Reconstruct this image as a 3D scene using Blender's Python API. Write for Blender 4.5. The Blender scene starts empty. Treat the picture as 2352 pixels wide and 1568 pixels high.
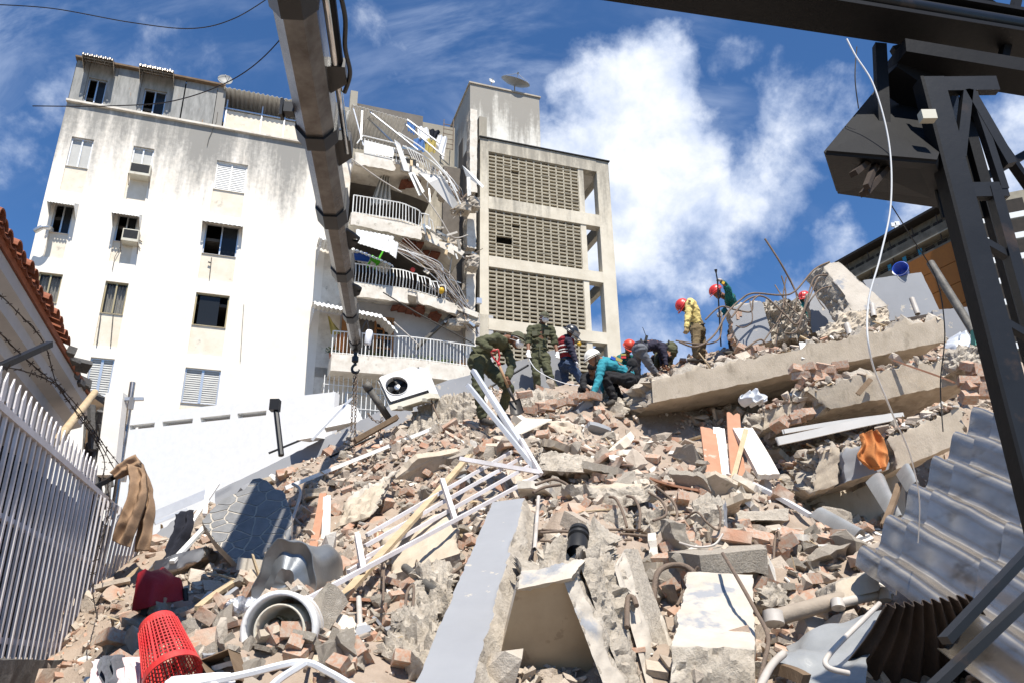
import bpy, bmesh, math, random
import numpy as np
from mathutils import Vector, Matrix, noise as mnoise
random.seed(7)
RNG = np.random.default_rng(11)
rad = math.radians
scene = bpy.context.scene
# ---------------------------------------------------------------- camera
W_, H_ = 2352.0, 1568.0
FPX = 28 / 36 * W_
TH, ROLL, CAMZ = rad(22.0), rad(-0.8), 1.6
_c, _s, _cr, _sr = math.cos(TH), math.sin(TH), math.cos(ROLL), math.sin(ROLL)
def cam_dir(x, y):                      # unrolled camera plane -> world
    return Vector((x, _c - y * _s, _s + y * _c))
def ray(u, v):
    x, y = (u - W_ / 2) / FPX, (H_ / 2 - v) / FPX
    return cam_dir(x * _cr - y * _sr, x * _sr + y * _cr)
def P(u, v, Y):                         # the point of the place that lies at world depth Y on a sight line
    r = ray(u, v)
    k = Y / r.y
    return Vector((r.x * k, Y, CAMZ + r.z * k))
cd = bpy.data.cameras.new('camera')
cam = bpy.data.objects.new('camera', cd)
scene.collection.objects.link(cam)
scene.camera = cam
cd.sensor_width = 36; cd.lens = 28; cd.clip_start = 0.05; cd.clip_end = 3000
R_ = Vector((_cr, _sr * -_s, _sr * _c)); U_ = Vector((-_sr, -_cr * _s, _cr * _c)); Fw = R_.cross(U_) * -1
M = Matrix.Identity(4)
for i in range(3):
    M[i][0], M[i][1], M[i][2] = R_[i], U_[i], -Fw[i]
M[2][3] = CAMZ
cam.matrix_world = M
# ---------------------------------------------------------------- light
SUN_EL, SUN_AZ = rad(61), rad(17)       # azimuth: to the right of straight behind the camera
to_sun = Vector((math.cos(SUN_EL) * math.sin(SUN_AZ), -math.cos(SUN_EL) * math.cos(SUN_AZ), math.sin(SUN_EL)))
sl = bpy.data.lights.new('sun', 'SUN'); sl.energy = 5.0; sl.angle = rad(0.53); sl.color = (1.0, 0.95, 0.86)
so = bpy.data.objects.new('sun', sl); scene.collection.objects.link(so)
so.rotation_euler = (-to_sun).to_track_quat('-Z', 'Y').to_euler()
scene.view_settings.view_transform = 'Standard'
scene.view_settings.look = 'None'
scene.view_settings.gamma = 1.0
scene.view_settings.use_curve_mapping = False
scene.view_settings.exposure = 0.63
# ---------------------------------------------------------------- sky
world = bpy.data.worlds.new('World'); scene.world = world; world.use_nodes = True
wt = world.node_tree; wt.nodes.clear()
def WN(t, **k):
    n = wt.nodes.new(t)
    for a, b in k.items():
        setattr(n, a, b)
    return n
WL = wt.links.new
def wmath(op, a, b=None, clamp=False):
    n = WN('ShaderNodeMath', operation=op, use_clamp=clamp)
    for i, q in enumerate((a, b)):
        if q is None: continue
        if isinstance(q, (int, float)): n.inputs[i].default_value = q
        else: WL(q, n.inputs[i])
    return n.outputs[0]
def wrange(x, a, b, c=0., d=1., smooth=True):
    n = WN('ShaderNodeMapRange', interpolation_type='SMOOTHSTEP' if smooth else 'LINEAR')
    WL(x, n.inputs[0])
    for i, q in enumerate((a, b, c, d)): n.inputs[i + 1].default_value = q
    return n.outputs[0]
sky = WN('ShaderNodeTexSky', sky_type='NISHITA', sun_disc=False)
sky.sun_elevation = SUN_EL; sky.sun_rotation = math.pi - SUN_AZ
sky.altitude = 900; sky.air_density = 1.0; sky.dust_density = 0.25; sky.ozone_density = 3.0
tc = WN('ShaderNodeTexCoord')
gen = tc.outputs['Generated']
def wnoise(vec, scale, detail=6, rough=.55, dist=0.):
    n = WN('ShaderNodeTexNoise'); WL(vec, n.inputs['Vector'])
    n.inputs['Scale'].default_value = scale; n.inputs['Detail'].default_value = detail
    n.inputs['Roughness'].default_value = rough; n.inputs['Distortion'].default_value = dist
    return n.outputs['Fac']
n1 = wnoise(gen, 5.5, 9, .62, .3)
n2 = wnoise(gen, 14., 8, .6, .2)
mix_n = wmath('ADD', wmath('MULTIPLY', n1, .62), wmath('MULTIPLY', n2, .38))
# cumulus masses: direction of centre, angular size (degrees), weight
blobs = [((1390, 270), 5.6, .84), ((1500, 150), 3.2, .6), ((1400, 430), 5.2, .88), ((1540, 420), 4.4, .72), ((1420, 560), 3.8, .74), ((1320, 360), 5, .74),
         ((1690, 400), 3.6, .52), ((1840, 270), 3.0, .52), ((1500, 520), 3.6, .62), ((1790, 400), 2.6, .42), ((1510, 770), 2.6, .5),
         ((1450, 760), 2.8, .5), ((1930, 590), 2.4, .5), ((1850, 660), 2.4, .46), ((2330, 440), 3.6, .7), ((2200, 490), 2.4, .5),
         ((1690, 160), 2.0, .36), ((330, 110), 5.5, .34), ((900, 200), 5, .26), ((-500, 300), 9, .9), ((2900, 300), 10, .9), ((3300, 900), 9, .8), ((-900, 900), 9, .8), ((700, -900), 11, .7), ((1700, -1300), 12, .8)]
wn_ = WN('ShaderNodeTexNoise'); WL(gen, wn_.inputs['Vector']); wn_.inputs['Scale'].default_value = 3.6; wn_.inputs['Detail'].default_value = 7; wn_.inputs['Roughness'].default_value = .58
w1 = WN('ShaderNodeVectorMath', operation='SUBTRACT'); WL(wn_.outputs['Color'], w1.inputs[0]); w1.inputs[1].default_value = (.5, .5, .5)
w2 = WN('ShaderNodeVectorMath', operation='SCALE'); WL(w1.outputs[0], w2.inputs[0]); w2.inputs['Scale'].default_value = .34
w3 = WN('ShaderNodeVectorMath', operation='ADD'); WL(gen, w3.inputs[0]); WL(w2.outputs[0], w3.inputs[1])
w4 = WN('ShaderNodeVectorMath', operation='NORMALIZE'); WL(w3.outputs[0], w4.inputs[0]); wgen = w4.outputs[0]
acc = None
for (u, v), ang, wgt in blobs:
    d = ray(u, v).normalized()
    dn = WN('ShaderNodeVectorMath', operation='DOT_PRODUCT'); WL(wgen, dn.inputs[0]); dn.inputs[1].default_value = d
    q = wmath('MULTIPLY', wrange(dn.outputs['Value'], math.cos(rad(ang * 1.5)), 1.0, 0, 1, False), wgt)
    acc = q if acc is None else wmath('MAXIMUM', acc, q)
dens = wmath('ADD', acc, wmath('MULTIPLY', wmath('SUBTRACT', mix_n, .5), 1.7))
cum = wrange(dens, .20, .66)
# thin cirrus streaks, stretched along one direction of the sky
mp = WN('ShaderNodeMapping'); WL(gen, mp.inputs[0])
mp.inputs['Rotation'].default_value = (rad(20), rad(-35), rad(25)); mp.inputs['Scale'].default_value = (1.2, 6.5, 2.2)
ci = wrange(wnoise(mp.outputs[0], 2.6, 7, .6, .6), .46, .78)
ci2 = wrange(wnoise(gen, 3.0, 5, .5, .2), .40, .66)
cir = wmath('MULTIPLY', wmath('MULTIPLY', ci, ci2), .75)
cov = wmath('MAXIMUM', cum, cir, True)
shade = wrange(wmath('ADD', dens, wmath('MULTIPLY', wmath('SUBTRACT', n2, .5), .9)), .30, 1.1)
cc = WN('ShaderNodeMix', data_type='RGBA'); WL(shade, cc.inputs[0])
cc.inputs[6].default_value = (4.6, 5.5, 7.4, 1); cc.inputs[7].default_value = (8.8, 9.0, 9.3, 1)
tint = WN('ShaderNodeMix', data_type='RGBA', blend_type='MULTIPLY'); tint.inputs[0].default_value = 1
WL(sky.outputs[0], tint.inputs[6]); tint.inputs[7].default_value = (.60, .93, 1.22, 1)
mx = WN('ShaderNodeMix', data_type='RGBA'); WL(cov, mx.inputs[0]); WL(tint.outputs[2], mx.inputs[6]); WL(cc.outputs[2], mx.inputs[7])
bg = WN('ShaderNodeBackground'); bg.inputs[1].default_value = 0.082; WL(mx.outputs[2], bg.inputs[0])
wo = WN('ShaderNodeOutputWorld'); WL(bg.outputs[0], wo.inputs[0])
scene.cycles.max_bounces = 6; scene.cycles.diffuse_bounces = 3; scene.cycles.transparent_max_bounces = 8
scene.cycles.use_denoising = True
# ---------------------------------------------------------------- materials
MATS = {}
def mat(name, col, rough=.85, col2=None, scale=6., amount=1., bump=0., bscale=30., metal=0., col3=None, scale3=1.2, thr3=(.52, .66),
        stretch=(1, 1, 1), coord='Object', spec=.3, alpha=1., trans=0., detail=8, island=0.):
    m = bpy.data.materials.new(name); m.use_nodes = True
    t = m.node_tree; b = t.nodes['Principled BSDF']; L = t.links.new
    b.inputs['Roughness'].default_value = rough; b.inputs['Metallic'].default_value = metal
    b.inputs['Specular IOR Level'].default_value = spec
    b.inputs['Alpha'].default_value = alpha; b.inputs['Transmission Weight'].default_value = trans
    c = t.nodes.new('ShaderNodeTexCoord'); mp = t.nodes.new('ShaderNodeMapping'); mp.inputs['Scale'].default_value = stretch
    L(c.outputs[coord], mp.inputs[0])
    oi = t.nodes.new('ShaderNodeObjectInfo')
    sc = t.nodes.new('ShaderNodeVectorMath'); sc.operation = 'SCALE'; sc.inputs[0].default_value = (37., 91., 53.); L(oi.outputs['Random'], sc.inputs['Scale'])
    ad = t.nodes.new('ShaderNodeVectorMath'); L(mp.outputs[0], ad.inputs[0]); L(sc.outputs[0], ad.inputs[1])
    vec = ad.outputs[0]
    out = None
    if col2 is not None:
        n = t.nodes.new('ShaderNodeTexNoise'); L(vec, n.inputs['Vector']); n.inputs['Scale'].default_value = scale; n.inputs['Detail'].default_value = detail
        n.inputs['Roughness'].default_value = .65
        r = t.nodes.new('ShaderNodeMapRange'); L(n.outputs['Fac'], r.inputs[0]); r.inputs[1].default_value = .35; r.inputs[2].default_value = .68; r.inputs[4].default_value = amount
        x = t.nodes.new('ShaderNodeMix'); x.data_type = 'RGBA'; L(r.outputs[0], x.inputs[0])
        x.inputs[6].default_value = (*col, 1); x.inputs[7].default_value = (*col2, 1); out = x.outputs[2]
    if island > 0:
        g = t.nodes.new('ShaderNodeNewGeometry')
        hs = t.nodes.new('ShaderNodeHueSaturation')
        r = t.nodes.new('ShaderNodeMapRange'); L(g.outputs['Random Per Island'], r.inputs[0]); r.inputs[3].default_value = 1 - island; r.inputs[4].default_value = 1 + island
        L(r.outputs[0], hs.inputs['Value'])
        if out is None: hs.inputs['Color'].default_value = (*col, 1)
        else: L(out, hs.inputs['Color'])
        out = hs.outputs[0]
    if col3 is not None:
        n = t.nodes.new('ShaderNodeTexNoise'); L(vec, n.inputs['Vector']); n.inputs['Scale'].default_value = scale3; n.inputs['Detail'].default_value = 9; n.inputs['Roughness'].default_value = .62
        r = t.nodes.new('ShaderNodeMapRange'); L(n.outputs['Fac'], r.inputs[0]); r.inputs[1].default_value = thr3[0]; r.inputs[2].default_value = thr3[1]
        x = t.nodes.new('ShaderNodeMix'); x.data_type = 'RGBA'; L(r.outputs[0], x.inputs[0])
        if out is None: x.inputs[6].default_value = (*col, 1)
        else: L(out, x.inputs[6])
        x.inputs[7].default_value = (*col3, 1); out = x.outputs[2]
    if out is None: b.inputs['Base Color'].default_value = (*col, 1)
    else: L(out, b.inputs['Base Color'])
    if bump > 0:
        n = t.nodes.new('ShaderNodeTexNoise'); L(vec, n.inputs['Vector']); n.inputs['Scale'].default_value = bscale; n.inputs['Detail'].default_value = 6; n.inputs['Roughness'].default_value = .7
        bp = t.nodes.new('ShaderNodeBump'); bp.inputs['Strength'].default_value = min(1, bump); bp.inputs['Distance'].default_value = .02 * max(1, bump); L(n.outputs['Fac'], bp.inputs['Height']); L(bp.outputs[0], b.inputs['Normal'])
    MATS[name] = m
    return m
def facade_mat(name, base, base2, grime, zlo, zhi, amt=1.0, xs=.9):
    """painted render with rain streaks that hang from the roof line (object space: x along the wall, z up)"""
    m = mat(name, base, .9, base2, 1.3, .8, bump=.12, bscale=22)
    t = m.node_tree; b = t.nodes['Principled BSDF']; L = t.links.new
    src = b.inputs['Base Color'].links[0].from_socket
    c = t.nodes.new('ShaderNodeTexCoord')
    def N(scale, st, det=8, ro=.62):
        mp = t.nodes.new('ShaderNodeMapping'); mp.inputs['Scale'].default_value = st; L(c.outputs['Object'], mp.inputs[0])
        n = t.nodes.new('ShaderNodeTexNoise'); L(mp.outputs[0], n.inputs['Vector']); n.inputs['Scale'].default_value = scale; n.inputs['Detail'].default_value = det; n.inputs['Roughness'].default_value = ro
        return n.outputs['Fac']
    def ma(op, a, q, cl=False):
        n = t.nodes.new('ShaderNodeMath'); n.operation = op; n.use_clamp = cl
        for i, z in enumerate((a, q)):
            if isinstance(z, (int, float)): n.inputs[i].default_value = z
            else: L(z, n.inputs[i])
        return n.outputs[0]
    def rg(x, a, q, lo=0., hi=1.):
        n = t.nodes.new('ShaderNodeMapRange'); n.interpolation_type = 'SMOOTHSTEP'; L(x, n.inputs[0])
        for i, z in enumerate((a, q, lo, hi)): n.inputs[i + 1].default_value = z
        return n.outputs[0]
    se = t.nodes.new('ShaderNodeSeparateXYZ'); L(c.outputs['Object'], se.inputs[0])
    h = rg(se.outputs['Z'], zlo, zhi)
    st = ma('ADD', ma('MULTIPLY', N(xs, (1, .3, .08), 6), .60), ma('ADD', ma('MULTIPLY', N(4.2, (1, 1, .13)), .24), ma('MULTIPLY', N(7., (1, 1, .8)), .16)))
    k = rg(ma('ADD', st, ma('MULTIPLY', ma('SUBTRACT', h, .5), .46)), .455, .66)
    k = ma('MULTIPLY', k, amt, True)
    x = t.nodes.new('ShaderNodeMix'); x.data_type = 'RGBA'; L(k, x.inputs[0]); L(src, x.inputs[6]); x.inputs[7].default_value = (*grime, 1)
    L(x.outputs[2], b.inputs['Base Color'])
    return m
# ---------------------------------------------------------------- mesh helpers
COL = scene.collection
class MB:
    def __init__(s): s.v = []; s.f = []; s.m = []
    def add(s, vs, fs, mi=0):
        o = len(s.v); s.v.extend([tuple(q) for q in vs]); s.f.extend([tuple(o + i for i in f) for f in fs]); s.m.extend([mi] * len(fs)); return s
    def hexa(s, p, mi=0):               # p: bottom 4 (ccw from above), top 4
        return s.add(p, [(3, 2, 1, 0), (4, 5, 6, 7), (0, 1, 5, 4), (1, 2, 6, 5), (2, 3, 7, 6), (3, 0, 4, 7)], mi)
    def box(s, c, size, rot=None, mi=0):
        c = Vector(c); x, y, z = [q / 2 for q in size]
        ps = [Vector(q) for q in ((-x, -y, -z), (x, -y, -z), (x, y, -z), (-x, y, -z), (-x, -y, z), (x, -y, z), (x, y, z), (-x, y, z))]
        if rot is not None: ps = [rot @ q for q in ps]
        return s.hexa([c + q for q in ps], mi)
    def bar(s, a, b, w, h, up=(0, 0, 1), mi=0):
        a, b = Vector(a), Vector(b); d = (b - a).normalized(); up = Vector(up)
        if abs(d.dot(up)) > .98: up = Vector((0, 1, 0))
        x = d.cross(up).normalized() * (w / 2); z = x.cross(d).normalized() * (h / 2)
        return s.hexa([a - x - z, a + x - z, b + x - z, b - x - z, a - x + z, a + x + z, b + x + z, b - x + z], mi)
    def tube(s, pts, r, n=8, mi=0, cap=True):
        pts = [Vector(p) for p in pts]; rs = r if isinstance(r, (list, tuple)) else [r] * len(pts)
        vs = []; prev = None
        for i, p in enumerate(pts):
            d = (pts[min(i + 1, len(pts) - 1)] - pts[max(i - 1, 0)])
            d = d.normalized() if d.length > 1e-9 else Vector((0, 0, 1))
            x = prev - d * prev.dot(d) if prev is not None else d.orthogonal()
            if x.length < 1e-6: x = d.orthogonal()
            x.normalize(); y = d.cross(x); prev = x
            for k in range(n):
                a = 2 * math.pi * k / n
                vs.append(p + (x * math.cos(a) + y * math.sin(a)) * rs[i])
        fs = [(i * n + k, i * n + (k + 1) % n, (i + 1) * n + (k + 1) % n, (i + 1) * n + k) for i in range(len(pts) - 1) for k in range(n)]
        if cap: fs += [tuple(range(n))[::-1], tuple((len(pts) - 1) * n + k for k in range(n))]
        return s.add(vs, fs, mi)
    def lathe(s, prof, M, n=20, mi=0, arc=2 * math.pi, capa=False, capb=False):   # prof (r,z)
        full = abs(arc - 2 * math.pi) < 1e-6; m = n if full else n + 1
        vs = [M @ Vector((r * math.cos(arc * k / n), r * math.sin(arc * k / n), z)) for r, z in prof for k in range(m)]
        fs = [(i * m + k, i * m + (k + 1) % m, (i + 1) * m + (k + 1) % m, (i + 1) * m + k) for i in range(len(prof) - 1) for k in range(n)]
        if capa: fs.append(tuple(range(m))[::-1])
        if capb: fs.append(tuple((len(prof) - 1) * m + k for k in range(m)))
        return s.add(vs, fs, mi)
    def prism(s, poly, off, mi=0, mside=None):   # poly: 3d points, off: extrusion vector
        n = len(poly); off = Vector(off); ps = [Vector(p) for p in poly]
        o = len(s.v); s.v.extend([tuple(p) for p in ps] + [tuple(p + off) for p in ps])
        s.f.append(tuple(o + i for i in range(n))[::-1]); s.f.append(tuple(o + n + i for i in range(n))); s.m += [mi, mi]
        for i in range(n):
            s.f.append((o + i, o + (i + 1) % n, o + n + (i + 1) % n, o + n + i)); s.m.append(mi if mside is None else mside)
        return s
    def grid(s, fn, nu, nv, mi=0, thick=0.):
        vs = [Vector(fn(i / nu, j / nv)) for j in range(nv + 1) for i in range(nu + 1)]
        q = lambda i, j: j * (nu + 1) + i
        fs = [(q(i, j), q(i + 1, j), q(i + 1, j + 1), q(i, j + 1)) for j in range(nv) for i in range(nu)]
        if thick:
            nrm = [Vector() for _ in vs]
            for f in fs:
                nn = (vs[f[1]] - vs[f[0]]).cross(vs[f[3]] - vs[f[0]])
                for k in f: nrm[k] += nn
            N = len(vs); vs = vs + [p - nrm[i].normalized() * thick for i, p in enumerate(vs)]
            fs = fs + [tuple(N + k for k in f[::-1]) for f in fs]
            bd = [q(i, 0) for i in range(nu + 1)] + [q(nu, j) for j in range(1, nv + 1)] + [q(i, nv) for i in range(nu - 1, -1, -1)] + [q(0, j) for j in range(nv - 1, 0, -1)]
            fs += [(bd[k], N + bd[k], N + bd[(k + 1) % len(bd)], bd[(k + 1) % len(bd)])[::-1] for k in range(len(bd))]
        return s.add(vs, fs, mi)
    def build(s, name, mats, parent=None, smooth=False, loc=None):
        vs = [Vector(p) for p in s.v]
        if parent is not None: base = wloc(parent)
        elif loc is not None: base = Vector(loc)
        else:
            xs = [p.x for p in vs]; ys = [p.y for p in vs]; zs = [p.z for p in vs]
            base = Vector(((min(xs) + max(xs)) / 2, (min(ys) + max(ys)) / 2, min(zs)))
        me = bpy.data.meshes.new(name); me.from_pydata([tuple(p - base) for p in vs], [], s.f)
        if not isinstance(mats, (list, tuple)): mats = [mats]
        for q in mats: me.materials.append(MATS[q] if isinstance(q, str) else q)
        if any(s.m): me.polygons.foreach_set('material_index', s.m)
        if smooth: me.polygons.foreach_set('use_smooth', [True] * len(me.polygons))
        me.update()
        o = bpy.data.objects.new(name, me); COL.objects.link(o)
        if parent is not None: o.parent = parent; BASE[o.name] = base
        else: o.location = base; BASE[o.name] = base
        return o
BASE = {}
def wloc(o): return BASE[o.name]
def thing(name, label, cat, loc, group=None):
    o = bpy.data.objects.new(name, None); COL.objects.link(o); o.location = loc; o.empty_display_size = .1
    BASE[o.name] = Vector(loc); return tag(o, label, cat, group)
def tag(o, label=None, cat=None, group=None, kind=None):
    if label: o['label'] = label
    if cat: o['category'] = cat; o['kind'] = 'thing'
    if group: o['group'] = group
    if kind: o['kind'] = kind
    return o
def struct(o): o['kind'] = 'structure'; return o
def smooth_by_angle(o, deg=40):
    me = o.data
    me.polygons.foreach_set('use_smooth', [True] * len(me.polygons))
    try: me.set_sharp_from_angle(angle=rad(deg))
    except Exception: pass
    return o
def lerp(a, b, t): return a + (b - a) * t
def bez(pts, n=24):                     # Catmull-Rom through points
    pts = [Vector(p) for p in pts]; out = []
    for i in range(len(pts) - 1):
        p0, p1, p2, p3 = pts[max(i - 1, 0)], pts[i], pts[i + 1], pts[min(i + 2, len(pts) - 1)]
        for k in range(n):
            t = k / n
            out.append(.5 * ((2 * p1) + (p2 - p0) * t + (2 * p0 - 5 * p1 + 4 * p2 - p3) * t * t + (3 * p1 - p0 - 3 * p2 + p3) * t ** 3))
    out.append(pts[-1]); return out
def nz(p, s=1., o=0.):                  # vector noise
    return mnoise.noise_vector(Vector(p) * s + Vector((o, o * 1.7, -o)))
def rough_hexa(mb, c, res=.08, amp=(0, 0, 0, 0, 0, 0), mi=(0, 0, 0, 0, 0, 0), seed=0., nsc=7., maxn=26):
    """hexahedron with broken faces. c: bottom 4 ccw, top 4. faces: bottom, top, then sides 01, 12, 23, 30"""
    c = [Vector(q) for q in c]
    quads = [(3, 2, 1, 0), (4, 5, 6, 7), (0, 1, 5, 4), (1, 2, 6, 5), (2, 3, 7, 6), (3, 0, 4, 7)]
    def nseg(a, b): return max(1, min(maxn, int(round((c[a] - c[b]).length / res))))
    nx = max(nseg(0, 1), nseg(3, 2), nseg(4, 5)); ny = max(nseg(1, 2), nseg(0, 3), nseg(5, 6)); nz_ = max(nseg(0, 4), nseg(1, 5), nseg(2, 6))
    dims = [(nx, ny), (nx, ny), (nx, nz_), (ny, nz_), (nx, nz_), (ny, nz_)]
    cen = sum(c, Vector()) / 8
    idx = {}; pos = []; disp = []; faces = []; fm = []
    for k, q in enumerate(quads):
        a, b, d_, e = [c[i] for i in q]; n1, n2 = dims[k]
        nrm = (b - a).cross(e - a) + (d_ - b).cross(e - b)
        nrm = nrm.normalized()
        if nrm.dot((a + b + d_ + e) / 4 - cen) < 0: nrm = -nrm
        ids = []
        for j in range(n2 + 1):
            for i in range(n1 + 1):
                s_, t_ = i / n1, j / n2
                p = (a * (1 - s_) + b * s_) * (1 - t_) + (e * (1 - s_) + d_ * s_) * t_
                key = (round(p.x * 2000), round(p.y * 2000), round(p.z * 2000))
                if key not in idx: idx[key] = len(pos); pos.append(p); disp.append(Vector())
                w = idx[key]; ids.append(w)
                if amp[k]:
                    on_edge = i in (0, n1) or j in (0, n2)
                    v = mnoise.fractal(p * nsc + Vector((seed, seed, seed)), .6, 2.2, 4) * 1.1 + mnoise.noise(p * nsc * .3 + Vector((seed * 2, 0, 1))) * 1.4
                    disp[w] = disp[w] + nrm * amp[k] * (v * (.9 if not on_edge else .45) - (.12 if not on_edge else .2))
        for j in range(n2):
            for i in range(n1):
                faces.append((ids[j * (n1 + 1) + i], ids[j * (n1 + 1) + i + 1], ids[(j + 1) * (n1 + 1) + i + 1], ids[(j + 1) * (n1 + 1) + i])); fm.append(mi[k])
    o = len(mb.v); mb.v.extend([tuple(p + d) for p, d in zip(pos, disp)]); mb.f.extend([tuple(o + i for i in f) for f in faces]); mb.m.extend(fm)
    return mb
def axes(a, b, hint=(0, -1, 0)):         # frame with z along a->b
    z = (Vector(b) - Vector(a)).normalized(); x = z.cross(Vector(hint)).normalized() if abs(z.dot(Vector(hint))) < .99 else z.orthogonal().normalized(); y = z.cross(x)
    M = Matrix((x, y, z)).transposed().to_4x4(); M.translation = Vector(a); return M
# ---------------------------------------------------------------- material library
facade_mat('facade', (.83, .775, .69), (.74, .67, .57), (.25, .24, .22), 14.0, 25., .95, .62)
facade_mat('facade_tower', (.66, .60, .49), (.52, .46, .36), (.17, .155, .13), 12., 30., .7, 1.6)
facade_mat('penthouse', (.74, .71, .64), (.62, .58, .50), (.26, .24, .21), 22., 30., .9, 1.5)
mat('clad', (.33, .325, .31), .8, (.19, .19, .18), 3., 1., .1, 30, stretch=(2.2, 1, .5), col3=(.30, .17, .09), scale3=2.4, thr3=(.66, .72))
mat('recess', (.74, .67, .56), .9, (.66, .58, .46), 3., 1., .15, 30, col3=(.3, .27, .22), scale3=2., thr3=(.6, .75))
mat('white_paint', (.80, .79, .76), .7, (.70, .69, .66), 8., .6, .05)
mat('dusty_plaster', (.50, .45, .385), .92, (.40, .355, .30), 4., 1., .35, 25, col3=(.27, .275, .29), scale3=2.2, thr3=(.56, .62))
mat('plaster', (.74, .69, .61), .9, (.54, .48, .40), 3., .9, .25, 25, col3=(.30, .27, .22), scale3=3.5, thr3=(.60, .72))
mat('room', (.17, .15, .13), .95, (.12, .105, .09), 2., 1., .1)  # dark tone: shade inside the open rooms is put into the colour
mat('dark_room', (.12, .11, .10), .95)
mat('aluminium', (.62, .62, .62), .38, (.5, .5, .5), 12., .6, metal=.85)
mat('alu_white', (.72, .73, .75), .4, (.60, .61, .63), 9., .7, metal=.35)
mat('galv', (.56, .50, .43), .24, (.36, .315, .265), 3.2, 1., .04, 18, metal=.9, col3=(.20, .16, .12), scale3=4.5, thr3=(.56, .74), stretch=(1, 1, 2.))
mat('corr_white', (.78, .78, .76), .5, (.62, .61, .58), 5., .7)
mat('glass', (.018, .02, .022), .12, spec=.25)
mat('glass_light', (.50, .495, .47), .5, (.40, .395, .375), 2., 1., spec=.15)
mat('glass_clear', (.05, .055, .06), .1, spec=.3, alpha=.35)
mat('curtain', (.55, .53, .48), .95, (.42, .40, .36), 4., 1.)
mat('wood', (.34, .17, .07), .6, (.24, .11, .045), 6., 1., .1, 30, stretch=(1, 1, .15))
mat('gold_frame', (.45, .36, .2), .4, metal=.6)
mat('breeze', (.50, .45, .35), .9, (.33, .29, .22), 2.5, 1., .2, 40)
mat('concrete', (.45, .40, .33), .92, (.34, .30, .245), 3., 1., .5, 22, col3=(.27, .24, .20), scale3=2.5, thr3=(.55, .75))
mat('beam', (.50, .425, .335), .9, (.40, .335, .255), 3.2, 1., .35, 35, col3=(.30, .25, .19), scale3=3.4, thr3=(.57, .68), stretch=(1.6, 1, .7))
mat('broken', (.47, .415, .345), .95, (.35, .305, .25), 30., 1., 1., 34, col3=(.55, .495, .42), scale3=5., thr3=(.56, .70))
mat('grey_paint', (.27, .275, .29), .78, (.24, .245, .26), 1.8, 1., .06, 30, col3=(.42, .38, .325), scale3=4.5, thr3=(.635, .65))
mat('dust', (.37, .295, .235), .97, (.28, .22, .17), 5., 1., 1., 16, col3=(.44, .27, .18), scale3=1.6, thr3=(.60, .70))
mat('rub_conc', (.47, .40, .33), .95, (.35, .29, .23), 5., 1., .8, 26, island=.22)
mat('rub_grey', (.42, .37, .31), .95, (.31, .27, .22), 5., 1., .8, 26, island=.25)
mat('rub_white', (.72, .68, .62), .9, (.58, .54, .48), 5., 1., .4, 26, island=.12)
mat('brick', (.40, .205, .13), .92, (.36, .245, .18), 5., 1., .5, 30, col3=(.44, .365, .295), scale3=4.5, thr3=(.42, .60), island=.22)
mat('clay_dark', (.20, .07, .04), .9, (.12, .045, .03), 7., 1., .4, 30)
mat('tile_red', (.30, .105, .055), .85, (.20, .07, .04), 7., 1., .3, 30)
mat('rebar', (.165, .125, .10), .75, (.23, .17, .125), 14., 1., .6, 90, metal=.35)
mat('black_steel', (.005, .005, .006), .6, (.008, .008, .009), 4., 1., .08, 40, spec=.18)
mat('dark_grey_steel', (.015, .0155, .0175), .42, (.010, .0105, .012), 5., 1., .05, 40, metal=.05, spec=.3, col3=(.055, .036, .026), scale3=6., thr3=(.60, .72))
mat('crane_grey', (.20, .19, .18), .27, (.085, .075, .068), 3., 1., .04, 40, metal=.6, stretch=(1, 1, 1), col3=(.12, .10, .085), scale3=6., thr3=(.6, .75))
mat('crane_black', (.012, .012, .013), .4, spec=.5)
mat('chrome', (.6, .6, .6), .15, metal=1.)
mat('stucco', (.33, .28, .24), .98, (.26, .215, .18), 4., 1., 1.6, 60)
mat('cornice', (.46, .45, .45), .85, (.38, .37, .37), 2., 1., .1)
mat('fence_white', (.70, .665, .67), .42, (.52, .48, .47), 4., 1., metal=.0, spec=.5)
mat('low_wall', (.12, .115, .11), .95, (.075, .072, .07), 5., 1., .7, 24, col3=(.2, .19, .18), scale3=3., thr3=(.58, .7))
mat('wood_dark', (.13, .085, .05), .85, (.20, .14, .09), 5., 1., .5, 30, stretch=(1, 1, .2))
mat('wood_pale', (.50, .39, .25), .85, (.38, .28, .17), 6., 1., .3, 40)
mat('wood_red', (.44, .225, .14), .8, (.37, .185, .11), 6., 1., .25, 30, col3=(.6, .5, .42), scale3=5., thr3=(.62, .72))
mat('barb', (.035, .026, .022), .8, metal=.2)
mat('cloth_brown', (.30, .195, .12), .95, (.24, .15, .09), 12., 1., .4, 90)
mat('cloth_dark', (.012, .013, .02), .95, bump=.4, bscale=60)
mat('cloth_orange', (.48, .185, .06), .9, (.42, .15, .045), 6., 1., .3, 60)
mat('cloth_white', (.76, .76, .77), .95, (.68, .68, .7), 8., 1.)
mat('cloth_blue', (.05, .12, .34), .95, (.10, .22, .42), 4., 1.)
mat('cloth_yellow', (.45, .35, .10), .95, (.34, .27, .10), 3., 1.)
mat('cloth_pink', (.62, .44, .44), .95, (.74, .66, .66), 30., 1.)
mat('olive', (.088, .090, .050), .92, (.066, .068, .036), 7., 1., .9, 13, col3=(.13, .12, .075), scale3=3., thr3=(.58, .75))
mat('olive_cap', (.10, .10, .065), .9, (.085, .085, .055), 9., 1., .3, 60)
mat('olive_arm', (.07, .088, .045), .92, (.055, .07, .035), 7., 1., .8, 14)
mat('skin', (.30, .145, .085), .6, (.26, .12, .07), 6., 1.)
mat('skin_dark', (.20, .095, .055), .6, (.17, .08, .045), 6., 1.)
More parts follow.
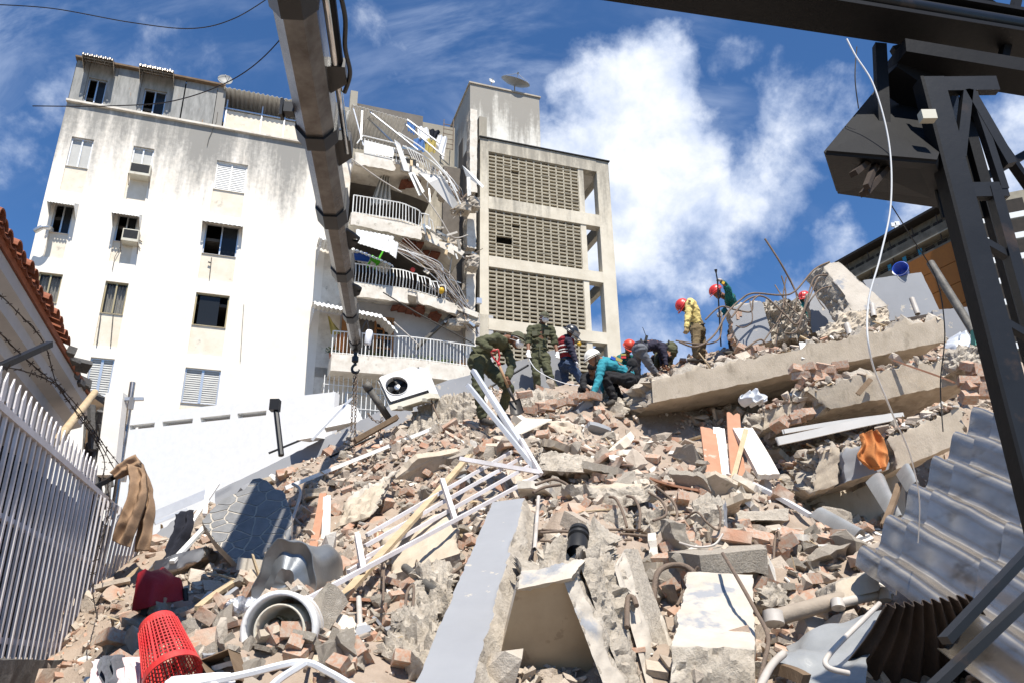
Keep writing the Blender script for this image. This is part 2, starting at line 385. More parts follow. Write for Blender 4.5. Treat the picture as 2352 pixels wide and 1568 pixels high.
mat('hair', (.012, .010, .009), .8)
mat('mask_white', (.72, .71, .69), .9, (.66, .65, .63), 9., 1.)
mat('glove_white', (.76, .75, .74), .95, (.66, .64, .62), 9., 1., .3, 60)
mat('glove_tan', (.30, .21, .10), .95, (.40, .30, .17), 9., 1., .3, 60)
mat('glove_grey', (.5, .47, .47), .95, (.40, .37, .36), 9., 1., .3, 60)
mat('teal', (.035, .25, .30), .9, (.025, .20, .25), 6., 1., .8, 14)
mat('teal_green', (.012, .125, .115), .9, (.01, .10, .09), 6., 1., .8, 14)
mat('black_cloth', (.014, .014, .016), .92, (.022, .021, .022), 6., 1., .8, 14)
mat('navy', (.020, .018, .035), .92, (.028, .026, .045), 6., 1., .6, 16)
mat('jeans', (.035, .055, .105), .92, (.05, .075, .13), 8., 1., .7, 16)
mat('grey_cloth', (.13, .135, .15), .92, (.10, .105, .12), 8., 1., .8, 14)
mat('khaki', (.17, .125, .07), .92, (.13, .095, .05), 8., 1., .8, 14)
mat('yellow_shirt', (.66, .52, .20), .92, (.58, .45, .16), 6., 1., .8, 14)
mat('red_vest', (.33, .03, .035), .85, (.26, .02, .03), 6., 1., .5, 18)
mat('reflect', (.68, .66, .64), .5)
mat('helmet_red', (.55, .035, .03), .35, spec=.5)
mat('helmet_white', (.75, .72, .64), .35, spec=.5)
mat('helmet_black', (.02, .02, .022), .3, spec=.6)
mat('helmet_orange', (.55, .06, .03), .4)
mat('boot', (.02, .018, .017), .7, (.12, .10, .08), 8., .8)
mat('shovel_red', (.55, .035, .04), .4, spec=.5)
mat('shovel_wood', (.30, .17, .085), .6, (.36, .22, .12), 6., 1.)
mat('shovel_steel', (.035, .035, .037), .5, (.09, .08, .07), 5., .7, metal=.4)
mat('red_plastic', (.55, .022, .026), .4, (.50, .06, .05), 9., 1., spec=.4)
mat('red_case', (.30, .012, .020), .6, (.24, .01, .018), 6., 1., .4, 25, col3=(.36, .16, .13), scale3=3., thr3=(.62, .75))
mat('black_plastic', (.015, .015, .016), .5)
mat('white_plastic', (.76, .76, .76), .4, (.70, .69, .66), 5., .8, spec=.5, col3=(.35, .27, .18), scale3=5., thr3=(.66, .72))
mat('old_white', (.60, .57, .48), .6, (.50, .46, .37), 4., 1., col3=(.25, .15, .08), scale3=5., thr3=(.64, .74))
mat('blue_plastic', (.02, .07, .42), .4, spec=.5)
mat('tank_grey', (.26, .27, .28), .38, (.20, .21, .22), 4., 1., .1, 14, metal=.6, col3=(.22, .12, .06), scale3=6., thr3=(.70, .74))
mat('pale_sheet', (.28, .285, .285), .32, (.20, .205, .205), 3., 1., .3, 8, spec=.5)
mat('pipe_dark', (.06, .057, .052), .6, (.16, .145, .125), 6., 1., .3, 30)
mat('pipe_beige', (.34, .28, .22), .7, (.26, .215, .17), 6., 1., .3, 30)
mat('pipe_pvc', (.50, .46, .42), .5, (.36, .32, .28), 6., 1.)
mat('cable_white', (.72, .72, .72), .5)
mat('cable_dark', (.05, .045, .04), .7)
mat('marble', (.42, .315, .20), .30, (.36, .265, .165), 6., 1., .06, 8, spec=.5, col3=(.30, .215, .13), scale3=9., thr3=(.60, .64))
mat('paver', (.21, .21, .21), .75, (.145, .145, .148), 8., 1., .3, 40)
mat('grout', (.46, .42, .36), .9, (.38, .34, .29), 8., 1., .3, 40)
mat('orange_panel', (.30, .105, .018), .7, (.25, .09, .018), 2., 1.)
mat('far_conc', (.17, .14, .105), .9, (.09, .075, .055), .8, 1., .2, 6)
mat('far_pale', (.36, .32, .25), .9, (.26, .23, .175), .8, 1.)
mat('far_dark', (.022, .018, .015), .8, (.035, .027, .022), 1.5, 1.)
mat('far_curtain', (.04, .22, .32), .9)
mat('dish_grey', (.30, .30, .29), .5, (.24, .24, .23), 5., 1.)
mat('dish_white', (.74, .74, .73), .5)
mat('leaf', (.06, .10, .025), .7, (.10, .13, .03), 9., 1.)
mat('leaf_dry', (.28, .16, .07), .9, (.20, .11, .05), 9., 1.)
mat('terracotta', (.35, .14, .07), .9)
mat('green_toy', (.08, .42, .02), .4); mat('blue_toy', (.02, .08, .40), .4); mat('yellow_toy', (.6, .36, .03), .4)
mat('antenna', (.60, .58, .55), .5, (.54, .52, .49), 3., 1.)
mat('lamp_glass', (.82, .83, .86), .25, spec=.5)
mat('ground', (.22, .20, .17), .95, (.16, .145, .125), 2., 1., .6, 14)
mat('teal_wall', (.10, .30, .24), .8, (.13, .34, .28), 4., 1.)
mat('foil', (.5, .5, .52), .2, metal=1., bump=1., bscale=20)
mat('plastic_bag', (.62, .64, .67), .25, (.5, .52, .56), 6., 1., spec=.6)
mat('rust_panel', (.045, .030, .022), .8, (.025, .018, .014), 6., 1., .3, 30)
# ================================================================ ground
g = MB(); g.add([(-1500, -1500, 0), (1500, -1500, 0), (1500, 1500, 0), (-1500, 1500, 0)], [(0, 1, 2, 3)])
struct(g.build('ground', 'ground', loc=(0, 0, 0)))
# ================================================================ apartment building, in its own frame: x along the facade, y inwards
FAZ = rad(71); FO = Vector((-1.08, 31.0, 0)); FD = Vector((math.sin(FAZ), math.cos(FAZ), 0)); FN = Vector((math.cos(FAZ), -math.sin(FAZ), 0))
def fs(u, v, t=0.):
    r = ray(u, v); k = (t + FO.dot(FN)) / (r.x * FN.x + r.y * FN.y)
    p = Vector((0, 0, CAMZ)) + r * k
    return (p - FO).dot(FD), p.z
def L3(s, t, z): return Vector((s, -t, z))
def LP(u, v, t): s, z = fs(u, v, t); return L3(s, t, z)
def fthing(name, label, cat, group=None):
    o = thing(name, label, cat, FO, group); o.rotation_euler = (0, 0, math.pi / 2 - FAZ); BASE[o.name] = Vector(); return o
bld = fthing('apartment_building', 'pale six storey apartment block with stained blank wall and torn open balconies', 'building')
def part(name, mb, mats, parent=bld, smooth=False):
    o = mb.build(name, mats, parent, smooth); BASE[o.name] = Vector(); return o
def holewall(mb, s0, s1, z0, z1, holes, t=0., mi=0):
    xs = sorted({s0, s1, *[h[0] for h in holes], *[h[1] for h in holes]}); zs = sorted({z0, z1, *[h[2] for h in holes], *[h[3] for h in holes]})
    xs = [x for x in xs if s0 - 1e-6 <= x <= s1 + 1e-6]; zs = [z for z in zs if z0 - 1e-6 <= z <= z1 + 1e-6]
    for i in range(len(xs) - 1):
        for j in range(len(zs) - 1):
            cx, cz = (xs[i] + xs[i + 1]) / 2, (zs[j] + zs[j + 1]) / 2
            if any(h[0] < cx < h[1] and h[2] < cz < h[3] for h in holes): continue
            mb.add([L3(xs[i], t, zs[j]), L3(xs[i + 1], t, zs[j]), L3(xs[i + 1], t, zs[j + 1]), L3(xs[i], t, zs[j + 1])], [(0, 1, 2, 3)], mi)
    for h in holes:                       # reveals
        a, b, c, d = h[:4]; dp = h[4] if len(h) > 4 else .22
        q = [L3(a, t, c), L3(b, t, c), L3(b, t, d), L3(a, t, d)]; w = [L3(a, t - dp, c), L3(b, t - dp, c), L3(b, t - dp, d), L3(a, t - dp, d)]
        for i in range(4): mb.add([q[i], w[i], w[(i + 1) % 4], q[(i + 1) % 4]], [(0, 1, 2, 3)], mi)
        if len(h) > 5 and h[5]: mb.add(w, [(0, 1, 2, 3)], 1)
S_L = fs(155, 232)[0]; S_R = fs(755, 470)[0]
Z_LEDGE = fs(155, 234)[1]; Z_TOP = fs(177, 137)[1]
def wrect(tl, tr, bl): # window rectangle from three seen corners
    a = fs(*tl); b = fs(*tr); c = fs(*bl)
    return [(a[0] + c[0]) / 2, b[0], c[1], (a[1] + b[1]) / 2]
# kind: s sliding, d dark, j jalousie, w white shutter
WINS = [((165, 312), (216, 323), (151, 380), 437, 's'), ((307, 335), (355, 343), (296, 394), 457, 's'), ((499, 370), (570, 378), (489, 433), 490, 'w'),
        ((127, 467), (172, 472), (113, 532), 590, 'd'), ((270, 491), (318, 498), (262, 553), 600, 'd'), ((473, 512), (551, 521), (464, 581), 640, 'd'),
        ((89, 624), (145, 631), (76, 690), 750, 'g'), ((242, 645), (296, 651), (230, 718), 793, 'g'), ((450, 671), (528, 680), (441, 745), 812, 'o'),
        ((209, 819), (264, 824), (192, 905), 0, 'j'), ((425, 842), (508, 850), (416, 923), 975, 'j')]
holes = []; wspec = []
for tl, tr, bl, vb, kd in WINS:
    r = wrect(tl, tr, bl); wspec.append((r, kd)); holes.append((*r, .20))
    if vb:
        zb = fs(bl[0] - 12, vb)[1]; holes.append((r[0], r[1], zb, r[2] - .001, .05, 1))
w = MB(); holewall(w, S_L, S_R, 2.0, Z_LEDGE, holes)
w.add([L3(S_L, 0, 2), L3(S_L, 0, Z_LEDGE), L3(S_L, -9, Z_LEDGE), L3(S_L, -9, 2)], [(0, 1, 2, 3)])
w.add([L3(S_R, 0, 2), L3(S_R, 0, Z_LEDGE), L3(S_R, -9, Z_LEDGE), L3(S_R, -9, 2)], [(3, 2, 1, 0)])
part('wall', w, ['facade', 'recess'])
# interior: back wall and floors, so openings look into dark rooms
w = MB(); w.box(L3((S_L + S_R) / 2, -3.2, 12), (S_R - S_L - .1, .1, 21.5))
for k in range(7): w.box(L3((S_L + S_R) / 2, -1.75, 6.2 + 2.77 * k), (S_R - S_L - .1, 2.8, .12))
part('interior', w, 'dark_room')
def window(r, kd, t=0., parent=bld):
    a, b, c, d = r; f = MB(); fw = .05; ti = t - .12
    for (x0, x1, z0, z1) in ((a, b, c, c + fw), (a, b, d - fw, d), (a, a + fw, c + fw, d - fw), (b - fw, b, c + fw, d - fw)):
        f.box(L3((x0 + x1) / 2, ti, (z0 + z1) / 2), (x1 - x0, .07, z1 - z0))
    mid = (a + b) / 2
    fm = {'s': 'alu_white', 'g': 'gold_frame', 'o': 'gold_frame', 'w': 'white_paint'}.get(kd, 'aluminium')
    if kd in 'sgdw': f.box(L3(mid, ti + .012, (c + d) / 2), (fw, .07, d - c - 2 * fw - .004))
    if kd == 'j': f.box(L3(mid, ti + .012, (c + d) / 2), (.09, .07, d - c - 2 * fw - .004))
    fo = part('window', f, fm, parent)
    if kd in 'sgj' or kd == 'w':
        n = 1 if kd in 'sg' else 15
        for (x0, x1) in ((a + fw, mid - fw / 2), (mid + fw / 2, b - fw)):
            p = MB()
            if kd in 'jw':
                hz = (d - c - 2 * fw) / n
                for i in range(n):
                    z = c + fw + hz * (i + .5)
                    p.add([L3(x0, ti + .022, z - hz * .62), L3(x1, ti + .022, z - hz * .62), L3(x1, ti - .012, z + hz * .62), L3(x0, ti - .012, z + hz * .62)], [(0, 1, 2, 3)])
            else:
                p.add([L3(x0, ti - .02, c + fw), L3(x1, ti - .02, c + fw), L3(x1, ti - .02, d - fw), L3(x0, ti - .02, d - fw)], [(0, 1, 2, 3)])
            part('pane', p, {'j': 'glass_light', 'w': 'white_paint'}.get(kd, {'s': 'glass_light', 'g': 'glass_clear'}.get(kd, 'glass')), fo)
    elif kd == 'o':
        p = MB(); x1 = a + (b - a) * .72
        p.add([L3(a + fw + .1, ti - .02, c + fw), L3(x1, ti - .02, c + fw), L3(x1, ti - .02, d - fw), L3(a + fw + .1, ti - .02, d - fw)], [(0, 1, 2, 3)]); part('pane', p, 'glass', fo)
    if kd == 'd':
        p = MB(); p.add([L3(mid, ti - .02, c + fw), L3(b - fw, ti - .02, c + fw), L3(b - fw, ti - .02, d - fw), L3(mid, ti - .02, d - fw)], [(0, 1, 2, 3)]); part('pane', p, 'glass', fo)
    if kd == 'g':
        p = MB(); p.grid(lambda i, j: L3(lerp(a + .08, b - .08, i), ti - .16 + .05 * math.sin(i * 34), lerp(c + .06, d - .06, j)), 40, 3); part('curtain', p, 'curtain', fo)
    return fo
for r, kd in wspec: window(r, kd)
def corr(mb, p00, p10, p01, p11, waves, amp, n=(0, 0, 1), nv=2, th=.006, per=6, mi=0):
    p00, p10, p01, p11, n = map(Vector, (p00, p10, p01, p11, n))
    return mb.grid(lambda i, j: lerp(lerp(p00, p10, i), lerp(p01, p11, i), j) + n * (amp * math.sin(i * waves * 2 * math.pi)), int(waves * per), nv, mi, th)
def awning(r, proj, drop, over=.12, parent=bld, wall_t=0., m='corr_white', wav=9):
    a, b, c, d = r; a -= over; b += over; z = d + .1; o = MB()
    corr(o, L3(a, wall_t, z), L3(b, wall_t, z), L3(a, wall_t + proj, z - drop), L3(b, wall_t + proj, z - drop), wav, .025, (0, 0, 1))
    corr(o, L3(a, wall_t + proj, z - drop), L3(b, wall_t + proj, z - drop), L3(a, wall_t + proj + .02, z - drop - .1), L3(b, wall_t + proj + .02, z - drop - .1), wav, .02, (0, -1, 0), 1)
    for x in (a, b):
        o.prism([L3(x, wall_t + .005, z - .02), L3(x, wall_t + proj, z - drop - .02), L3(x, wall_t + proj, z - drop - .1), L3(x, wall_t + .005, z - drop - .35)], (.012, 0, 0))
    ob = part('awning', o, m, parent)
    f = MB()
    for k in range(4):
        x = lerp(a + .03, b - .03, k / 3); f.bar(L3(x, wall_t + .02, z - .06), L3(x, wall_t + proj - .02, z - drop - .05), .02, .02)
    for k in (.3, .65): f.bar(L3(a + .02, wall_t + proj * k, z - drop * k - .065), L3(b - .02, wall_t + proj * k, z - drop * k - .065), .02, .02)
    part('awning_frame', f, 'aluminium', ob)
for i in (3, 4, 5): awning(wspec[i][0], .62 if i != 5 else .42, .34 if i != 5 else .2)
for pts, r in (([(500, 258), (497, 280), (480, 318), (476, 335)], .012), ([(486, 592), (481, 640)], .018), ([(484, 604), (478, 602)], .03), ([(232, 722), (222, 792)], .022), ([(260, 724), (254, 794)], .022), ([(276, 568), (264, 590), (258, 620)], .012), ([(310, 545), (326, 556)], .02), ([(308, 548), (322, 572)], .015), ([(560, 700), (556, 760), (552, 830)], .01)):
    m = MB(); m.tube([LP(u, v, .04) for u, v in pts], r, 6); part('wall_conduit', m, 'pipe_dark')
m = MB(); m.tube(bez([LP(80, 532, .5), LP(98, 522, .6), LP(112, 524, .45), LP(118, 528, .05)], 5), .09, 10); part('vent_hose', m, 'aluminium', bld, True)
# top storey: weathered cladding panels, ledge, roof edge
S_C = fs(515, 203)[0]; TW = [wrect((205, 176), (247, 184), (189, 238)), wrect((334, 202), (384, 210), (319, 262))]
pan = [(S_L, fs(196, 200)[0]), (fs(262, 215)[0], fs(318, 228)[0]), (fs(392, 235)[0], fs(418, 240)[0]), (fs(420, 240)[0], fs(492, 255)[0])]
for a, b in pan:
    p = MB(); p.box(L3((a + b) / 2, -.06, (Z_LEDGE + Z_TOP) / 2), (b - a - .02, .08, Z_TOP - Z_LEDGE)); part('cladding_panel', p, 'clad')
p = MB(); p.box(L3(fs(503, 257)[0], -.05, (Z_LEDGE + Z_TOP) / 2), (.34, .14, Z_TOP - Z_LEDGE)); part('pier', p, 'facade')
p = MB(); p.add([L3(S_L, 0, Z_LEDGE), L3(S_L, 0, Z_TOP), L3(S_L, -9, Z_TOP), L3(S_L, -9, Z_LEDGE)], [(0, 1, 2, 3)])
ws = [fs(196, 200)[0], fs(262, 215)[0], fs(318, 228)[0], fs(392, 235)[0]]
for k, r in enumerate(TW):
    x0, x1 = ws[2 * k], ws[2 * k + 1]
    for (q0, q1, z0, z1) in ((x0, r[0], Z_LEDGE, Z_TOP), (r[1], x1, Z_LEDGE, Z_TOP), (r[0], r[1], Z_LEDGE, r[2]), (r[0], r[1], r[3], Z_TOP)):
        if q1 - q0 > .01 and z1 - z0 > .01: p.box(L3((q0 + q1) / 2, -.1, (z0 + z1) / 2), (q1 - q0, .1, z1 - z0))
part('upper_wall', p, 'clad')
for r in TW:
    window(r, 'd', -.05); awning([r[0] - .12, r[1] + .12, r[2], Z_TOP - .12], .75, .18, .1, wav=7, m='galv')
p = MB(); p.box(L3((S_L + S_C) / 2, .03, Z_TOP + .04), (S_C - S_L + .1, .3, .08)); part('roof_edge', p, 'wood_dark')
p = MB(); p.box(L3((S_L + S_C) / 2, -3.0, (Z_LEDGE + Z_TOP) / 2), (S_C - S_L - .1, .1, Z_TOP - Z_LEDGE)); p.box(L3((S_L + S_C) / 2, -1.6, Z_TOP - .06), (S_C - S_L - .1, 2.9, .08)); part('interior', p, 'dark_room')
p = MB(); p.box(L3((S_L + S_R) / 2, .05, Z_LEDGE + .03), (S_R - S_L + .06, .16, .09)); part('ledge', p, 'plaster')
p = MB(); p.box(L3((S_L + S_R) / 2, -4.5, Z_LEDGE - .15), (S_R - S_L - .1, 8.9, .16)); part('roof_slab', p, 'concrete')
# roof terrace with sheet roof
zt = fs(520, 205)[1]; S_T1 = fs(690, 250)[0] + 2.2
p = MB(); corr(p, L3(S_C, .25, zt - .1), L3(S_T1, .25, zt - .1), L3(S_C, -3.5, zt + .35), L3(S_T1, -3.5, zt + .35), 28, .035); part('terrace_roof', p, 'corr_white')
for a, b in ((519, 602), (604, 655), (657, 740)):
    a, b = fs(a, 250, -.25)[0], fs(b, 280, -.25)[0]; p = MB(); p.box(L3((a + b) / 2, -.3, Z_LEDGE + .62), (b - a - .03, .05, 1.15)); part('terrace_panel', p, 'alu_white' if False else 'recess')
p = MB()
for u in (520, 603, 656, 738):
    s = fs(u, 255, -.22)[0]; p.box(L3(s, -.22, Z_LEDGE + .85), (.05, .05, 1.65))
p.box(L3((S_C + S_T1) / 2, -.22, Z_LEDGE + 1.24), (S_T1 - S_C, .06, .05)); part('terrace_frame', p, 'aluminium')
p = MB(); p.box(L3((S_C + S_T1) / 2, -3.6, Z_LEDGE + 1.1), (S_T1 - S_C, .1, 2.2)); part('terrace_back_wall', p, 'room')
p = MB(); p.box(L3(fs(812, 230, -2)[0], -2, fs(812, 230, -2)[1] - .6), (.34, .34, 2.0)); part('chimney', p, 'facade_tower')
# long stained parapet behind the top balcony
a, b = fs(700, 240, -4), fs(1045, 295, -4); p = MB(); p.box(L3((a[0] + b[0]) / 2, -4.1, b[1] - 1.6), (b[0] - a[0], .2, 3.2)); part('parapet', p, 'facade_tower')
# ---------------------------------------------------------------- torn balconies
S_B0, S_B1 = fs(800, 480)[0], fs(1062, 560)[0]
FLZ = [fs(808, v, 1.3)[1] for v in (352, 492, 652)] + [fs(762, 818, 1.3)[1]]
w = MB()                                   # left cheek of the open rooms and return of the blank wall
w.add([L3(S_R, 0, FLZ[3] - .4), L3(S_B0, 0, FLZ[3] - .4), L3(S_B0, 0, Z_LEDGE), L3(S_R, 0, Z_LEDGE)], [(0, 1, 2, 3)])
w.add([L3(S_R, 0, 2), L3(S_B1 + 1.3, 0, 2), L3(S_B1 + 1.3, 0, FLZ[3]), L3(S_R, 0, FLZ[3])], [(0, 1, 2, 3)])
w.add([L3(S_B0, 0, FLZ[2] - .4), L3(S_B0, -4, FLZ[2] - .4), L3(S_B0, -4, Z_LEDGE), L3(S_B0, 0, Z_LEDGE)], [(0, 1, 2, 3)])
part('end_wall', w, 'plaster')
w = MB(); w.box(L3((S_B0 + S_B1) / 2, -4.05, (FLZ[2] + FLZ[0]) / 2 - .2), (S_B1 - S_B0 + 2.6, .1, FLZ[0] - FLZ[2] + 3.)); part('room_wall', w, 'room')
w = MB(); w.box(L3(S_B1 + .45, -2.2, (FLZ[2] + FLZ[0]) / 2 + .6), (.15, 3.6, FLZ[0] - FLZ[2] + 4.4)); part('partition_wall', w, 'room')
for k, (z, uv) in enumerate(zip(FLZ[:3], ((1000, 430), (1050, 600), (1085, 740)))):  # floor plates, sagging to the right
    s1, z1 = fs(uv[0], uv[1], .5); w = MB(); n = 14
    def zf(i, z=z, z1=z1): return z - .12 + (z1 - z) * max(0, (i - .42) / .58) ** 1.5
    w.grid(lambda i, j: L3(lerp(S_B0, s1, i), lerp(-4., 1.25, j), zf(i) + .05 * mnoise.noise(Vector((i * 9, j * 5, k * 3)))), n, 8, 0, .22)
    w.m = [0 if (q // n) >= 5 else 1 for q in range(n * 8)] * 2 + [0] * (len(w.f) - n * 16)  # inner ceiling gets the dark material: painted shade, deeper than the front strip
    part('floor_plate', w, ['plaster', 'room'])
    # broad edge beam: sound at the left, then torn; the piece beyond the tear hangs from it
    fr = [(0, .46), (.52, .84)] if k != 1 else [(0, .62), (.66, .92)]
    for a, b in fr:
        w = MB(); hz = .42 if a == 0 else .30
        sa, sb = lerp(S_B0, s1, a), lerp(S_B0, s1, b)
        rough_hexa(w, [L3(sa, 1.36, zf(a) - hz), L3(sb, 1.36, zf(b) - hz), L3(sb, 1.22, zf(b) - hz), L3(sa, 1.22, zf(a) - hz), L3(sa, 1.36, zf(a) + .16), L3(sb, 1.36, zf(b) + .16), L3(sb, 1.22, zf(b) + .16), L3(sa, 1.22, zf(a) + .16)],
                   .14, (.07, 0, 0, .16, 0, .10 if a else 0), (1, 0, 0, 1, 0, 1), k * 3.3)
        part('balcony_edge', w, ['plaster', 'broken'])
    w = MB()                                # red clay blocks bared under the plate
    for q in range((4, 7, 9)[k]):
        i = (.62, .52, .40)[k] + q * random.uniform(.035, .06); s = lerp(S_B0, s1, i); w.box(L3(s, random.uniform(.2, .7), zf(i) - .22), (.30, random.uniform(.4, .9), .08), Matrix.Rotation(random.uniform(-.3, .3), 3, 'Y'))
    part('bare_clay_blocks', w, 'clay_dark')
    # railing: posts lean and crowd together where the slab drops
    if k > 0:
        rail = MB(); up = []; n = 26 if k == 1 else 30; e = .74
        for q in range(n):
            i = e * q / (n - 1); s = lerp(S_B0 + .05, s1, i); lean = max(0, i - .40) * 1.9
            b0 = L3(s, 1.29, zf(i) + .16); b1 = L3(s - lean * .25 + (.0 if i < .5 else random.uniform(-.05, .09)), 1.29 + lean * random.uniform(.1, .6), zf(i) + 1.02 - lean * .45)
            up.append(b1); r_ = MB(); r_.tube([b0, lerp(b0, b1, .5) + L3(0, (.18 if k == 2 else .0), 0), b1], .016 if q % 8 else .024, 6); part('baluster', r_, 'white_paint')
        rail.tube(up, .024, 6); rail.tube([L3(lerp(S_B0 + .05, s1, e * q / 20), 1.29, zf(e * q / 20) + .22) for q in range(21)], .018, 6); part('handrail', rail, 'white_paint')
# lowest balcony: sound, white front, door behind
s0, z0 = fs(762, 812, 1.3); s1, z1 = fs(1110, 868, 1.3); zB = z0
pts = [L3(lerp(s0, s1, i / 20), 1.3 + .25 * math.sin(i / 20 * math.pi) * (1 if i > 8 else .6), 0) for i in range(21)]
w = MB(); zl, zr = fs(762, 850, 1.3)[1], 0
hB = z0 - zl
vs = []; fsx = []
for p in pts: vs += [(p.x, p.y, zB - hB), (p.x, p.y, zB + .02), (p.x, 0, zB + .02), (p.x, 0, zB - hB + .1)]
for i in range(20):
    for q in range(4): fsx.append((i * 4 + q, (i + 1) * 4 + q, (i + 1) * 4 + (q + 1) % 4, i * 4 + (q + 1) % 4))
fsx += [(3, 2, 1, 0), (80, 81, 82, 83)]
w.add(vs, fsx); part('balcony_slab', w, 'plaster')
up = []
for q in range(44):
    i = q / 43 * 20; a = pts[int(min(i, 19))]; b = pts[int(min(i, 19)) + 1]; p = lerp(a, b, i - int(min(i, 19))) + Vector((0, .08, 0)); r_ = MB()
    r_.tube([(p.x, p.y, zB), (p.x, p.y, zB + .95)], .024 if q % 9 == 0 else .013, 6); part('baluster', r_, 'white_paint'); up.append(Vector((p.x, p.y, zB + .95)))
r_ = MB(); r_.tube(up, .025, 6); r_.tube([p - Vector((0, 0, .87)) for p in up], .016, 6); part('handrail', r_, 'white_paint')
w = MB(); w.box(L3((S_R + S_B1) / 2 + .6, -.06, (FLZ[3] + FLZ[2]) / 2 - .2), (S_B1 - S_R + 1.6, .1, FLZ[2] - FLZ[3] + .4)); part('balcony_wall', w, 'cornice')
# double door of small panes
da, db = fs(786, 730)[0], fs(905, 740)[0]; dz1 = fs(900, 732)[1]
f = MB(); mid = lerp(da, db, .27); m2 = lerp(da, db, .62)
for x0, x1, z0_, z1_ in ((da, db, dz1 - .1, dz1), (da, da + .1, zB, dz1 - .1), (db - .1, db, zB, dz1 - .1), (m2, m2 + .08, zB, dz1 - .1), (da + .1, mid, zB, dz1 - .1)):
    f.box(L3((x0 + x1) / 2, .04, (z0_ + z1_) / 2), (x1 - x0, .09, z1_ - z0_))
x0, x1 = m2 + .08, db - .1
for q in range(6): f.box(L3((x0 + x1) / 2, .03, lerp(zB + .15, dz1 - .12, q / 5)), (x1 - x0, .05, .07))
f.box(L3((x0 + x1) / 2, .028, (zB + dz1) / 2), (.07, .05, dz1 - zB - .2)); do = part('door', f, 'wood')
for q in range(5):
    for c_ in (0, 1):
        p = MB(); xa = lerp(x0, x1, c_ * .5 + .25); p.box(L3(xa, .015, lerp(zB + .15, dz1 - .12, (q + .5) / 5)), ((x1 - x0) / 2 - .06, .01, (dz1 - zB) / 5 - .1)); part('pane', p, 'glass', do)
p = MB(); p.box(L3((mid + m2) / 2, .0, (zB + dz1) / 2), (m2 - mid, .03, dz1 - zB - .1)); part('doorway', p, 'dark_room')
# curved corrugated canopies over the balconies
def canopy(u0, v0, u1, v1, sag, t0=1.75, rag=None, drop=.55, name='balcony_canopy'):
    a, za = fs(u0, v0, t0); b, zb = fs(u1, v1, t0); o = MB(); nw = int((b - a) / .16)
    def fn(i, j):
        ang = j * 1.25; d = (1 - math.cos(ang)) / (1 - math.cos(1.25)); y = lerp(.05, t0, math.sin(ang) / math.sin(1.25))
        zz = lerp(za, zb, i) + sag(i) + drop * (1 - d)
        return L3(lerp(a, b, i), y, zz + .03 * math.sin(i * nw * 2 * math.pi))
    o.grid(fn, nw * 6, 6, 0, .008); return part(name, o, 'corr_white')
canopy(722, 700, 915, 738, lambda i: -.5 * max(0, i - .8) / .2 * i)
canopy(735, 548, 905, 600, lambda i: -.25 * i * i, drop=.5)
# side cheeks with a slatted frame where the canopy wraps the corner
for (u, v) in ((722, 700), (738, 548)):
    a, za = fs(u, v, 1.75); o = MB()
    for q in range(7): o.bar(L3(a, .05 + q * .26, za + .55 - .10 * q), L3(a, .05 + q * .26, za - .35), .02, .02)
    for q in range(5): o.bar(L3(a, .05, za - .3 + q * .18), L3(a, 1.7, za - .3 + q * .10), .02, .02)
    part('canopy_frame', o, 'aluminium')
# caged window under the lowest balcony
ga, gb = fs(772, 860, 1.0)[0], fs(1010, 880, 1.0)[0]; gz1, gz0 = zB - hB - .05, zB - hB - 2.3
for q in range(26):
    s = lerp(ga - .4, gb, q / 25); r_ = MB(); r_.tube([L3(s, .9, gz1), L3(s, 1.0, gz0 + .8), L3(s - .02, 1.12, gz0 + .35), L3(s - .02, .95, gz0), L3(s, .2, gz0 - .05)], .016, 6); part('cage_bar', r_, 'white_paint')
r_ = MB()
for z in (gz1 - .4, gz0 + 1.0, gz0 + .45): r_.bar(L3(ga - .45, 1.02, z), L3(gb, 1.02, z), .02, .02)
for q in range(7): r_.bar(L3(ga - .42, .1, gz0 + .1 + q * .3), L3(ga - .42, 1.0, gz0 + .1 + q * .3), .015, .015)
part('cage_rail', r_, 'white_paint')
window([ga + .5, gb - .4, gz0 + .2, gz1 - .3], 'd', .13)
T0 = fs(1103, 330)[0]; w = MB(); w.box(L3((S_B1 + T0) / 2 - .1, -1.6, 13.), (T0 - S_B1 + .9, .2, 21)); part('core_wall', w, 'room')
w = MB(); w.box(L3(S_B1 - 1.2, -3.2, Z_LEDGE + .2), (3.4, .2, 4.4)); part('core_wall', w, 'facade_tower')
# plastered column left of the tower, torn
cA = [(1079, 250), (1095, 250), (1091, 740), (1067, 740)]
a0, a1 = fs(1079, 255, .3)[0], fs(1094, 258, .3)[0]; ztop = fs(1085, 250, .3)[1]; zb = fs(1085, 745, .3)[1]
for z_a, z_b, dx in ((zb - 3, fs(1080, 590, .3)[1], .0), (fs(1080, 570, .3)[1], fs(1085, 455, .3)[1], .02), (fs(1085, 440, .3)[1], ztop, .12)):
    w = MB(); x0, x1 = a0 - .1 + dx, a1 + .02 + dx * .3
    rough_hexa(w, [L3(x0, .3, z_a), L3(x1, .3, z_a), L3(x1, -.3, z_a), L3(x0, -.3, z_a), L3(x0, .3, z_b), L3(x1, .3, z_b), L3(x1, -.3, z_b), L3(x0, -.3, z_b)], .12, (.12, .12, 0, .04, 0, .05), (1, 1, 0, 1, 0, 1), z_a)
    part('column', w, ['plaster', 'broken'])
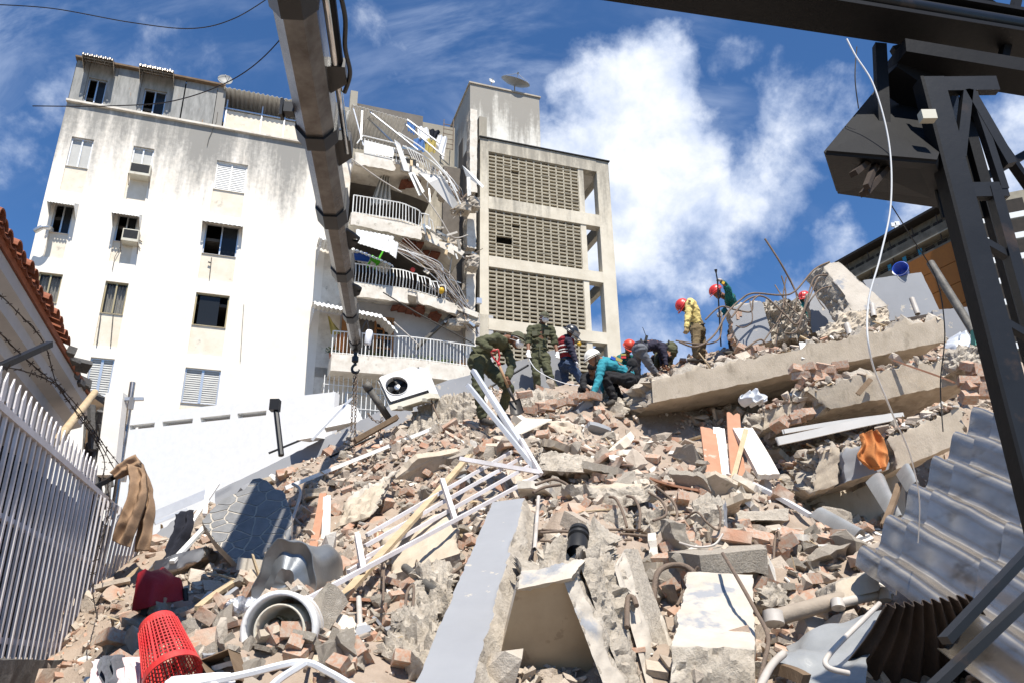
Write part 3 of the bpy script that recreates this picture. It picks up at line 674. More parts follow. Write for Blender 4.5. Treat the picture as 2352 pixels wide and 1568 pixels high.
# ================================================================ stair tower
tow = fthing('stair_tower', 'grimy concrete stair tower with breeze block screens beside the torn balconies', 'building')
def tpart(name, mb, mats, parent=tow): return part(name, mb, mats, parent)
T0, T1 = fs(1103, 330)[0], fs(1397, 372)[0]; tz = fs(1113, 318)[1]
TB0, TB1 = fs(1122, 400)[0], fs(1330, 430)[0]; TP1 = fs(1342, 430)[0]; TC0 = fs(1372, 420)[0]
levels = [(tz, fs(1122, 348)[1]), (fs(1122, 451)[1], fs(1122, 479)[1]), (fs(1122, 587)[1], fs(1122, 612)[1]), (fs(1122, 731)[1], fs(1122, 757)[1])]
levels.append((2 * levels[3][0] - levels[2][0], 2 * levels[3][1] - levels[2][1]))
DEP = 4.6
w = MB(); w.box(L3((T0 + TB0) / 2, -.21, tz / 2 + .5), (TB0 - T0, .40, tz - 1)); tpart('corner_pier', w, 'facade_tower')
w = MB(); w.box(L3((TC0 + T1) / 2, -.215, tz / 2 + .5), (T1 - TC0, .41, tz - 1)); tpart('corner_pier', w, 'facade_tower')
for x, ww in (((TC0 + T1) / 2, T1 - TC0), ((T0 + TB0) / 2, .4)):
    w = MB(); w.box(L3(x, -DEP, tz / 2 + .5), (ww, .4, tz - 1.2)); tpart('rear_pier', w, 'facade_tower')
for k, (za, zb_) in enumerate(levels):
    w = MB(); w.box(L3((TB0 + TC0) / 2, -.21, (za + zb_) / 2), (TC0 - TB0 + .002, .44, za - zb_)); tpart('beam', w, 'facade_tower')
    w = MB(); w.box(L3((TC0 + T1) / 2 - .02, -DEP / 2, (za + zb_) / 2 - .02), (.26, DEP - .85, za - zb_ - .04)); tpart('side_beam', w, 'facade_tower')
    w = MB(); w.box(L3((T0 + TC0) / 2, -DEP, (za + zb_) / 2), (TC0 - T0, .3, (za - zb_))); tpart('rear_beam', w, 'facade_tower') if k in (0,) else None
    if k < 4:
        w = MB(); w.box(L3((TB1 + TP1) / 2, -.2, (zb_ + levels[k + 1][0]) / 2), (TP1 - TB1, .34, zb_ - levels[k + 1][0])); tpart('mullion', w, 'facade_tower')
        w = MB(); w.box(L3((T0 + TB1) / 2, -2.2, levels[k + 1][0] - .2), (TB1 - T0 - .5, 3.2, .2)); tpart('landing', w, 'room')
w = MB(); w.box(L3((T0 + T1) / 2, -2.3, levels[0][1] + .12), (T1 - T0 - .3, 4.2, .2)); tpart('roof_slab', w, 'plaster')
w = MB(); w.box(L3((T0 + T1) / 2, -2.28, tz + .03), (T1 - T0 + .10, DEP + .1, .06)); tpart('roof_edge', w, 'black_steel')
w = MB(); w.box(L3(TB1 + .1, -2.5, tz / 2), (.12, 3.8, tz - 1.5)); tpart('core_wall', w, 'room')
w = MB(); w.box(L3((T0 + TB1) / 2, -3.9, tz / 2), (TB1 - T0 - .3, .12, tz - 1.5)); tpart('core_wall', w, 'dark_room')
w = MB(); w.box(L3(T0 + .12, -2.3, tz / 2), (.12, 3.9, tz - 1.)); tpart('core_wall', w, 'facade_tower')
# breeze blocks: shared mesh, one object each
NC, NR = 12, 13
def block_mesh(bw, bh):
    m = MB(); b_ = .028; dpt = .12
    for (cx, cz, sx, sz) in ((0, -bh / 2 + b_ / 2, bw, b_), (0, bh / 2 - b_ / 2, bw, b_), (-bw / 2 + b_ / 2, 0, b_, bh - 2 * b_), (bw / 2 - b_ / 2, 0, b_, bh - 2 * b_)):
        m.box((cx, .06, cz), (sx, dpt, sz))
    return m
rest = MB(); cnt = 0; bm_ = None
for k in range(4):
    zhi, zlo = levels[k][1], levels[k + 1][0]; bw = (TB1 - TB0) / NC; bh = (zhi - zlo) / NR
    src = block_mesh(bw * .985, bh * .93)
    for j in range(NR):
        for i in range(NC):
            if k == 1 and i in (1, 2) and j in (4, 5): continue
            if (k, i, j) in ((0, 3, 8), (1, 3, 9)): continue
            c = L3(TB0 + bw * (i + .5), -.06, zlo + bh * (j + .5))
            if cnt < 300:
                if bm_ is None or j == i == 0:
                    o = src.build('breeze_block', 'breeze', loc=(0, 0, 0)); bm_ = o.data
                else:
                    o = bpy.data.objects.new('breeze_block', bm_); COL.objects.link(o)
                o.parent = tow; o.location = c + Vector((0, random.uniform(-.008, .012), 0)); o.rotation_euler = (random.gauss(0, .02), random.gauss(0, .006), 0); cnt += 1
            else:
                q = MB(); q.v = [tuple(Vector(p) + c) for p in src.v]; rest.add(q.v, src.f)
ro = tpart('breeze_block_screen', rest, 'breeze'); ro['kind'] = 'stuff'
# penthouse on the roof
a = fs(1080, 192, -1.6); b = fs(1238, 218, -1.6); w = MB(); x0, x1, zt2 = a[0], b[0], a[1]
w.box(L3((x0 + x1) / 2, -1.6 - 2.1, (zt2 + tz) / 2), (x1 - x0, 4.2, zt2 - tz)); tpart('penthouse', w, 'penthouse')
w = MB(); w.box(L3((x0 + x1) / 2, -1.6 - 2.1, zt2 + .04), (x1 - x0 + .14, 4.34, .08)); tpart('penthouse_roof_edge', w, 'concrete')
w = MB(); w.box(L3(x0 - .01, -3.2, tz + 1.0), (.04, .8, 1.9)); tpart('penthouse_door', w, 'dark_room')
w = MB(); w.box(L3(fs(1108, 260, -.1)[0], -.2, tz + .55), (.38, .4, 1.3)); tpart('roof_stub', w, 'facade_tower')
# ================================================================ rubble slope
CT = [(330, 1400, 6.0), (430, 1345, 6.8), (500, 1300, 7.8), (380, 1250, 9.6), (560, 1390, 6.0), (620, 1270, 7.9), (680, 1170, 9.4), (540, 1190, 11.2),
      (560, 1130, 12.6), (700, 1060, 12.2), (850, 1000, 12.4), (960, 955, 12.8), (1090, 915, 13.3), (1230, 893, 14.0), (800, 1150, 9.3), (900, 1070, 10.2), (1000, 1005, 10.7), (1105, 988, 10.45),
      (1200, 955, 11.2), (1290, 920, 12.4), (1390, 930, 11.8), (1300, 893, 14.2), (900, 1260, 7.4), (1000, 1400, 5.7), (850, 1430, 5.3), (1100, 1150, 8.2), (1200, 1085, 8.8), (1300, 1035, 9.4), (1400, 1000, 10.0),
      (1300, 1190, 6.9), (1400, 1140, 7.5), (1500, 1105, 8.0), (1600, 1065, 8.6), (1600, 1170, 7.1), (1700, 1190, 6.8), (1500, 1260, 5.8), (1700, 1290, 5.5), (1850, 1260, 6.0), (1960, 1285, 5.5), (1900, 1385, 4.9),
      (1800, 1205, 7.0), (1700, 1120, 7.9), (1880, 1232, 7.9), (2000, 1240, 8.2), (2100, 1250, 7.4), (1500, 1012, 11.3), (1620, 1018, 11.2), (1750, 1032, 11.0), (1900, 1150, 10.4), (2050, 1150, 10.3), (1790, 1110, 9.2), (1850, 1160, 9.2),
      (1600, 822, 14.2), (1750, 800, 14.0), (1900, 765, 13.6), (2100, 745, 13.2), (1470, 865, 14.2), (2250, 790, 12.4), (700, 1420, 5.2), (1200, 1420, 5.0), (1550, 1400, 4.9), (2100, 1400, 4.6),
      (400, 1560, 4.5), (700, 1585, 4.2), (1000, 1590, 4.1), (1300, 1590, 4.0), (1600, 1590, 4.0), (1900, 1590, 4.0), (2200, 1560, 4.0)]
cp = [P(*q) for q in CT] + [Vector(q) for q in ((-4, 2.4, .4), (-2, 2.2, .5), (0, 2.1, .5), (2, 2.2, .5), (4.5, 2.4, .4), (-4, .5, -.1), (0, .3, -.1), (4, .5, -.1), (-6.5, 9, 1.5), (-7.5, 13, 2.4),
     (-8, 18, 2.6), (-3, 19, 4.5), (1, 19, 6.3), (4, 19, 6.6), (8, 18, 6.2), (9.5, 13, 5.4), (9.5, 8, 3.0), (8, 4.5, 1.2), (-6, 6, .9), (-3.0, 5., 1.15), (-3.1, 4, .8), (-3.5, 6.2, 1.35), (-2.6, 3.4, .9), (-6.5, 22, 3.0), (2, 22.5, 5.), (8, 22.5, 5.))]
CX = np.array([[p.x, p.y] for p in cp]); CZ = np.array([p.z for p in cp])
def _phi(d2): return d2 * np.log(d2 + 1e-9) * .5
_D = ((CX[:, None, :] - CX[None]) ** 2).sum(-1); n_ = len(CX)
A_ = np.zeros((n_ + 3, n_ + 3)); A_[:n_, :n_] = _phi(_D) + np.eye(n_) * .06; A_[:n_, n_] = 1; A_[:n_, n_ + 1:] = CX; A_[n_, :n_] = 1; A_[n_ + 1:, :n_] = CX.T
_W = np.linalg.solve(A_, np.concatenate([CZ, np.zeros(3)]))
def hz_raw(q):
    q = np.atleast_2d(q); out = np.zeros(len(q))
    for i in range(0, len(q), 20000):
        b = q[i:i + 20000]; d = ((b[:, None, :] - CX[None]) ** 2).sum(-1)
        out[i:i + 20000] = _phi(d) @ _W[:n_] + _W[n_] + b @ _W[n_ + 1:]
    return out
GX, GY, GR = (-8.6, 10.4), (.4, 22.4), .085
nxg, nyg = int((GX[1] - GX[0]) / GR), int((GY[1] - GY[0]) / GR)
gx = np.linspace(*GX, nxg + 1); gy = np.linspace(*GY, nyg + 1)
gq = np.stack(np.meshgrid(gx, gy), -1).reshape(-1, 2)
gzv = hz_raw(gq)
nzv = np.array([mnoise.fractal(Vector((x * 1.1, y * 1.1, 3.)), .75, 2.1, 5) for x, y in gq])
nzw = np.array([mnoise.noise(Vector((x * 2.1, y * 2.1, 9.))) for x, y in gq])
gzv = np.maximum(gzv + nzv * .20 - .22 * np.maximum(0, np.abs(nzw) * -2.2 + .45) - .02, -.05)
GZ = gzv.reshape(nyg + 1, nxg + 1)
def HZ(x, y):
    fx = min(max((x - GX[0]) / (GX[1] - GX[0]) * nxg, 0), nxg - 1e-6); fy = min(max((y - GY[0]) / (GY[1] - GY[0]) * nyg, 0), nyg - 1e-6)
    i, j = int(fx), int(fy); a, b = fx - i, fy - j
    return (GZ[j, i] * (1 - a) + GZ[j, i + 1] * a) * (1 - b) + (GZ[j + 1, i] * (1 - a) + GZ[j + 1, i + 1] * a) * b
def hit(u, v, lift=0.):                 # where a sight line meets the slope
    r = ray(u, v); prev = None
    y = 2.2
    while y < 21:
        k = y / r.y; x = r.x * k; z = CAMZ + r.z * k
        if z < HZ(x, y): return Vector((x, y, HZ(x, y) + lift))
        y += .04
    k = 12 / r.y; return Vector((r.x * k, 12, CAMZ + r.z * k))
me = bpy.data.meshes.new('rubble_slope')
vid = np.arange((nxg + 1) * (nyg + 1)).reshape(nyg + 1, nxg + 1)
fq = np.stack([vid[:-1, :-1], vid[:-1, 1:], vid[1:, 1:], vid[1:, :-1]], -1).reshape(-1, 4)
me.vertices.add(len(gq)); me.vertices.foreach_set('co', np.column_stack([gq, gzv]).ravel())
me.loops.add(fq.size); me.loops.foreach_set('vertex_index', fq.ravel())
me.polygons.add(len(fq)); me.polygons.foreach_set('loop_start', np.arange(0, fq.size, 4)); me.polygons.foreach_set('use_smooth', np.ones(len(fq), bool))
me.materials.append(MATS['dust']); me.update(); me.validate()
mo = bpy.data.objects.new('rubble_slope', me); COL.objects.link(mo); struct(mo)
# ---------------------------------------------------------------- fragment templates
def frag(kind, seed):
    r = random.Random(seed); bm = bmesh.new()
    if kind == 'lump':
        for _ in range(11):
            v = Vector((r.gauss(0, 1), r.gauss(0, 1), r.gauss(0, .8))); v.normalize(); bm.verts.new(Vector((v.x * r.uniform(.7, 1.1), v.y * r.uniform(.5, .9), v.z * r.uniform(.4, .75))))
        bmesh.ops.convex_hull(bm, input=bm.verts)
    elif kind == 'shard':
        n = r.randint(4, 6); a0 = r.random() * 6; t = r.uniform(.06, .16)
        ring = [(math.cos(a0 + k * 6.283 / n) * r.uniform(.6, 1.15), math.sin(a0 + k * 6.283 / n) * r.uniform(.4, .9)) for k in range(n)]
        for z in (-t, t):
            for x, y in ring: bm.verts.new((x * (1 + r.uniform(-.08, .08)), y, z + r.uniform(-.02, .02)))
        bmesh.ops.convex_hull(bm, input=bm.verts)
    elif kind == 'brick':
        l = r.uniform(.55, 1.15)
        for x in (-l, l):
            for y in (-.52, .52):
                for z in (-.3, .3):
                    bm.verts.new((x * r.uniform(.8, 1.05), y * r.uniform(.85, 1.03), z * r.uniform(.85, 1.05)))
        if r.random() < .6: bm.verts.new((l * 1.25, r.uniform(-.3, .3), r.uniform(-.2, .2)))
        bmesh.ops.convex_hull(bm, input=bm.verts)
    elif kind == 'splinter':
        for x in (-2.6, 2.6):
            for y in (-.16, .16):
                for z in (-.09, .09): bm.verts.new((x * r.uniform(.7, 1.1), y * r.uniform(.5, 1.2), z))
        bmesh.ops.convex_hull(bm, input=bm.verts)
    bm.verts.index_update()
    loose = [v for v in bm.verts if not v.link_faces]
    if loose: bmesh.ops.delete(bm, geom=loose, context='VERTS'); bm.verts.index_update()
    bmesh.ops.triangulate(bm, faces=bm.faces)
    vs = np.array([v.co[:] for v in bm.verts]); fs_ = np.array([[v.index for v in f.verts] for f in bm.faces]); bm.free()
    return vs, fs_
TPL = {k: [frag(k, i * 7 + j) for i in range(10)] for j, k in enumerate(('lump', 'shard', 'brick', 'splinter'))}
def rand_rot(tilt):
    q = Matrix.Rotation(RNG.uniform(0, 6.283), 3, 'Z')
    t = Matrix.Rotation(RNG.normal(0, tilt), 3, 'X') @ Matrix.Rotation(RNG.normal(0, tilt), 3, 'Y')
    return t @ q
def density(x, y):                       # places the photograph shows loose fragments
    d = math.hypot(x, y - 0.)
    return 1.0
def scatter_mass(name, n, size, label, zone, mixw):
    V = []; F = []; Mi = []; off = 0
    kinds = list(mixw)
    pr = np.array([mixw[k][1] for k in kinds]); pr = pr / pr.sum()
    c = 0
    while c < n:
        x, y = zone()
        k = kinds[RNG.choice(len(kinds), p=pr)]; shape, _, mi = mixw[k]
        vs, fc = TPL[shape][RNG.integers(10)]
        s = size() * (1. if shape != 'splinter' else .9) * (1.05 + 1.0 * mnoise.noise(Vector((x * 1.3, y * 1.3, 7.))))
        R = np.array(rand_rot(.45 if shape != 'lump' else 1.2))
        z = HZ(x, y); zx = (HZ(x + .1, y) - z) / .1; zy = (HZ(x, y + .1) - z) / .1
        nn = Vector((-zx, -zy, 1)).normalized(); Q = np.array(Vector((0, 0, 1)).rotation_difference(nn).to_matrix())
        p = (vs * s) @ (Q @ R).T + np.array([x, y, z + s * RNG.uniform(-.05, .35)])
        V.append(p); F.append(fc + off); Mi.append(np.full(len(fc), mi)); off += len(p); c += 1
    V = np.concatenate(V); F = np.concatenate(F); Mi = np.concatenate(Mi)
    me = bpy.data.meshes.new(name); me.vertices.add(len(V)); me.vertices.foreach_set('co', V.ravel()); me.loops.add(F.size); me.loops.foreach_set('vertex_index', F.ravel())
    me.polygons.add(len(F)); me.polygons.foreach_set('loop_start', np.arange(0, F.size, 3)); me.polygons.foreach_set('material_index', Mi)
    for q in ('rub_conc', 'rub_grey', 'brick', 'rub_white', 'wood_pale'): me.materials.append(MATS[q])
    me.update(); me.shade_flat(); o = bpy.data.objects.new(name, me); COL.objects.link(o)
    return tag(o, label, 'rubble', None, 'stuff')
def zone_all():
    while True:                          # uniform over the part of the ground the camera can look at
        y = 3.2 + (RNG.random() ** .8) * 12.5
        x = RNG.uniform(-.62, .66) * y
        if RNG.random() < min(.85, max(0, (mnoise.noise(Vector((x * .75, y * .75, 4.))) - .02) * 3.2)): continue
        if abs(x) < 8.4 and -5.4 < x: return x, y
MIX = {'a': ('lump', .27, 0), 'b': ('shard', .20, 0), 'c': ('lump', .10, 1), 'd': ('brick', .13, 2), 'e': ('shard', .13, 2), 'f': ('shard', .06, 3), 'g': ('lump', .04, 3), 'h': ('splinter', .03, 4), 'i': ('brick', .10, 0)}
scatter_mass('fine_rubble', 46000, lambda: min(.15, max(.010, RNG.lognormal(math.log(.026), .68))), 'fine mixed rubble of mortar brick and plaster covering the slope', zone_all, MIX)
# ---------------------------------------------------------------- single lumps
def rock_mesh(name, seed, kind):
    r = random.Random(seed); bm = bmesh.new()
    if kind == 'c':
        for _ in range(9):
            v = Vector((r.gauss(0, 1), r.gauss(0, 1), r.gauss(0, 1))).normalized(); bm.verts.new(Vector((v.x, v.y * r.uniform(.6, .9), v.z * r.uniform(.4, .7))))
        bmesh.ops.convex_hull(bm, input=bm.verts)
    else:
        l = r.uniform(.6, 1.1)
        for x in (-l, l):
            for y in (-.5, .5):
                for z in (-.33, .33): bm.verts.new((x * r.uniform(.85, 1.05), y, z * r.uniform(.9, 1.05)))
        bmesh.ops.convex_hull(bm, input=bm.verts)
    lo = [v for v in bm.verts if not v.link_faces]
    if lo: bmesh.ops.delete(bm, geom=lo, context='VERTS')
    bmesh.ops.triangulate(bm, faces=bm.faces)
    bmesh.ops.subdivide_edges(bm, edges=bm.edges, cuts=2 if kind == 'c' else 1, use_grid_fill=True)
    for v in bm.verts:
        a = .10 if kind == 'c' else .035
        v.co += nz(v.co, 2.4, seed) * a + nz(v.co, 6, seed) * a * .45
    me = bpy.data.meshes.new(name); bm.to_mesh(me); bm.free(); return me
RK = {m: [rock_mesh('lump', s * 3.7 + 1, 'c') for s in range(8)] for m in ('broken', 'rub_grey')}
RK['brick'] = [rock_mesh('brick', s * 2.3 + 5, 'b') for s in range(8)]
for m, l in RK.items():
    for q in l: q.materials.append(MATS[m])
def scatter_single(name, label, cat, group, meshes, n, size, zone, tilt=.8, sink=.25):
    for _ in range(n):
        x, y = zone(); s = size(); o = bpy.data.objects.new(name, meshes[RNG.integers(len(meshes))]); COL.objects.link(o)
        o.location = (x, y, HZ(x, y) + s * sink); o.rotation_euler = (RNG.normal(0, tilt), RNG.normal(0, tilt), RNG.uniform(0, 6.28)); o.scale = (s, s * RNG.uniform(.75, 1.1), s * RNG.uniform(.8, 1.2))
        tag(o, label, cat, group)
def zone_uv(boxes):
    def f():
        while True:
            b = boxes[RNG.integers(len(boxes))]
            p = hit(RNG.uniform(b[0], b[2]), RNG.uniform(b[1], b[3]))
            return p.x, p.y
    return f
ZN = [((480, 1120, 760, 1380), 'beside the crazy paving slab'), ((760, 1040, 1150, 1130), 'above the white tube railing'), ((760, 1130, 1130, 1400), 'under the white tube railing'), ((1150, 930, 1450, 1040), 'on the slope below the shovel'), ((1200, 1050, 1480, 1190), 'around the tan slab fragment'),
      ((1480, 1040, 1800, 1220), 'around the foot of the upright planks'), ((1440, 1230, 1760, 1390), 'around the upright column chunk'), ((1800, 1190, 2030, 1400), 'left of the corrugated sheets'), ((250, 1400, 560, 1560), 'around the red basket'), ((560, 1400, 950, 1560), 'around the white tub')]
def shard_mesh(seed):
    r = random.Random(seed); n = r.randint(5, 7); bm = bmesh.new(); a0 = r.random() * 6; t = r.uniform(.10, .2)
    ring = [(math.cos(a0 + k * 6.283 / n) * r.uniform(.7, 1.2), math.sin(a0 + k * 6.283 / n) * r.uniform(.5, .9)) for k in range(n)]; pts = []
    for k in range(n):
        p, q = ring[k], ring[(k + 1) % n]
        for w in (0, .25, .5, .75): pts.append((lerp(p[0], q[0], w) + r.gauss(0, .03), lerp(p[1], q[1], w) + r.gauss(0, .03)))
    lo = [bm.verts.new((x * r.uniform(.93, 1), y * r.uniform(.93, 1), -t + r.gauss(0, .02))) for x, y in pts]; hi = [bm.verts.new((x, y, t)) for x, y in pts]; N = len(pts)
    bm.faces.new(hi); bm.faces.new(lo[::-1])
    for k in range(N): bm.faces.new((lo[k], lo[(k + 1) % N], hi[(k + 1) % N], hi[k]))
    me = bpy.data.meshes.new('shard'); bm.to_mesh(me); bm.free(); return me
SHD = [shard_mesh(k) for k in range(8)]
for k, q in enumerate(SHD): q.materials.append(MATS[('beam', 'broken', 'plaster', 'beam', 'recess', 'broken', 'grey_paint', 'beam')[k]])
for bx_, where in ZN:
    z_ = zone_uv([bx_]); ar = (bx_[2] - bx_[0]) * (bx_[3] - bx_[1]) / 1e4; w_ = where.replace('on the slope ', '')
    scatter_single('concrete_lump', 'rough pale concrete lump lying loose ' + w_, 'concrete lump', 'loose concrete lumps', RK['broken'], int(5 + 3.0 * ar), lambda: float(min(.3, RNG.lognormal(math.log(.095), .45))), z_)
    scatter_single('mortar_lump', 'small grey mortar lump lying loose ' + w_, 'mortar lump', 'loose mortar lumps', RK['rub_grey'], int(3 + 1.6 * ar), lambda: RNG.uniform(.04, .11), z_)
    scatter_single('broken_brick', 'broken dusty clay brick lying loose ' + w_, 'brick', 'loose broken bricks', RK['brick'], int(4 + 3.2 * ar), lambda: RNG.uniform(.06, .13), z_, .5)
    scatter_single('slab_shard', 'flat broken slab shard lying tilted ' + w_, 'slab shard', 'flat slab shards', SHD, int(4 + 1.7 * ar), (lambda: float(min(.50, RNG.lognormal(math.log(.18), .5)))) if bx_[3] < 1395 else (lambda: float(min(.15, RNG.lognormal(math.log(.08), .35)))), z_, .45, .15)
# ================================================================ big broken pieces
def block(name, label, cat, BL, BR, TR, TL, back, amp, mi, mats, res=.09, seed=1., group=None, nsc=7., parent=None):
    bl, br, tr, tl = [P(*q) for q in (BL, BR, TR, TL)]; b = Vector(back)
    m = MB(); rough_hexa(m, [bl, br, br + b, bl + b, tl, tr, tr + b, tl + b], res * .55, amp, mi, seed, nsc * 1.5, 64)
    o = m.build(name, mats, parent); smooth_by_angle(o, 42)
    if parent is None: tag(o, label, cat, group)
    return o
BK = ['beam', 'broken', 'grey_paint', 'dusty_plaster']
# faces: bottom, top, front, right, back, left
block('floor_slab', 'long tan floor slab edge on top of the collapsed stack, under the kneeling rescuers', 'concrete slab', (1490, 927, 11.3), (2178, 783, 10.3), (2160, 724, 10.3), (1486, 868, 11.3), (-.5, 2.4, -.02), (.025, .13, .005, .12, 0, .22), (0, 1, 0, 1, 1, 1), BK, .10, 2.)
block('concrete_beam', 'cracked tan concrete beam second from the top of the stack at the right', 'concrete beam', (1902, 941, 9.6), (2280, 866, 9.2), (2280, 798, 9.2), (1838, 893, 9.6), (-.2, 1.7, 0), (.03, .10, .005, .1, 0, .16), (0, 1, 0, 1, 1, 1), BK, .08, 5.)
block('slab_fragment', 'torn slab fragment with red clay blocks inside, left of the second beam', 'slab fragment', (1748, 990, 9.9), (1842, 938, 9.75), (1868, 905, 9.75), (1752, 938, 9.9), (-.1, .8, 0), (.05, .12, .03, .1, 0, .14), (1, 1, 0, 1, 1, 1), BK, .06, 8.)
block('concrete_beam', 'lowest tan concrete beam of the stack, right of the orange cloth', 'concrete beam', (2057, 1078, 8.5), (2215, 1015, 8.3), (2205, 928, 8.3), (2036, 1003, 8.5), (0, 1.6, 0), (.02, .10, .005, .1, 0, .05), (0, 1, 0, 1, 1, 1), BK, .07, 11.)
block('concrete_beam', 'grey painted beam stub beneath the orange cloth, cracked at its left end', 'concrete beam', (1940, 1108, 8.6), (2050, 1076, 8.52), (2030, 1010, 8.52), (1935, 1035, 8.6), (-.1, 1.3, 0), (.02, .08, .008, .05, 0, .03), (0, 1, 2, 1, 1, 2), BK, .06, 14.)
block('concrete_beam', 'bare tan beam end left of the grey painted stub with a jagged crack', 'concrete beam', (1862, 1132, 8.75), (1928, 1110, 8.66), (1926, 1030, 8.66), (1880, 1040, 8.75), (-.1, 1.3, 0), (.03, .1, .02, .06, 0, .16), (0, 1, 0, 1, 1, 1), BK, .06, 17.)
block('wall_fragment', 'square grey painted wall block standing upright in front of the tangled reinforcing bars', 'wall fragment', (1698, 800, 12.6), (1776, 783, 12.6), (1750, 690, 12.7), (1671, 709, 12.7), (.05, .4, 0), (.02, .07, 0, .05, 0, .05), (1, 1, 2, 1, 1, 1), BK, .06, 20.)
block('column_stump', 'shattered rough concrete column stump behind the grey wall block', 'column', (1752, 792, 12.9), (1858, 768, 12.9), (1838, 676, 13.0), (1748, 690, 13.0), (.1, .6, 0), (.1, .16, .12, .1, 0, .1), (1, 1, 1, 1, 1, 1), BK, .055, 23., None, 8.)
block('wall_fragment', 'narrow shaded grey wall piece under the leaning pale slab', 'wall fragment', (1866, 765, 13.2), (1960, 745, 13.2), (1945, 660, 13.4), (1855, 676, 13.4), (.05, .25, 0), (0, .05, 0, .05, 0, .05), (1, 1, 2, 1, 1, 1), BK, .07, 26.)
block('leaning_slab', 'pale sunlit slab leaning steeply on top of the collapsed stack', 'concrete slab', (1963, 716, 12.3), (2042, 704, 12.3), (1926, 600, 12.7), (1884, 606, 12.7), (-.16, .34, -.16), (.03, .05, .0, .04, 0, .06), (1, 1, 3, 1, 1, 1), BK, .07, 29.)
block('wall_fragment', 'large clean grey painted wall panel carrying the blue bucket', 'wall fragment', (2030, 740, 13.0), (2160, 716, 13.0), (2116, 625, 13.1), (1982, 644, 13.1), (.03, .2, 0), (0, .012, 0, .01, 0, .03), (2, 2, 2, 2, 2, 2), BK, .09, 31.)
block('wall_fragment', 'lower grey painted wall panel behind the slanting black drain pipe', 'wall fragment', (2150, 800, 12.4), (2262, 785, 12.3), (2250, 702, 12.3), (2142, 713, 12.4), (.03, .2, 0), (.05, .012, 0, .01, 0, .03), (1, 2, 2, 2, 2, 2), BK, .09, 33.)
block('slab_fragment', 'chipped low slab end on the upper slab below the leaning pale slab', 'slab fragment', (1880, 775, 11.9), (2045, 742, 11.8), (2040, 700, 11.9), (1935, 722, 12.), (0, .5, 0), (.03, .1, .05, .05, 0, .12), (1, 1, 0, 1, 1, 1), BK, .06, 35.)
# middle and foreground
block('grey_wall', 'long sloping grey painted wall band at the head of the slope below the balconies', 'wall fragment', (500, 1235, 12.3), (1010, 985, 13.0), (986, 886, 13.1), (492, 1128, 12.5), (.12, .25, 0), (0, .03, 0, .03, 0, .05), (2, 1, 2, 1, 1, 1), BK, .16, 37.)
block('grey_wall', 'grey painted wall band behind the two rescuers in olive overalls', 'wall fragment', (1006, 985, 13.5), (1305, 950, 15.0), (1292, 798, 15.1), (992, 884, 13.6), (.1, .25, 0), (0, .03, 0, .03, 0, .03), (2, 1, 2, 1, 1, 1), BK, .16, 39.)
block('grey_strip_slab', 'long narrow grey painted slab strip pointing up the slope in the foreground', 'concrete slab', (905, 1680, 3.3), (1060, 1680, 3.3), (1206, 1142, 6.6), (1131, 1152, 6.6), (.10, .02, -.16), (.0, .0, 0, .035, 0, .02), (1, 1, 2, 1, 1, 1), BK, .07, 41., None, 9.)
block('marble_panel', 'brown veined marble panel in shade between the strip slab and the column', 'marble panel', (1105, 1680, 4.42), (1440, 1680, 4.42), (1296, 1326, 4.0), (1188, 1346, 4.0), (0.0, .12, .05), (0, 0, 0, 0, 0, 0), (0, 0, 0, 0, 0, 0), ['marble'], .2, 43.)
block('plaster_edge', 'thick white plaster edge running along the top of the marble panel', 'plaster edge', (1186, 1352, 3.96), (1312, 1326, 3.96), (1345, 1285, 4.1), (1197, 1312, 4.1), (.02, .25, -.02), (.01, .02, .015, .02, 0, .02), (3, 3, 3, 1, 1, 1), BK, .035, 45., None, 12.)
block('plaster_edge', 'white plaster strip running down the right side of the marble panel', 'plaster edge', (1428, 1680, 3.9), (1478, 1680, 3.95), (1330, 1322, 4.08), (1292, 1328, 4.0), (.06, .25, .04), (.0, .0, .012, .02, 0, .012), (3, 3, 3, 1, 1, 1), BK, .035, 47., None, 12.)
block('mortar_strip', 'grey mortar strip between the plaster edge and the broken column', 'mortar strip', (1474, 1680, 4.0), (1520, 1680, 4.05), (1362, 1285, 4.2), (1330, 1290, 4.12), (.06, .25, .04), (.0, .02, .03, .02, 0, .015), (1, 1, 1, 1, 1, 1), BK, .035, 49., None, 12.)
block('fallen_column', 'rough broken column leaning right beside the marble panel, pale on its right face', 'column', (1500, 1680, 4.15), (1560, 1680, 4.3), (1434, 1296, 4.55), (1358, 1268, 4.4), (-.05, .35, .1), (.0, .10, .07, .02, 0, .03), (1, 1, 1, 3, 1, 1), BK, .04, 51., None, 11.)
block('fallen_column', 'cream plastered face piece along the right of the leaning column', 'column', (1515, 1680, 4.05), (1572, 1680, 4.3), (1442, 1296, 4.62), (1410, 1296, 4.45), (.08, .12, .1), (.0, .02, .012, .02, 0, .02), (3, 3, 3, 3, 1, 3), BK, .05, 52., None, 10.)
block('concrete_lump', 'white crusted concrete mass around the black pipe stub', 'concrete lump', (1205, 1322, 4.7), (1420, 1300, 4.8), (1385, 1240, 5.2), (1260, 1250, 5.2), (0, .5, .06), (.05, .12, .07, .1, 0, .1), (1, 1, 1, 1, 1, 1), BK, .05, 53., None, 9.)
block('concrete_block', 'big cream topped concrete block with a crumbled white front at the bottom right', 'concrete block', (1538, 1700, 3.8), (1728, 1700, 3.8), (1736, 1488, 3.95), (1540, 1480, 3.95), (.33, 1.05, .43), (.0, .008, .035, .01, 0, .02), (1, 3, 1, 0, 1, 1), BK, .045, 55., None, 10.)
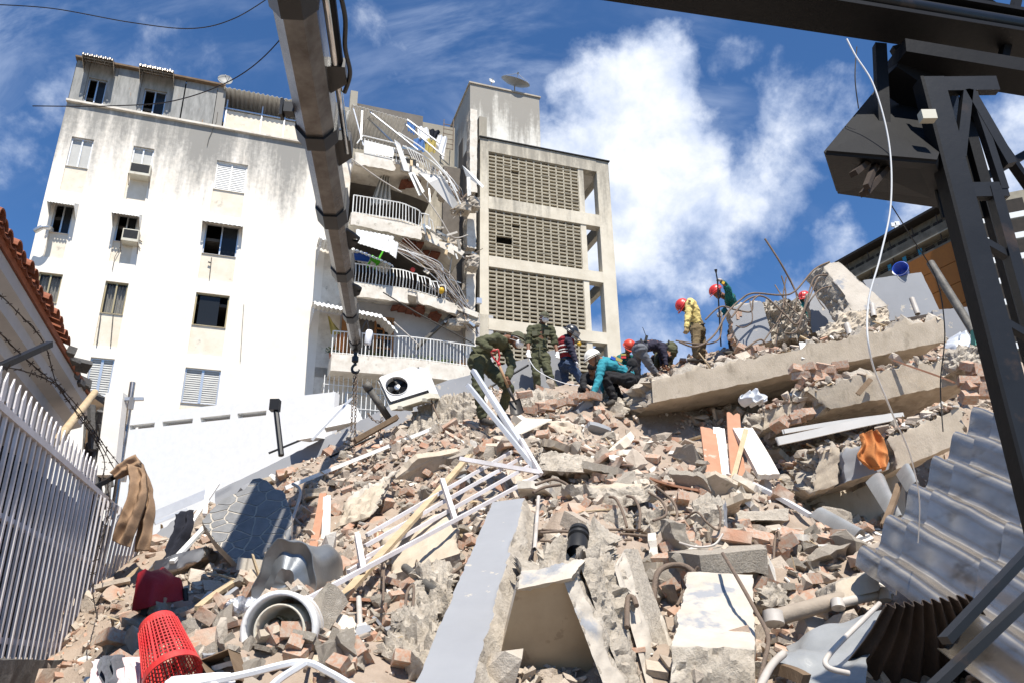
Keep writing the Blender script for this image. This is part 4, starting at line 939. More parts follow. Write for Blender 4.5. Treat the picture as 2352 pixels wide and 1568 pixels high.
block('slab_fragment', 'tan slab fragment with bent bars hanging from its front edge', 'slab fragment', (1350, 1182, 6.8), (1505, 1146, 6.8), (1508, 1112, 6.9), (1292, 1118, 6.95), (.05, .75, .16), (.03, .02, .06, .05, 0, .04), (1, 0, 1, 1, 1, 0), BK, .05, 57.)
block('column_chunk', 'upright rough concrete column chunk with grey paint on its right side', 'column', (1588, 1335, 5.5), (1668, 1330, 5.5), (1662, 1150, 5.75), (1592, 1150, 5.75), (.1, .3, .05), (.06, .08, .06, .01, 0, .05), (1, 1, 1, 2, 1, 1), BK, .04, 59., None, 9.)
block('concrete_lump', 'rough round concrete lump right of the upright column chunk', 'concrete lump', (1728, 1318, 5.7), (1796, 1314, 5.7), (1800, 1240, 5.85), (1730, 1250, 5.85), (0, .3, 0), (.08, .1, .09, .09, 0, .09), (1, 1, 1, 1, 1, 1), BK, .035, 61., None, 9.)
block('concrete_lump', 'rough concrete lump hanging under the tan slab fragment', 'concrete lump', (1490, 1235, 6.3), (1545, 1235, 6.3), (1540, 1168, 6.5), (1478, 1172, 6.5), (0, .3, 0), (.08, .08, .08, .08, 0, .08), (1, 1, 1, 1, 1, 1), BK, .035, 62., None, 9.)
block('concrete_lump', 'smaller concrete lump beside the bent bars under the tan slab fragment', 'concrete lump', (1385, 1222, 6.5), (1450, 1218, 6.5), (1460, 1180, 6.6), (1380, 1172, 6.6), (0, .25, 0), (.06, .06, .06, .06, 0, .06), (1, 1, 1, 1, 1, 1), BK, .035, 63., None, 9.)
block('concrete_kerb', 'flat grey kerb stone resting on a brick in the middle of the slope', 'kerb stone', (1686, 1196, 6.6), (1812, 1194, 6.6), (1814, 1166, 6.65), (1688, 1168, 6.65), (.05, .35, 0), (.02, .03, .012, .02, 0, .03), (1, 1, 1, 1, 1, 1), BK, .05, 64.)
block('slab_fragment', 'leaning slab fragment shaded on its face, left of the white tube railing', 'slab fragment', (772, 1210, 8.3), (850, 1185, 8.3), (900, 1090, 8.9), (795, 1152, 8.7), (.05, .3, .15), (.03, .05, .04, .05, 0, .03), (1, 3, 0, 1, 1, 0), BK, .055, 66.)
block('slab_fragment', 'wide tan slab lying under the white tube railing', 'slab fragment', (902, 1318, 6.5), (1060, 1268, 6.5), (1040, 1170, 7.3), (880, 1212, 7.3), (0, .1, -.2), (.02, .02, .012, .04, 0, .04), (1, 1, 0, 1, 1, 0), BK, .06, 68.)
block('slab_fragment', 'orange stained slab lump below the shovel blade', 'slab fragment', (1225, 1078, 8.3), (1365, 1085, 8.3), (1360, 1050, 8.6), (1240, 1035, 8.7), (0, .4, .03), (.05, .05, .05, .07, 0, .07), (1, 1, 1, 1, 1, 1), BK, .05, 70.)
block('slab_fragment', 'pale slab fragment behind the fallen brown board', 'slab fragment', (1245, 1010, 9.9), (1345, 1012, 9.9), (1335, 975, 10.1), (1255, 965, 10.1), (0, .3, 0), (.04, .04, .04, .05, 0, .05), (1, 3, 0, 1, 1, 1), BK, .05, 71.)
block('slab_fragment', 'rough broken wall crest with clay block holes above the shovel', 'slab fragment', (1185, 965, 11.6), (1440, 960, 11.6), (1420, 900, 12.1), (1200, 905, 12.1), (0, .6, .05), (.05, .12, .10, .1, 0, .1), (1, 1, 1, 1, 1, 1), BK, .06, 72.)
block('slab_fragment', 'rough mortar ridge left of the digging rescuer', 'slab fragment', (905, 1030, 11.2), (1090, 975, 11.2), (1085, 905, 11.9), (985, 915, 12.1), (0, .6, .05), (.05, .12, .10, .1, 0, .1), (1, 1, 1, 1, 1, 1), BK, .06, 73.)
block('grey_kerb_beam', 'grey painted beam lying low behind the hanging trousers', 'concrete beam', (316, 1333, 7.6), (470, 1284, 7.9), (476, 1250, 7.9), (350, 1288, 7.6), (0, .4, 0), (.03, .02, .01, .05, 0, .05), (1, 2, 2, 1, 1, 1), BK, .06, 75.)
block('wall_fragment', 'small tilted grey wall piece behind the dark crumpled jeans', 'wall fragment', (345, 1265, 9.5), (420, 1235, 9.5), (418, 1180, 9.7), (355, 1225, 9.7), (0, .1, 0), (.02, .04, 0, .04, 0, .04), (2, 1, 2, 1, 1, 1), BK, .06, 76.)
block('concrete_lump', 'dark hollow concrete lump left of the strip slab foot', 'concrete lump', (870, 1500, 4.6), (1000, 1560, 4.4), (1010, 1400, 4.9), (890, 1400, 5.), (0, .35, 0), (.06, .08, .08, .06, 0, .08), (1, 1, 1, 1, 1, 1), BK, .045, 77., None, 9.)
block('concrete_lump', 'jagged concrete lump with a brown tile stuck to it beside the strip slab', 'concrete lump', (930, 1440, 5.2), (1035, 1400, 5.2), (1040, 1310, 5.6), (960, 1300, 5.7), (0, .35, 0), (.06, .08, .08, .06, 0, .08), (1, 1, 1, 1, 1, 1), BK, .045, 78., None, 9.)
block('concrete_lump', 'concrete lump right of the cream topped block under the grey pipe', 'concrete lump', (1762, 1395, 4.75), (1800, 1390, 4.8), (1805, 1350, 4.9), (1765, 1345, 4.9), (0, .25, 0), (.05, .05, .05, .05, 0, .05), (1, 1, 1, 1, 1, 1), BK, .03, 79., None, 11.)
block('concrete_block', 'shaded square concrete block under the corrugated sheets', 'concrete block', (1920, 1378, 4.55), (2020, 1355, 4.5), (2015, 1310, 4.6), (1918, 1338, 4.65), (.03, .4, 0), (.01, .015, .012, .02, 0, .02), (1, 1, 0, 1, 1, 1), BK, .04, 80.)
block('concrete_lump', 'dark rubble lump on the beam right of the second beam crack', 'concrete lump', (2190, 850, 9.0), (2262, 832, 9.0), (2258, 790, 9.1), (2200, 800, 9.1), (0, .3, 0), (.06, .06, .06, .06, 0, .06), (1, 1, 1, 1, 1, 1), BK, .04, 81., None, 9.)
block('bathroom_wall', 'shaded tan back wall inside the hollow under the stack', 'wall fragment', (1790, 1240, 9.6), (2080, 1200, 9.6), (2080, 1080, 9.8), (1790, 1090, 9.8), (0, .2, 0), (0, 0, .02, 0, 0, 0), (0, 0, 0, 0, 0, 0), ['beam'], .2, 82.)
# crazy paving slab: voronoi stones in pale mortar
poly = [(465, 1198), (489, 1170), (513, 1146), (564, 1122), (580, 1098), (597, 1095), (615, 1104), (632, 1122), (650, 1126), (670, 1181), (667, 1252), (646, 1286), (598, 1316), (560, 1307), (526, 1273), (492, 1239)]
cpv = [P(u, v, 8.4 - (v - 1095) / 220 * 1.0) for u, v in poly]
pc = sum(cpv, Vector()) / len(cpv); ex = (P(667, 1252, 7.7) - P(490, 1240, 7.75)).normalized(); ey0 = P(597, 1095, 8.4) - P(598, 1316, 7.4); en = ex.cross(ey0).normalized(); ey = en.cross(ex)
if en.y > 0: en = -en
p2 = [((q - pc).dot(ex), (q - pc).dot(ey)) for q in cpv]
def on(x, y, h=0.): return pc + ex * x + ey * y + en * h
m = MB(); m.prism([on(x * 1.01, y * 1.01, -.002) for x, y in p2], -en * .11); pv = m.build('crazy_paving_slab', 'grout'); tag(pv, 'dark crazy paving slab with pale joints standing tilted at the left', 'paving slab')
def clip(pg, a, b, c):                   # keep a*x+b*y<=c
    out = []
    for i in range(len(pg)):
        p, q = pg[i], pg[(i + 1) % len(pg)]; dp, dq = a * p[0] + b * p[1] - c, a * q[0] + b * q[1] - c
        if dp <= 0: out.append(p)
        if dp * dq < 0: t = dp / (dp - dq); out.append((p[0] + (q[0] - p[0]) * t, p[1] + (q[1] - p[1]) * t))
    return out
rr = random.Random(4); xs = [q[0] for q in p2]; ys = [q[1] for q in p2]; seeds = []
while len(seeds) < 58:
    c_ = (rr.uniform(min(xs), max(xs)), rr.uniform(min(ys), max(ys)))
    if all(math.hypot(c_[0] - q[0], c_[1] - q[1]) > .066 for q in seeds): seeds.append(c_)
for i, sd in enumerate(seeds):
    pg = list(p2)
    for j, q in enumerate(seeds):
        if i == j: continue
        a, b = q[0] - sd[0], q[1] - sd[1]; l = math.hypot(a, b); a, b = a / l, b / l
        pg = clip(pg, a, b, a * (sd[0] + q[0]) / 2 + b * (sd[1] + q[1]) / 2 - .0085)
        if len(pg) < 3: break
    if len(pg) < 3: continue
    g2 = []
    for k in range(len(pg)):             # wavy stone outline
        p, q = pg[k], pg[(k + 1) % len(pg)]
        for t in (0, .33, .66):
            x, y = lerp(p[0], q[0], t), lerp(p[1], q[1], t); d = mnoise.noise(Vector((x * 26, y * 26, .5))) * .014 if t else 0; g2.append((x + d, y + d))
    m = MB(); m.prism([on(x, y, .003 + .001 * (i % 3)) for x, y in g2], -en * .004); m.build('paving_stone', 'paver', pv)
# white garden wall with slots
A, B = P(285, 955, 17.6), P(770, 897, 16.1); A.z = B.z = (A.z + B.z) / 2
wd = (B - A).normalized(); wn = Vector((wd.y, -wd.x, 0))
if wn.y > 0: wn = -wn
zs_ = P(440, 966, 17.1).z
sl_ = []
for ua, ub in ((352, 357 + 0), (374, 443), (460, 528), (544, 610)):
    def along(u, v=962):
        r = ray(u, v); k = ((A - Vector((0, 0, CAMZ))).dot(wn)) / r.dot(wn); q = Vector((0, 0, CAMZ)) + r * k; return (q - A).dot(wd)
    sl_.append((along(ua if ua != 352 else 300), along(ub), zs_ - .055, zs_ + .055))
m = MB(); Lw = (B - A).length
def wpnt(s, t, z): return Vector((A.x + wd.x * s + wn.x * t, A.y + wd.y * s + wn.y * t, z))
xs = sorted({0., Lw, *[q for h in sl_ for q in h[:2]]}); zz = sorted({.5, A.z, zs_ - .055, zs_ + .055})
for i in range(len(xs) - 1):
    for j in range(len(zz) - 1):
        if any(h[0] <= xs[i] + 1e-6 and xs[i + 1] <= h[1] + 1e-6 and abs(zz[j] - h[2]) < 1e-6 for h in sl_): continue
        m.hexa([wpnt(xs[i], 0, zz[j]), wpnt(xs[i + 1], 0, zz[j]), wpnt(xs[i + 1], -.2, zz[j]), wpnt(xs[i], -.2, zz[j]), wpnt(xs[i], 0, zz[j + 1]), wpnt(xs[i + 1], 0, zz[j + 1]), wpnt(xs[i + 1], -.2, zz[j + 1]), wpnt(xs[i], -.2, zz[j + 1])])
gw = m.build('boundary_wall', 'white_paint'); tag(gw, 'bright white boundary wall with a row of dark slots below the apartment block', 'wall')
m = MB(); m.hexa([wpnt(0, -.5, .5), wpnt(Lw, -.5, .5), wpnt(Lw, -.6, .5), wpnt(0, -.6, .5), wpnt(0, -.5, A.z - .1), wpnt(Lw, -.5, A.z - .1), wpnt(Lw, -.6, A.z - .1), wpnt(0, -.6, A.z - .1)]); m.build('slot_backing', 'dark_room', gw)
# ---------------------------------------------------------------- rubble lying on the slabs
def quad_zone(a, b, c, d):
    q = [P(*x) if not isinstance(x, Vector) else x for x in (a, b, c, d)]
    return q
HQ = []
def slab_rubble(quads, n, size, name, label):
    V = []; F = []; Mi = []; off = 0
    kinds = list(MIX); pr = np.array([MIX[k][1] for k in kinds]); pr = pr / pr.sum()
    for q, cnt in quads:
        for _ in range(cnt):
            s, t = RNG.random(), RNG.random(); p = lerp(lerp(q[0], q[1], s), lerp(q[3], q[2], s), t)
            shape, _w, mi = MIX[kinds[RNG.choice(len(kinds), p=pr)]]; vs, fc = TPL[shape][RNG.integers(10)]; sz = size()
            R = np.array(rand_rot(.5 if shape != 'lump' else 1.2)); V.append((vs * sz) @ R.T + np.array(p) + np.array([0, 0, sz * RNG.uniform(0, .6)])); F.append(fc + off); Mi.append(np.full(len(fc), mi)); off += len(vs)
    V = np.concatenate(V); F = np.concatenate(F); Mi = np.concatenate(Mi)
    me = bpy.data.meshes.new(name); me.vertices.add(len(V)); me.vertices.foreach_set('co', V.ravel()); me.loops.add(F.size); me.loops.foreach_set('vertex_index', F.ravel())
    me.polygons.add(len(F)); me.polygons.foreach_set('loop_start', np.arange(0, F.size, 3)); me.polygons.foreach_set('material_index', Mi)
    for q in ('rub_conc', 'rub_grey', 'brick', 'rub_white', 'wood_pale'): me.materials.append(MATS[q])
    me.update(); me.shade_flat(); o = bpy.data.objects.new(name, me); COL.objects.link(o); tag(o, label, 'rubble', None, 'stuff')
V3 = Vector
def back_of(a, b, bk): a, b = P(*a), P(*b); return [a, b, b + V3(bk), a + V3(bk)]
slab_rubble([(back_of((1490, 868, 11.4), (2160, 726, 10.4), (-.4, 2.2, .05)), 1500), (back_of((1850, 890, 9.6), (2270, 800, 9.2), (-.1, 1.5, .05)), 1100), (back_of((1770, 935, 9.8), (1870, 903, 9.7), (-.1, .7, .05)), 150),
             (back_of((2030, 1003, 8.5), (2200, 930, 8.3), (0, 1.4, .1)), 500), (back_of((1880, 1035, 8.7), (2030, 1008, 8.5), (0, 1.3, .1)), 420)],
            0, lambda: min(.13, max(.015, RNG.lognormal(math.log(.04), .55))), 'slab_rubble', 'broken bricks and mortar bits lying on the stacked slabs')
# ================================================================ left side: house, fence, wire
def proj(p):
    q = Vector(p) - Vector((0, 0, CAMZ)); x, y, z = q.dot(R_), q.dot(U_), q.dot(Fw)
    return (W_ / 2 + FPX * x / z, H_ / 2 - FPX * y / z)
def one(name, label, cat, mb, mats, group=None, smooth=0):
    o = mb.build(name, mats); tag(o, label, cat, group)
    if smooth: smooth_by_angle(o, smooth)
    return o
HE0 = Vector((-4.72, 5.4, 0)); hd = Vector((-.297, .955, 0)); hn = Vector((.955, .297, 0)); HZE = 5.75
house = thing('stucco_house', 'stucco house with clay tile eave behind the white picket fence', 'house', (-6.5, 9, 0))
def hp(s, o, z): q = HE0 + hd * s + hn * o; return Vector((q.x, q.y, z))   # s along the wall away from the camera, o outwards from the eave edge
SL = 7.55
m = MB(); wo_ = -.5
wins = [(.2, 1.0, 2.6, 4.3), (3.95, 4.75, 2.2, 4.05)]
xs = sorted({-3., SL, *[a for w_ in wins for a in w_[:2]]}); zz = sorted({0., 4.95, *[a for w_ in wins for a in w_[2:]]})
for i in range(len(xs) - 1):
    for j in range(len(zz) - 1):
        if any(w_[0] - 1e-6 <= xs[i] and xs[i + 1] <= w_[1] + 1e-6 and w_[2] - 1e-6 <= zz[j] and zz[j + 1] <= w_[3] + 1e-6 for w_ in wins): continue
        m.hexa([hp(xs[i], wo_, zz[j]), hp(xs[i + 1], wo_, zz[j]), hp(xs[i + 1], wo_ - .3, zz[j]), hp(xs[i], wo_ - .3, zz[j]), hp(xs[i], wo_, zz[j + 1]), hp(xs[i + 1], wo_, zz[j + 1]), hp(xs[i + 1], wo_ - .3, zz[j + 1]), hp(xs[i], wo_ - .3, zz[j + 1])])
m.hexa([hp(SL - .3, wo_ - .31, 0), hp(SL, wo_ - .31, 0), hp(SL, wo_ - 4, 0), hp(SL - .3, wo_ - 4, 0), hp(SL - .3, wo_ - .31, 4.9), hp(SL, wo_ - .31, 4.9), hp(SL, wo_ - 4, 4.9), hp(SL - .3, wo_ - 4, 4.9)])
m.build('wall', 'stucco', house)
m = MB(); m.hexa([hp(-3, wo_ - 2.5, 0), hp(SL - .4, wo_ - 2.5, 0), hp(SL - .4, wo_ - 2.6, 0), hp(-3, wo_ - 2.6, 0), hp(-3, wo_ - 2.5, 4.9), hp(SL - .4, wo_ - 2.5, 4.9), hp(SL - .4, wo_ - 2.6, 4.9), hp(-3, wo_ - 2.6, 4.9)]); m.build('inner_wall', 'dark_room', house)
prof = [(-.52, 4.80), (-.42, 4.80), (-.42, 5.02), (-.30, 5.10), (-.30, 5.26), (-.14, 5.32), (-.14, 5.48), (-.03, 5.54), (-.03, 5.70), (-.52, 5.74)]
for a, b in ((-3, 5.3), (5.302, SL + .15)):
    m = MB(); ring = [[hp(s, o, z) for o, z in prof] for s in (a, b)]; n = len(prof)
    m.add(ring[0] + ring[1], [(i, (i + 1) % n, n + (i + 1) % n, n + i) for i in range(n)] + [tuple(range(n))[::-1], tuple(range(n, 2 * n))]); m.build('cornice', 'cornice', house)
m = MB(); m.grid(lambda i, j: hp(lerp(-3, SL + .1, i), lerp(.02, -4.4, j), 5.76 + 1.5 * j), 8, 4, 0, .06); roof = m.build('roof', 'tile_red', house)
tm = MB(); nt = 36; sp = .232
for k in range(nt):
    s = -2.9 + k * sp
    if s > 5.05: break
    for r0 in range(3):
        m = MB(); jit = random.uniform(-.012, .012); o0 = .10 - r0 * .38 + random.uniform(-.03, .03); z0 = 5.78 + r0 * .135
        def tl(i, j): a = math.pi * i; w_ = lerp(.105, .085, j); return hp(s + jit - w_ * math.cos(a), o0 - .46 * j, z0 + .165 * j + w_ * math.sin(a) * .95)
        m.grid(tl, 8, 1, 0, .016); m.build('roof_tile', 'tile_red', roof)
for k in range(30):                       # gutter tiles between
    s = -2.9 + (k + .5) * sp
    if s > 5.0: break
    m = MB(); m.grid(lambda i, j: hp(s - .1 * math.cos(math.pi * i), .07 - .46 * j, 5.80 + .16 * j - .05 * math.sin(math.pi * i)), 6, 1, 0, .014); m.build('channel_tile', 'tile_red', roof)
m = MB(); rr = random.Random(2)           # torn eave end
for k in range(9):
    s = 5.3 + k * .28; c_ = hp(s, rr.uniform(-.1, .06), 5.72 + rr.uniform(-.05, .06)); m.box(c_, (rr.uniform(.15, .4), rr.uniform(.1, .3), rr.uniform(.04, .12)), Matrix.Rotation(rr.uniform(0, 3), 3, 'Z') @ Matrix.Rotation(rr.uniform(-.5, .5), 3, 'X'))
m.build('torn_eave', 'low_wall', house)
for w_ in wins:
    m = MB()
    for (a, b, c, d) in ((w_[0] - .12, w_[1] + .12, w_[3], w_[3] + .12), (w_[0] - .12, w_[0], w_[2] - .1, w_[3]), (w_[1], w_[1] + .12, w_[2] - .1, w_[3])):
        m.hexa([hp(a, wo_ + .04, c), hp(b, wo_ + .04, c), hp(b, wo_ - .25, c), hp(a, wo_ - .25, c), hp(a, wo_ + .04, d), hp(b, wo_ + .04, d), hp(b, wo_ - .25, d), hp(a, wo_ - .25, d)])
    m.build('window_surround', 'cornice', house)
gr = MB(); g0, g1 = hp(4.8, wo_ + .12, 0), hp(5.9, wo_ + .5, 0)
for k in range(11):
    q = lerp(g0, g1, k / 10); b = MB(); b.tube([(q.x, q.y, 2.3), (q.x, q.y, 3.95)], .014, 6); b.build('grille_bar', 'fence_white', house)
for z in (2.35, 3.15, 3.9): gr.bar((g0.x, g0.y, z), (g1.x, g1.y, z), .02, .03)
gr.build('grille_frame', 'fence_white', house)
one('timber_pole', 'pale round timber pole leaning on the end of the stucco house', 'pole', MB().tube([P(128, 1015, 7.6), P(218, 900, 10.4)], .045, 10), 'wood_pale', smooth=60)
# black burnt clutter at the house corner
m = MB(); rr = random.Random(9)
for k in range(26):
    u = rr.uniform(200, 250); a = P(u, rr.uniform(930, 1000), 10.6 + rr.random()); b = P(u + rr.uniform(-18, 18), rr.uniform(1030, 1180), 10.6 + rr.random()); mid = lerp(a, b, .5) + Vector((rr.uniform(-.12, .12), 0, 0)); m.tube(bez([a, mid, b], 5), [rr.uniform(.015, .06)] * 11, 6)
one('tangled_wires', 'dark tangle of cables and torn sheeting hanging at the corner of the stucco house', 'cable tangle', m, 'low_wall')
m = MB(); m.hexa([P(176, 1240, 10.9), P(232, 1240, 10.9), P(232, 1240, 11.5), P(176, 1240, 11.5), P(205, 905, 11.0), P(240, 930, 11.0), P(240, 930, 11.6), P(205, 905, 11.6)]); one('burnt_post', 'scorched timber wall end beside the stucco house', 'timber post', m, 'wood_dark')
# fence
F0, F1 = P(0, 935, 5.0), P(300, 1200, 9.4); F1.z = F0.z; fdir = (F1 - F0).normalized(); fnrm = Vector((fdir.y, -fdir.x, 0))
fence = thing('picket_fence', 'white steel picket fence on a low dark wall at the left edge', 'fence', (F0.x, F0.y, 1.7))
for k in range(-3, 36):
    q = F0 + fdir * (k * .131); lean = 0 if k < 21 else (k - 20) * .012; r_ = random.uniform(-.004, .004)
    m = MB(); top = q + Vector((lean, 0, -.02)); bot = Vector((q.x + r_, q.y, 1.68)); m.bar(bot, top, .022, .030, fdir); m.build('picket', 'fence_white', fence)
    if k < 21:
        t = MB(); a = q + Vector((0, 0, .0)); w2 = fdir * .030; h_ = Vector((0, 0, .17)); tp = Vector((0, 0, .245)); th = fnrm * .006
        pts_ = [a - w2, a + w2, a + w2 + h_, a + tp, a - w2 + h_]; t.prism([p - th for p in pts_], th * 2); t.build('picket_tip', 'fence_white', fence)
for z, w_ in ((F0.z, .05), (F0.z - .62, .035), (1.80, .04)):
    m = MB(); a = F0 - fdir * .5; b = F0 + fdir * 4.7; ro_ = Vector((0, 0, 0)) if z > 3 else -fnrm * .035; m.bar(Vector((a.x, a.y, z)) + ro_, Vector((b.x, b.y, z)) + ro_, .045, w_); m.build('rail', 'fence_white', fence)
a = F0 - fdir * 2.2; b = F0 + fdir * 3.6; m = MB()
rough_hexa(m, [Vector((a.x, a.y, 0)) + fnrm * .17, Vector((b.x, b.y, 0)) + fnrm * .17, Vector((b.x, b.y, 0)) - fnrm * .17, Vector((a.x, a.y, 0)) - fnrm * .17] + [Vector((p.x, p.y, 1.675)) for p in (Vector((a.x, a.y, 0)) + fnrm * .17, Vector((b.x, b.y, 0)) + fnrm * .17, Vector((b.x, b.y, 0)) - fnrm * .17, Vector((a.x, a.y, 0)) - fnrm * .17)], .1, (0, .012, .01, .03, 0, 0), (0,) * 6, 3., 7., 50)
one('low_wall', 'dark weathered concrete wall under the white picket fence', 'wall', m, 'low_wall')
a = F0 - fdir * 2.2 - fnrm * .14; b = F0 + fdir * 4.3 - fnrm * .14; m = MB(); m.grid(lambda i, j: Vector((lerp(a.x, b.x, i), lerp(a.y, b.y, i), lerp(1.7, F0.z - .12, j))) + fnrm * (.02 * math.sin(i * 150)), 200, 2, 0, .004); one('fence_shade_sheet', 'added dark ribbed sheet standing in for the shade behind the white picket fence', 'metal sheet', m, 'black_steel')  # added sheet, near black to imitate the shade between the pickets
# barbed wire and brackets
one('wire_bracket', 'near black angle iron bracket carrying barbed wire over the picket fence', 'bracket', MB().bar(P(-30, 855, 5.1), P(115, 790, 5.9), .045, .045), 'dark_grey_steel')
one('wire_bracket', 'far black angle iron bracket with the brown trousers slung over it', 'bracket', MB().bar(P(218, 1118, 7.9), P(292, 1078, 8.2), .045, .045), 'dark_grey_steel')
wires = [([(-20, 660, 5.), (30, 707, 5.3), (101, 788, 5.9), (132, 884, 6.6), (185, 956, 7.3), (225, 1010, 7.8), (262, 1075, 8.2)], 'upper strand of barbed wire sagging over the picket fence'),
         ([(-20, 745, 5.), (48, 813, 5.5), (100, 858, 6.0), (140, 890, 6.5), (190, 948, 7.2), (238, 1020, 7.9), (285, 1080, 8.2)], 'middle strand of barbed wire over the picket fence'),
         ([(-20, 836, 5.), (50, 850, 5.4), (95, 865, 5.9), (138, 893, 6.5), (180, 955, 7.2), (215, 1005, 7.8), (240, 1060, 8.1), (232, 1110, 8.0)], 'lower strand of barbed wire meeting the others at the house window'),
         ([(246, 1110, 8.0), (252, 1160, 7.6), (235, 1230, 7.2), (212, 1330, 6.6), (224, 1420, 6.2)], 'loose barbed wire end hanging down in front of the pickets')]
for pts, lab in wires:
    c_ = bez([P(*q) for q in pts], 14); m = MB(); m.tube(c_, .0045, 5); m.tube([p + nz(p, 9, 2) * .012 for p in c_], .0035, 5)
    for i in range(0, len(c_) - 1, 4):
        for s_ in (1, -1):
            d = nz(c_[i], 40, s_ * 3).normalized() * .028; m.bar(c_[i] - d, c_[i] + d, .005, .005)
    one('barbed_wire', lab, 'barbed wire', m, 'barb')
# antenna panel and pole
an = thing('antenna_panel', 'tall pale antenna panel clamped to a grey pole beside the white wall', 'antenna', P(248, 1095, 9.6))
a, b = P(246, 1092, 9.6), P(268, 904, 10.0); dr = (b - a); m = MB(); w_ = .115
m.hexa([a + V3((-w_, -.06, 0)), a + V3((w_, -.06, 0)), a + V3((w_, .08, 0)), a + V3((-w_, .08, 0)), b + V3((-w_, -.06, 0)), b + V3((w_, -.06, 0)), b + V3((w_, .08, 0)), b + V3((-w_, .08, 0))]); o = m.build('radome', 'antenna', an)
for f_ in (.06, .93):
    m = MB(); q = lerp(a, b, f_) + V3((w_, 0, 0)); m.bar(q, q + V3((.22, .06, .02)), .05, .04); m.box(q + V3((.1, .0, -.06)), (.05, .05, .16)); m.build('clamp', 'aluminium', an)
one('grey_pole', 'thin grey steel pole beside the antenna panel', 'pole', MB().tube([P(258, 1190, 10.0), P(305, 878, 10.3)], .038, 8), 'galv', smooth=60)
def cloth(name, label, Ls, Rs, mt, bulge=.05, fold=.02, nf=3., nv=44, nu=26, th=.01, seed=0.):
    """hanging cloth: two edge curves, closed volume with folds"""
    L = bez([P(*q) for q in Ls], 10); R = bez([P(*q) for q in Rs], 10); rs_ = lambda A_, k: lerp(A_[int(min(k / nv * (len(A_) - 1), len(A_) - 2))], A_[int(min(k / nv * (len(A_) - 1), len(A_) - 2)) + 1], k / nv * (len(A_) - 1) - int(min(k / nv * (len(A_) - 1), len(A_) - 2))); L, R = [rs_(L, k) for k in range(nv + 1)], [rs_(R, k) for k in range(nv + 1)]
    m = MB(); vs = []
    for j in range(nv + 1):
        for k in range(2 * nu):
            i = k / nu if k <= nu else (2 * nu - k) / nu; sd = -1 if k < nu else 1
            p = lerp(L[j], R[j], i); bl = bulge * math.sin(math.pi * min(1, max(0, i))) ** .6
            f_ = fold * math.sin(i * nf * 6.28 + j / nv * 3 + seed) + (abs(mnoise.noise(Vector((p.x * 11 + seed, p.y * 5, p.z * 6)))) - .25) * fold * 2.2
            vs.append(p + Vector((0, sd * bl + f_, 0)) + nz(p, 5, seed) * fold * .5)
    n = 2 * nu; fs_ = [(j * n + k, j * n + (k + 1) % n, (j + 1) * n + (k + 1) % n, (j + 1) * n + k) for j in range(nv) for k in range(n)] + [tuple(range(n))[::-1], tuple(nv * n + k for k in range(n))]
    m.add(vs, fs_); return m
tr = thing('brown_trousers', 'brown trousers hanging over the fence bracket by the white wall', 'trousers', P(300, 1266, 8.))
m = cloth('x', '', [(258, 1082, 8.0), (272, 1066, 8.05), (290, 1052, 8.1), (312, 1042, 8.15)], [(270, 1100, 8.0), (290, 1090, 8.05), (312, 1086, 8.1), (332, 1080, 8.15)], '', .05, .03, 2); m.build('waistband', 'cloth_brown', tr, True)
m = cloth('x', '', [(290, 1062, 8.0), (294, 1135, 7.95), (276, 1190, 7.9), (262, 1240, 7.9)], [(334, 1078, 8.1), (340, 1130, 7.95), (316, 1200, 7.9), (300, 1256, 7.9)], '', .035, .035, 1.6, seed=2); m.build('trouser_leg', 'cloth_brown', tr, True)
m = cloth('x', '', [(318, 1050, 8.2), (340, 1110, 8.1), (322, 1190, 8.05), (304, 1266, 8.05)], [(332, 1078, 8.2), (356, 1155, 8.1), (350, 1210, 8.05), (343, 1262, 8.05)], '', .03, .035, 1.4, seed=4); m.build('trouser_leg', 'cloth_brown', tr, True)
dj = cloth('x', '', [(402, 1180, 8.6), (398, 1215, 8.4), (388, 1250, 8.2), (376, 1288, 7.9)], [(446, 1172, 8.7), (440, 1215, 8.4), (418, 1255, 8.2), (402, 1284, 7.9)], '', .07, .04, 2, seed=6); one('dark_jeans', 'crumpled black jeans lying over debris right of the hanging trousers', 'trousers', dj, 'cloth_dark', smooth=80)
# fallen bright metal frames behind the jeans
m = MB(); m.bar(P(350, 1185, 10.5), P(480, 1130, 11.0), .05, .12); m.bar(P(355, 1200, 10.4), P(430, 1170, 10.6), .05, .05); one('metal_gutter', 'pale blue metal gutter lying below the white wall', 'gutter', m, 'alu_white')
for k, (a, b, c_) in enumerate((((440, 1200, 9.6), (500, 1110, 10.4), 'white door frame strip leaning beside the crazy paving'), ((470, 1180, 9.6), (480, 1100, 10.4), 'short upright white strip behind the crazy paving'), ((395, 1290, 7.7), (470, 1210, 8.2), 'thin white plastic strip beside the black jeans'))):
    one('frame_strip', c_, 'frame strip', MB().bar(P(*a), P(*b), .05, .03), 'white_paint')
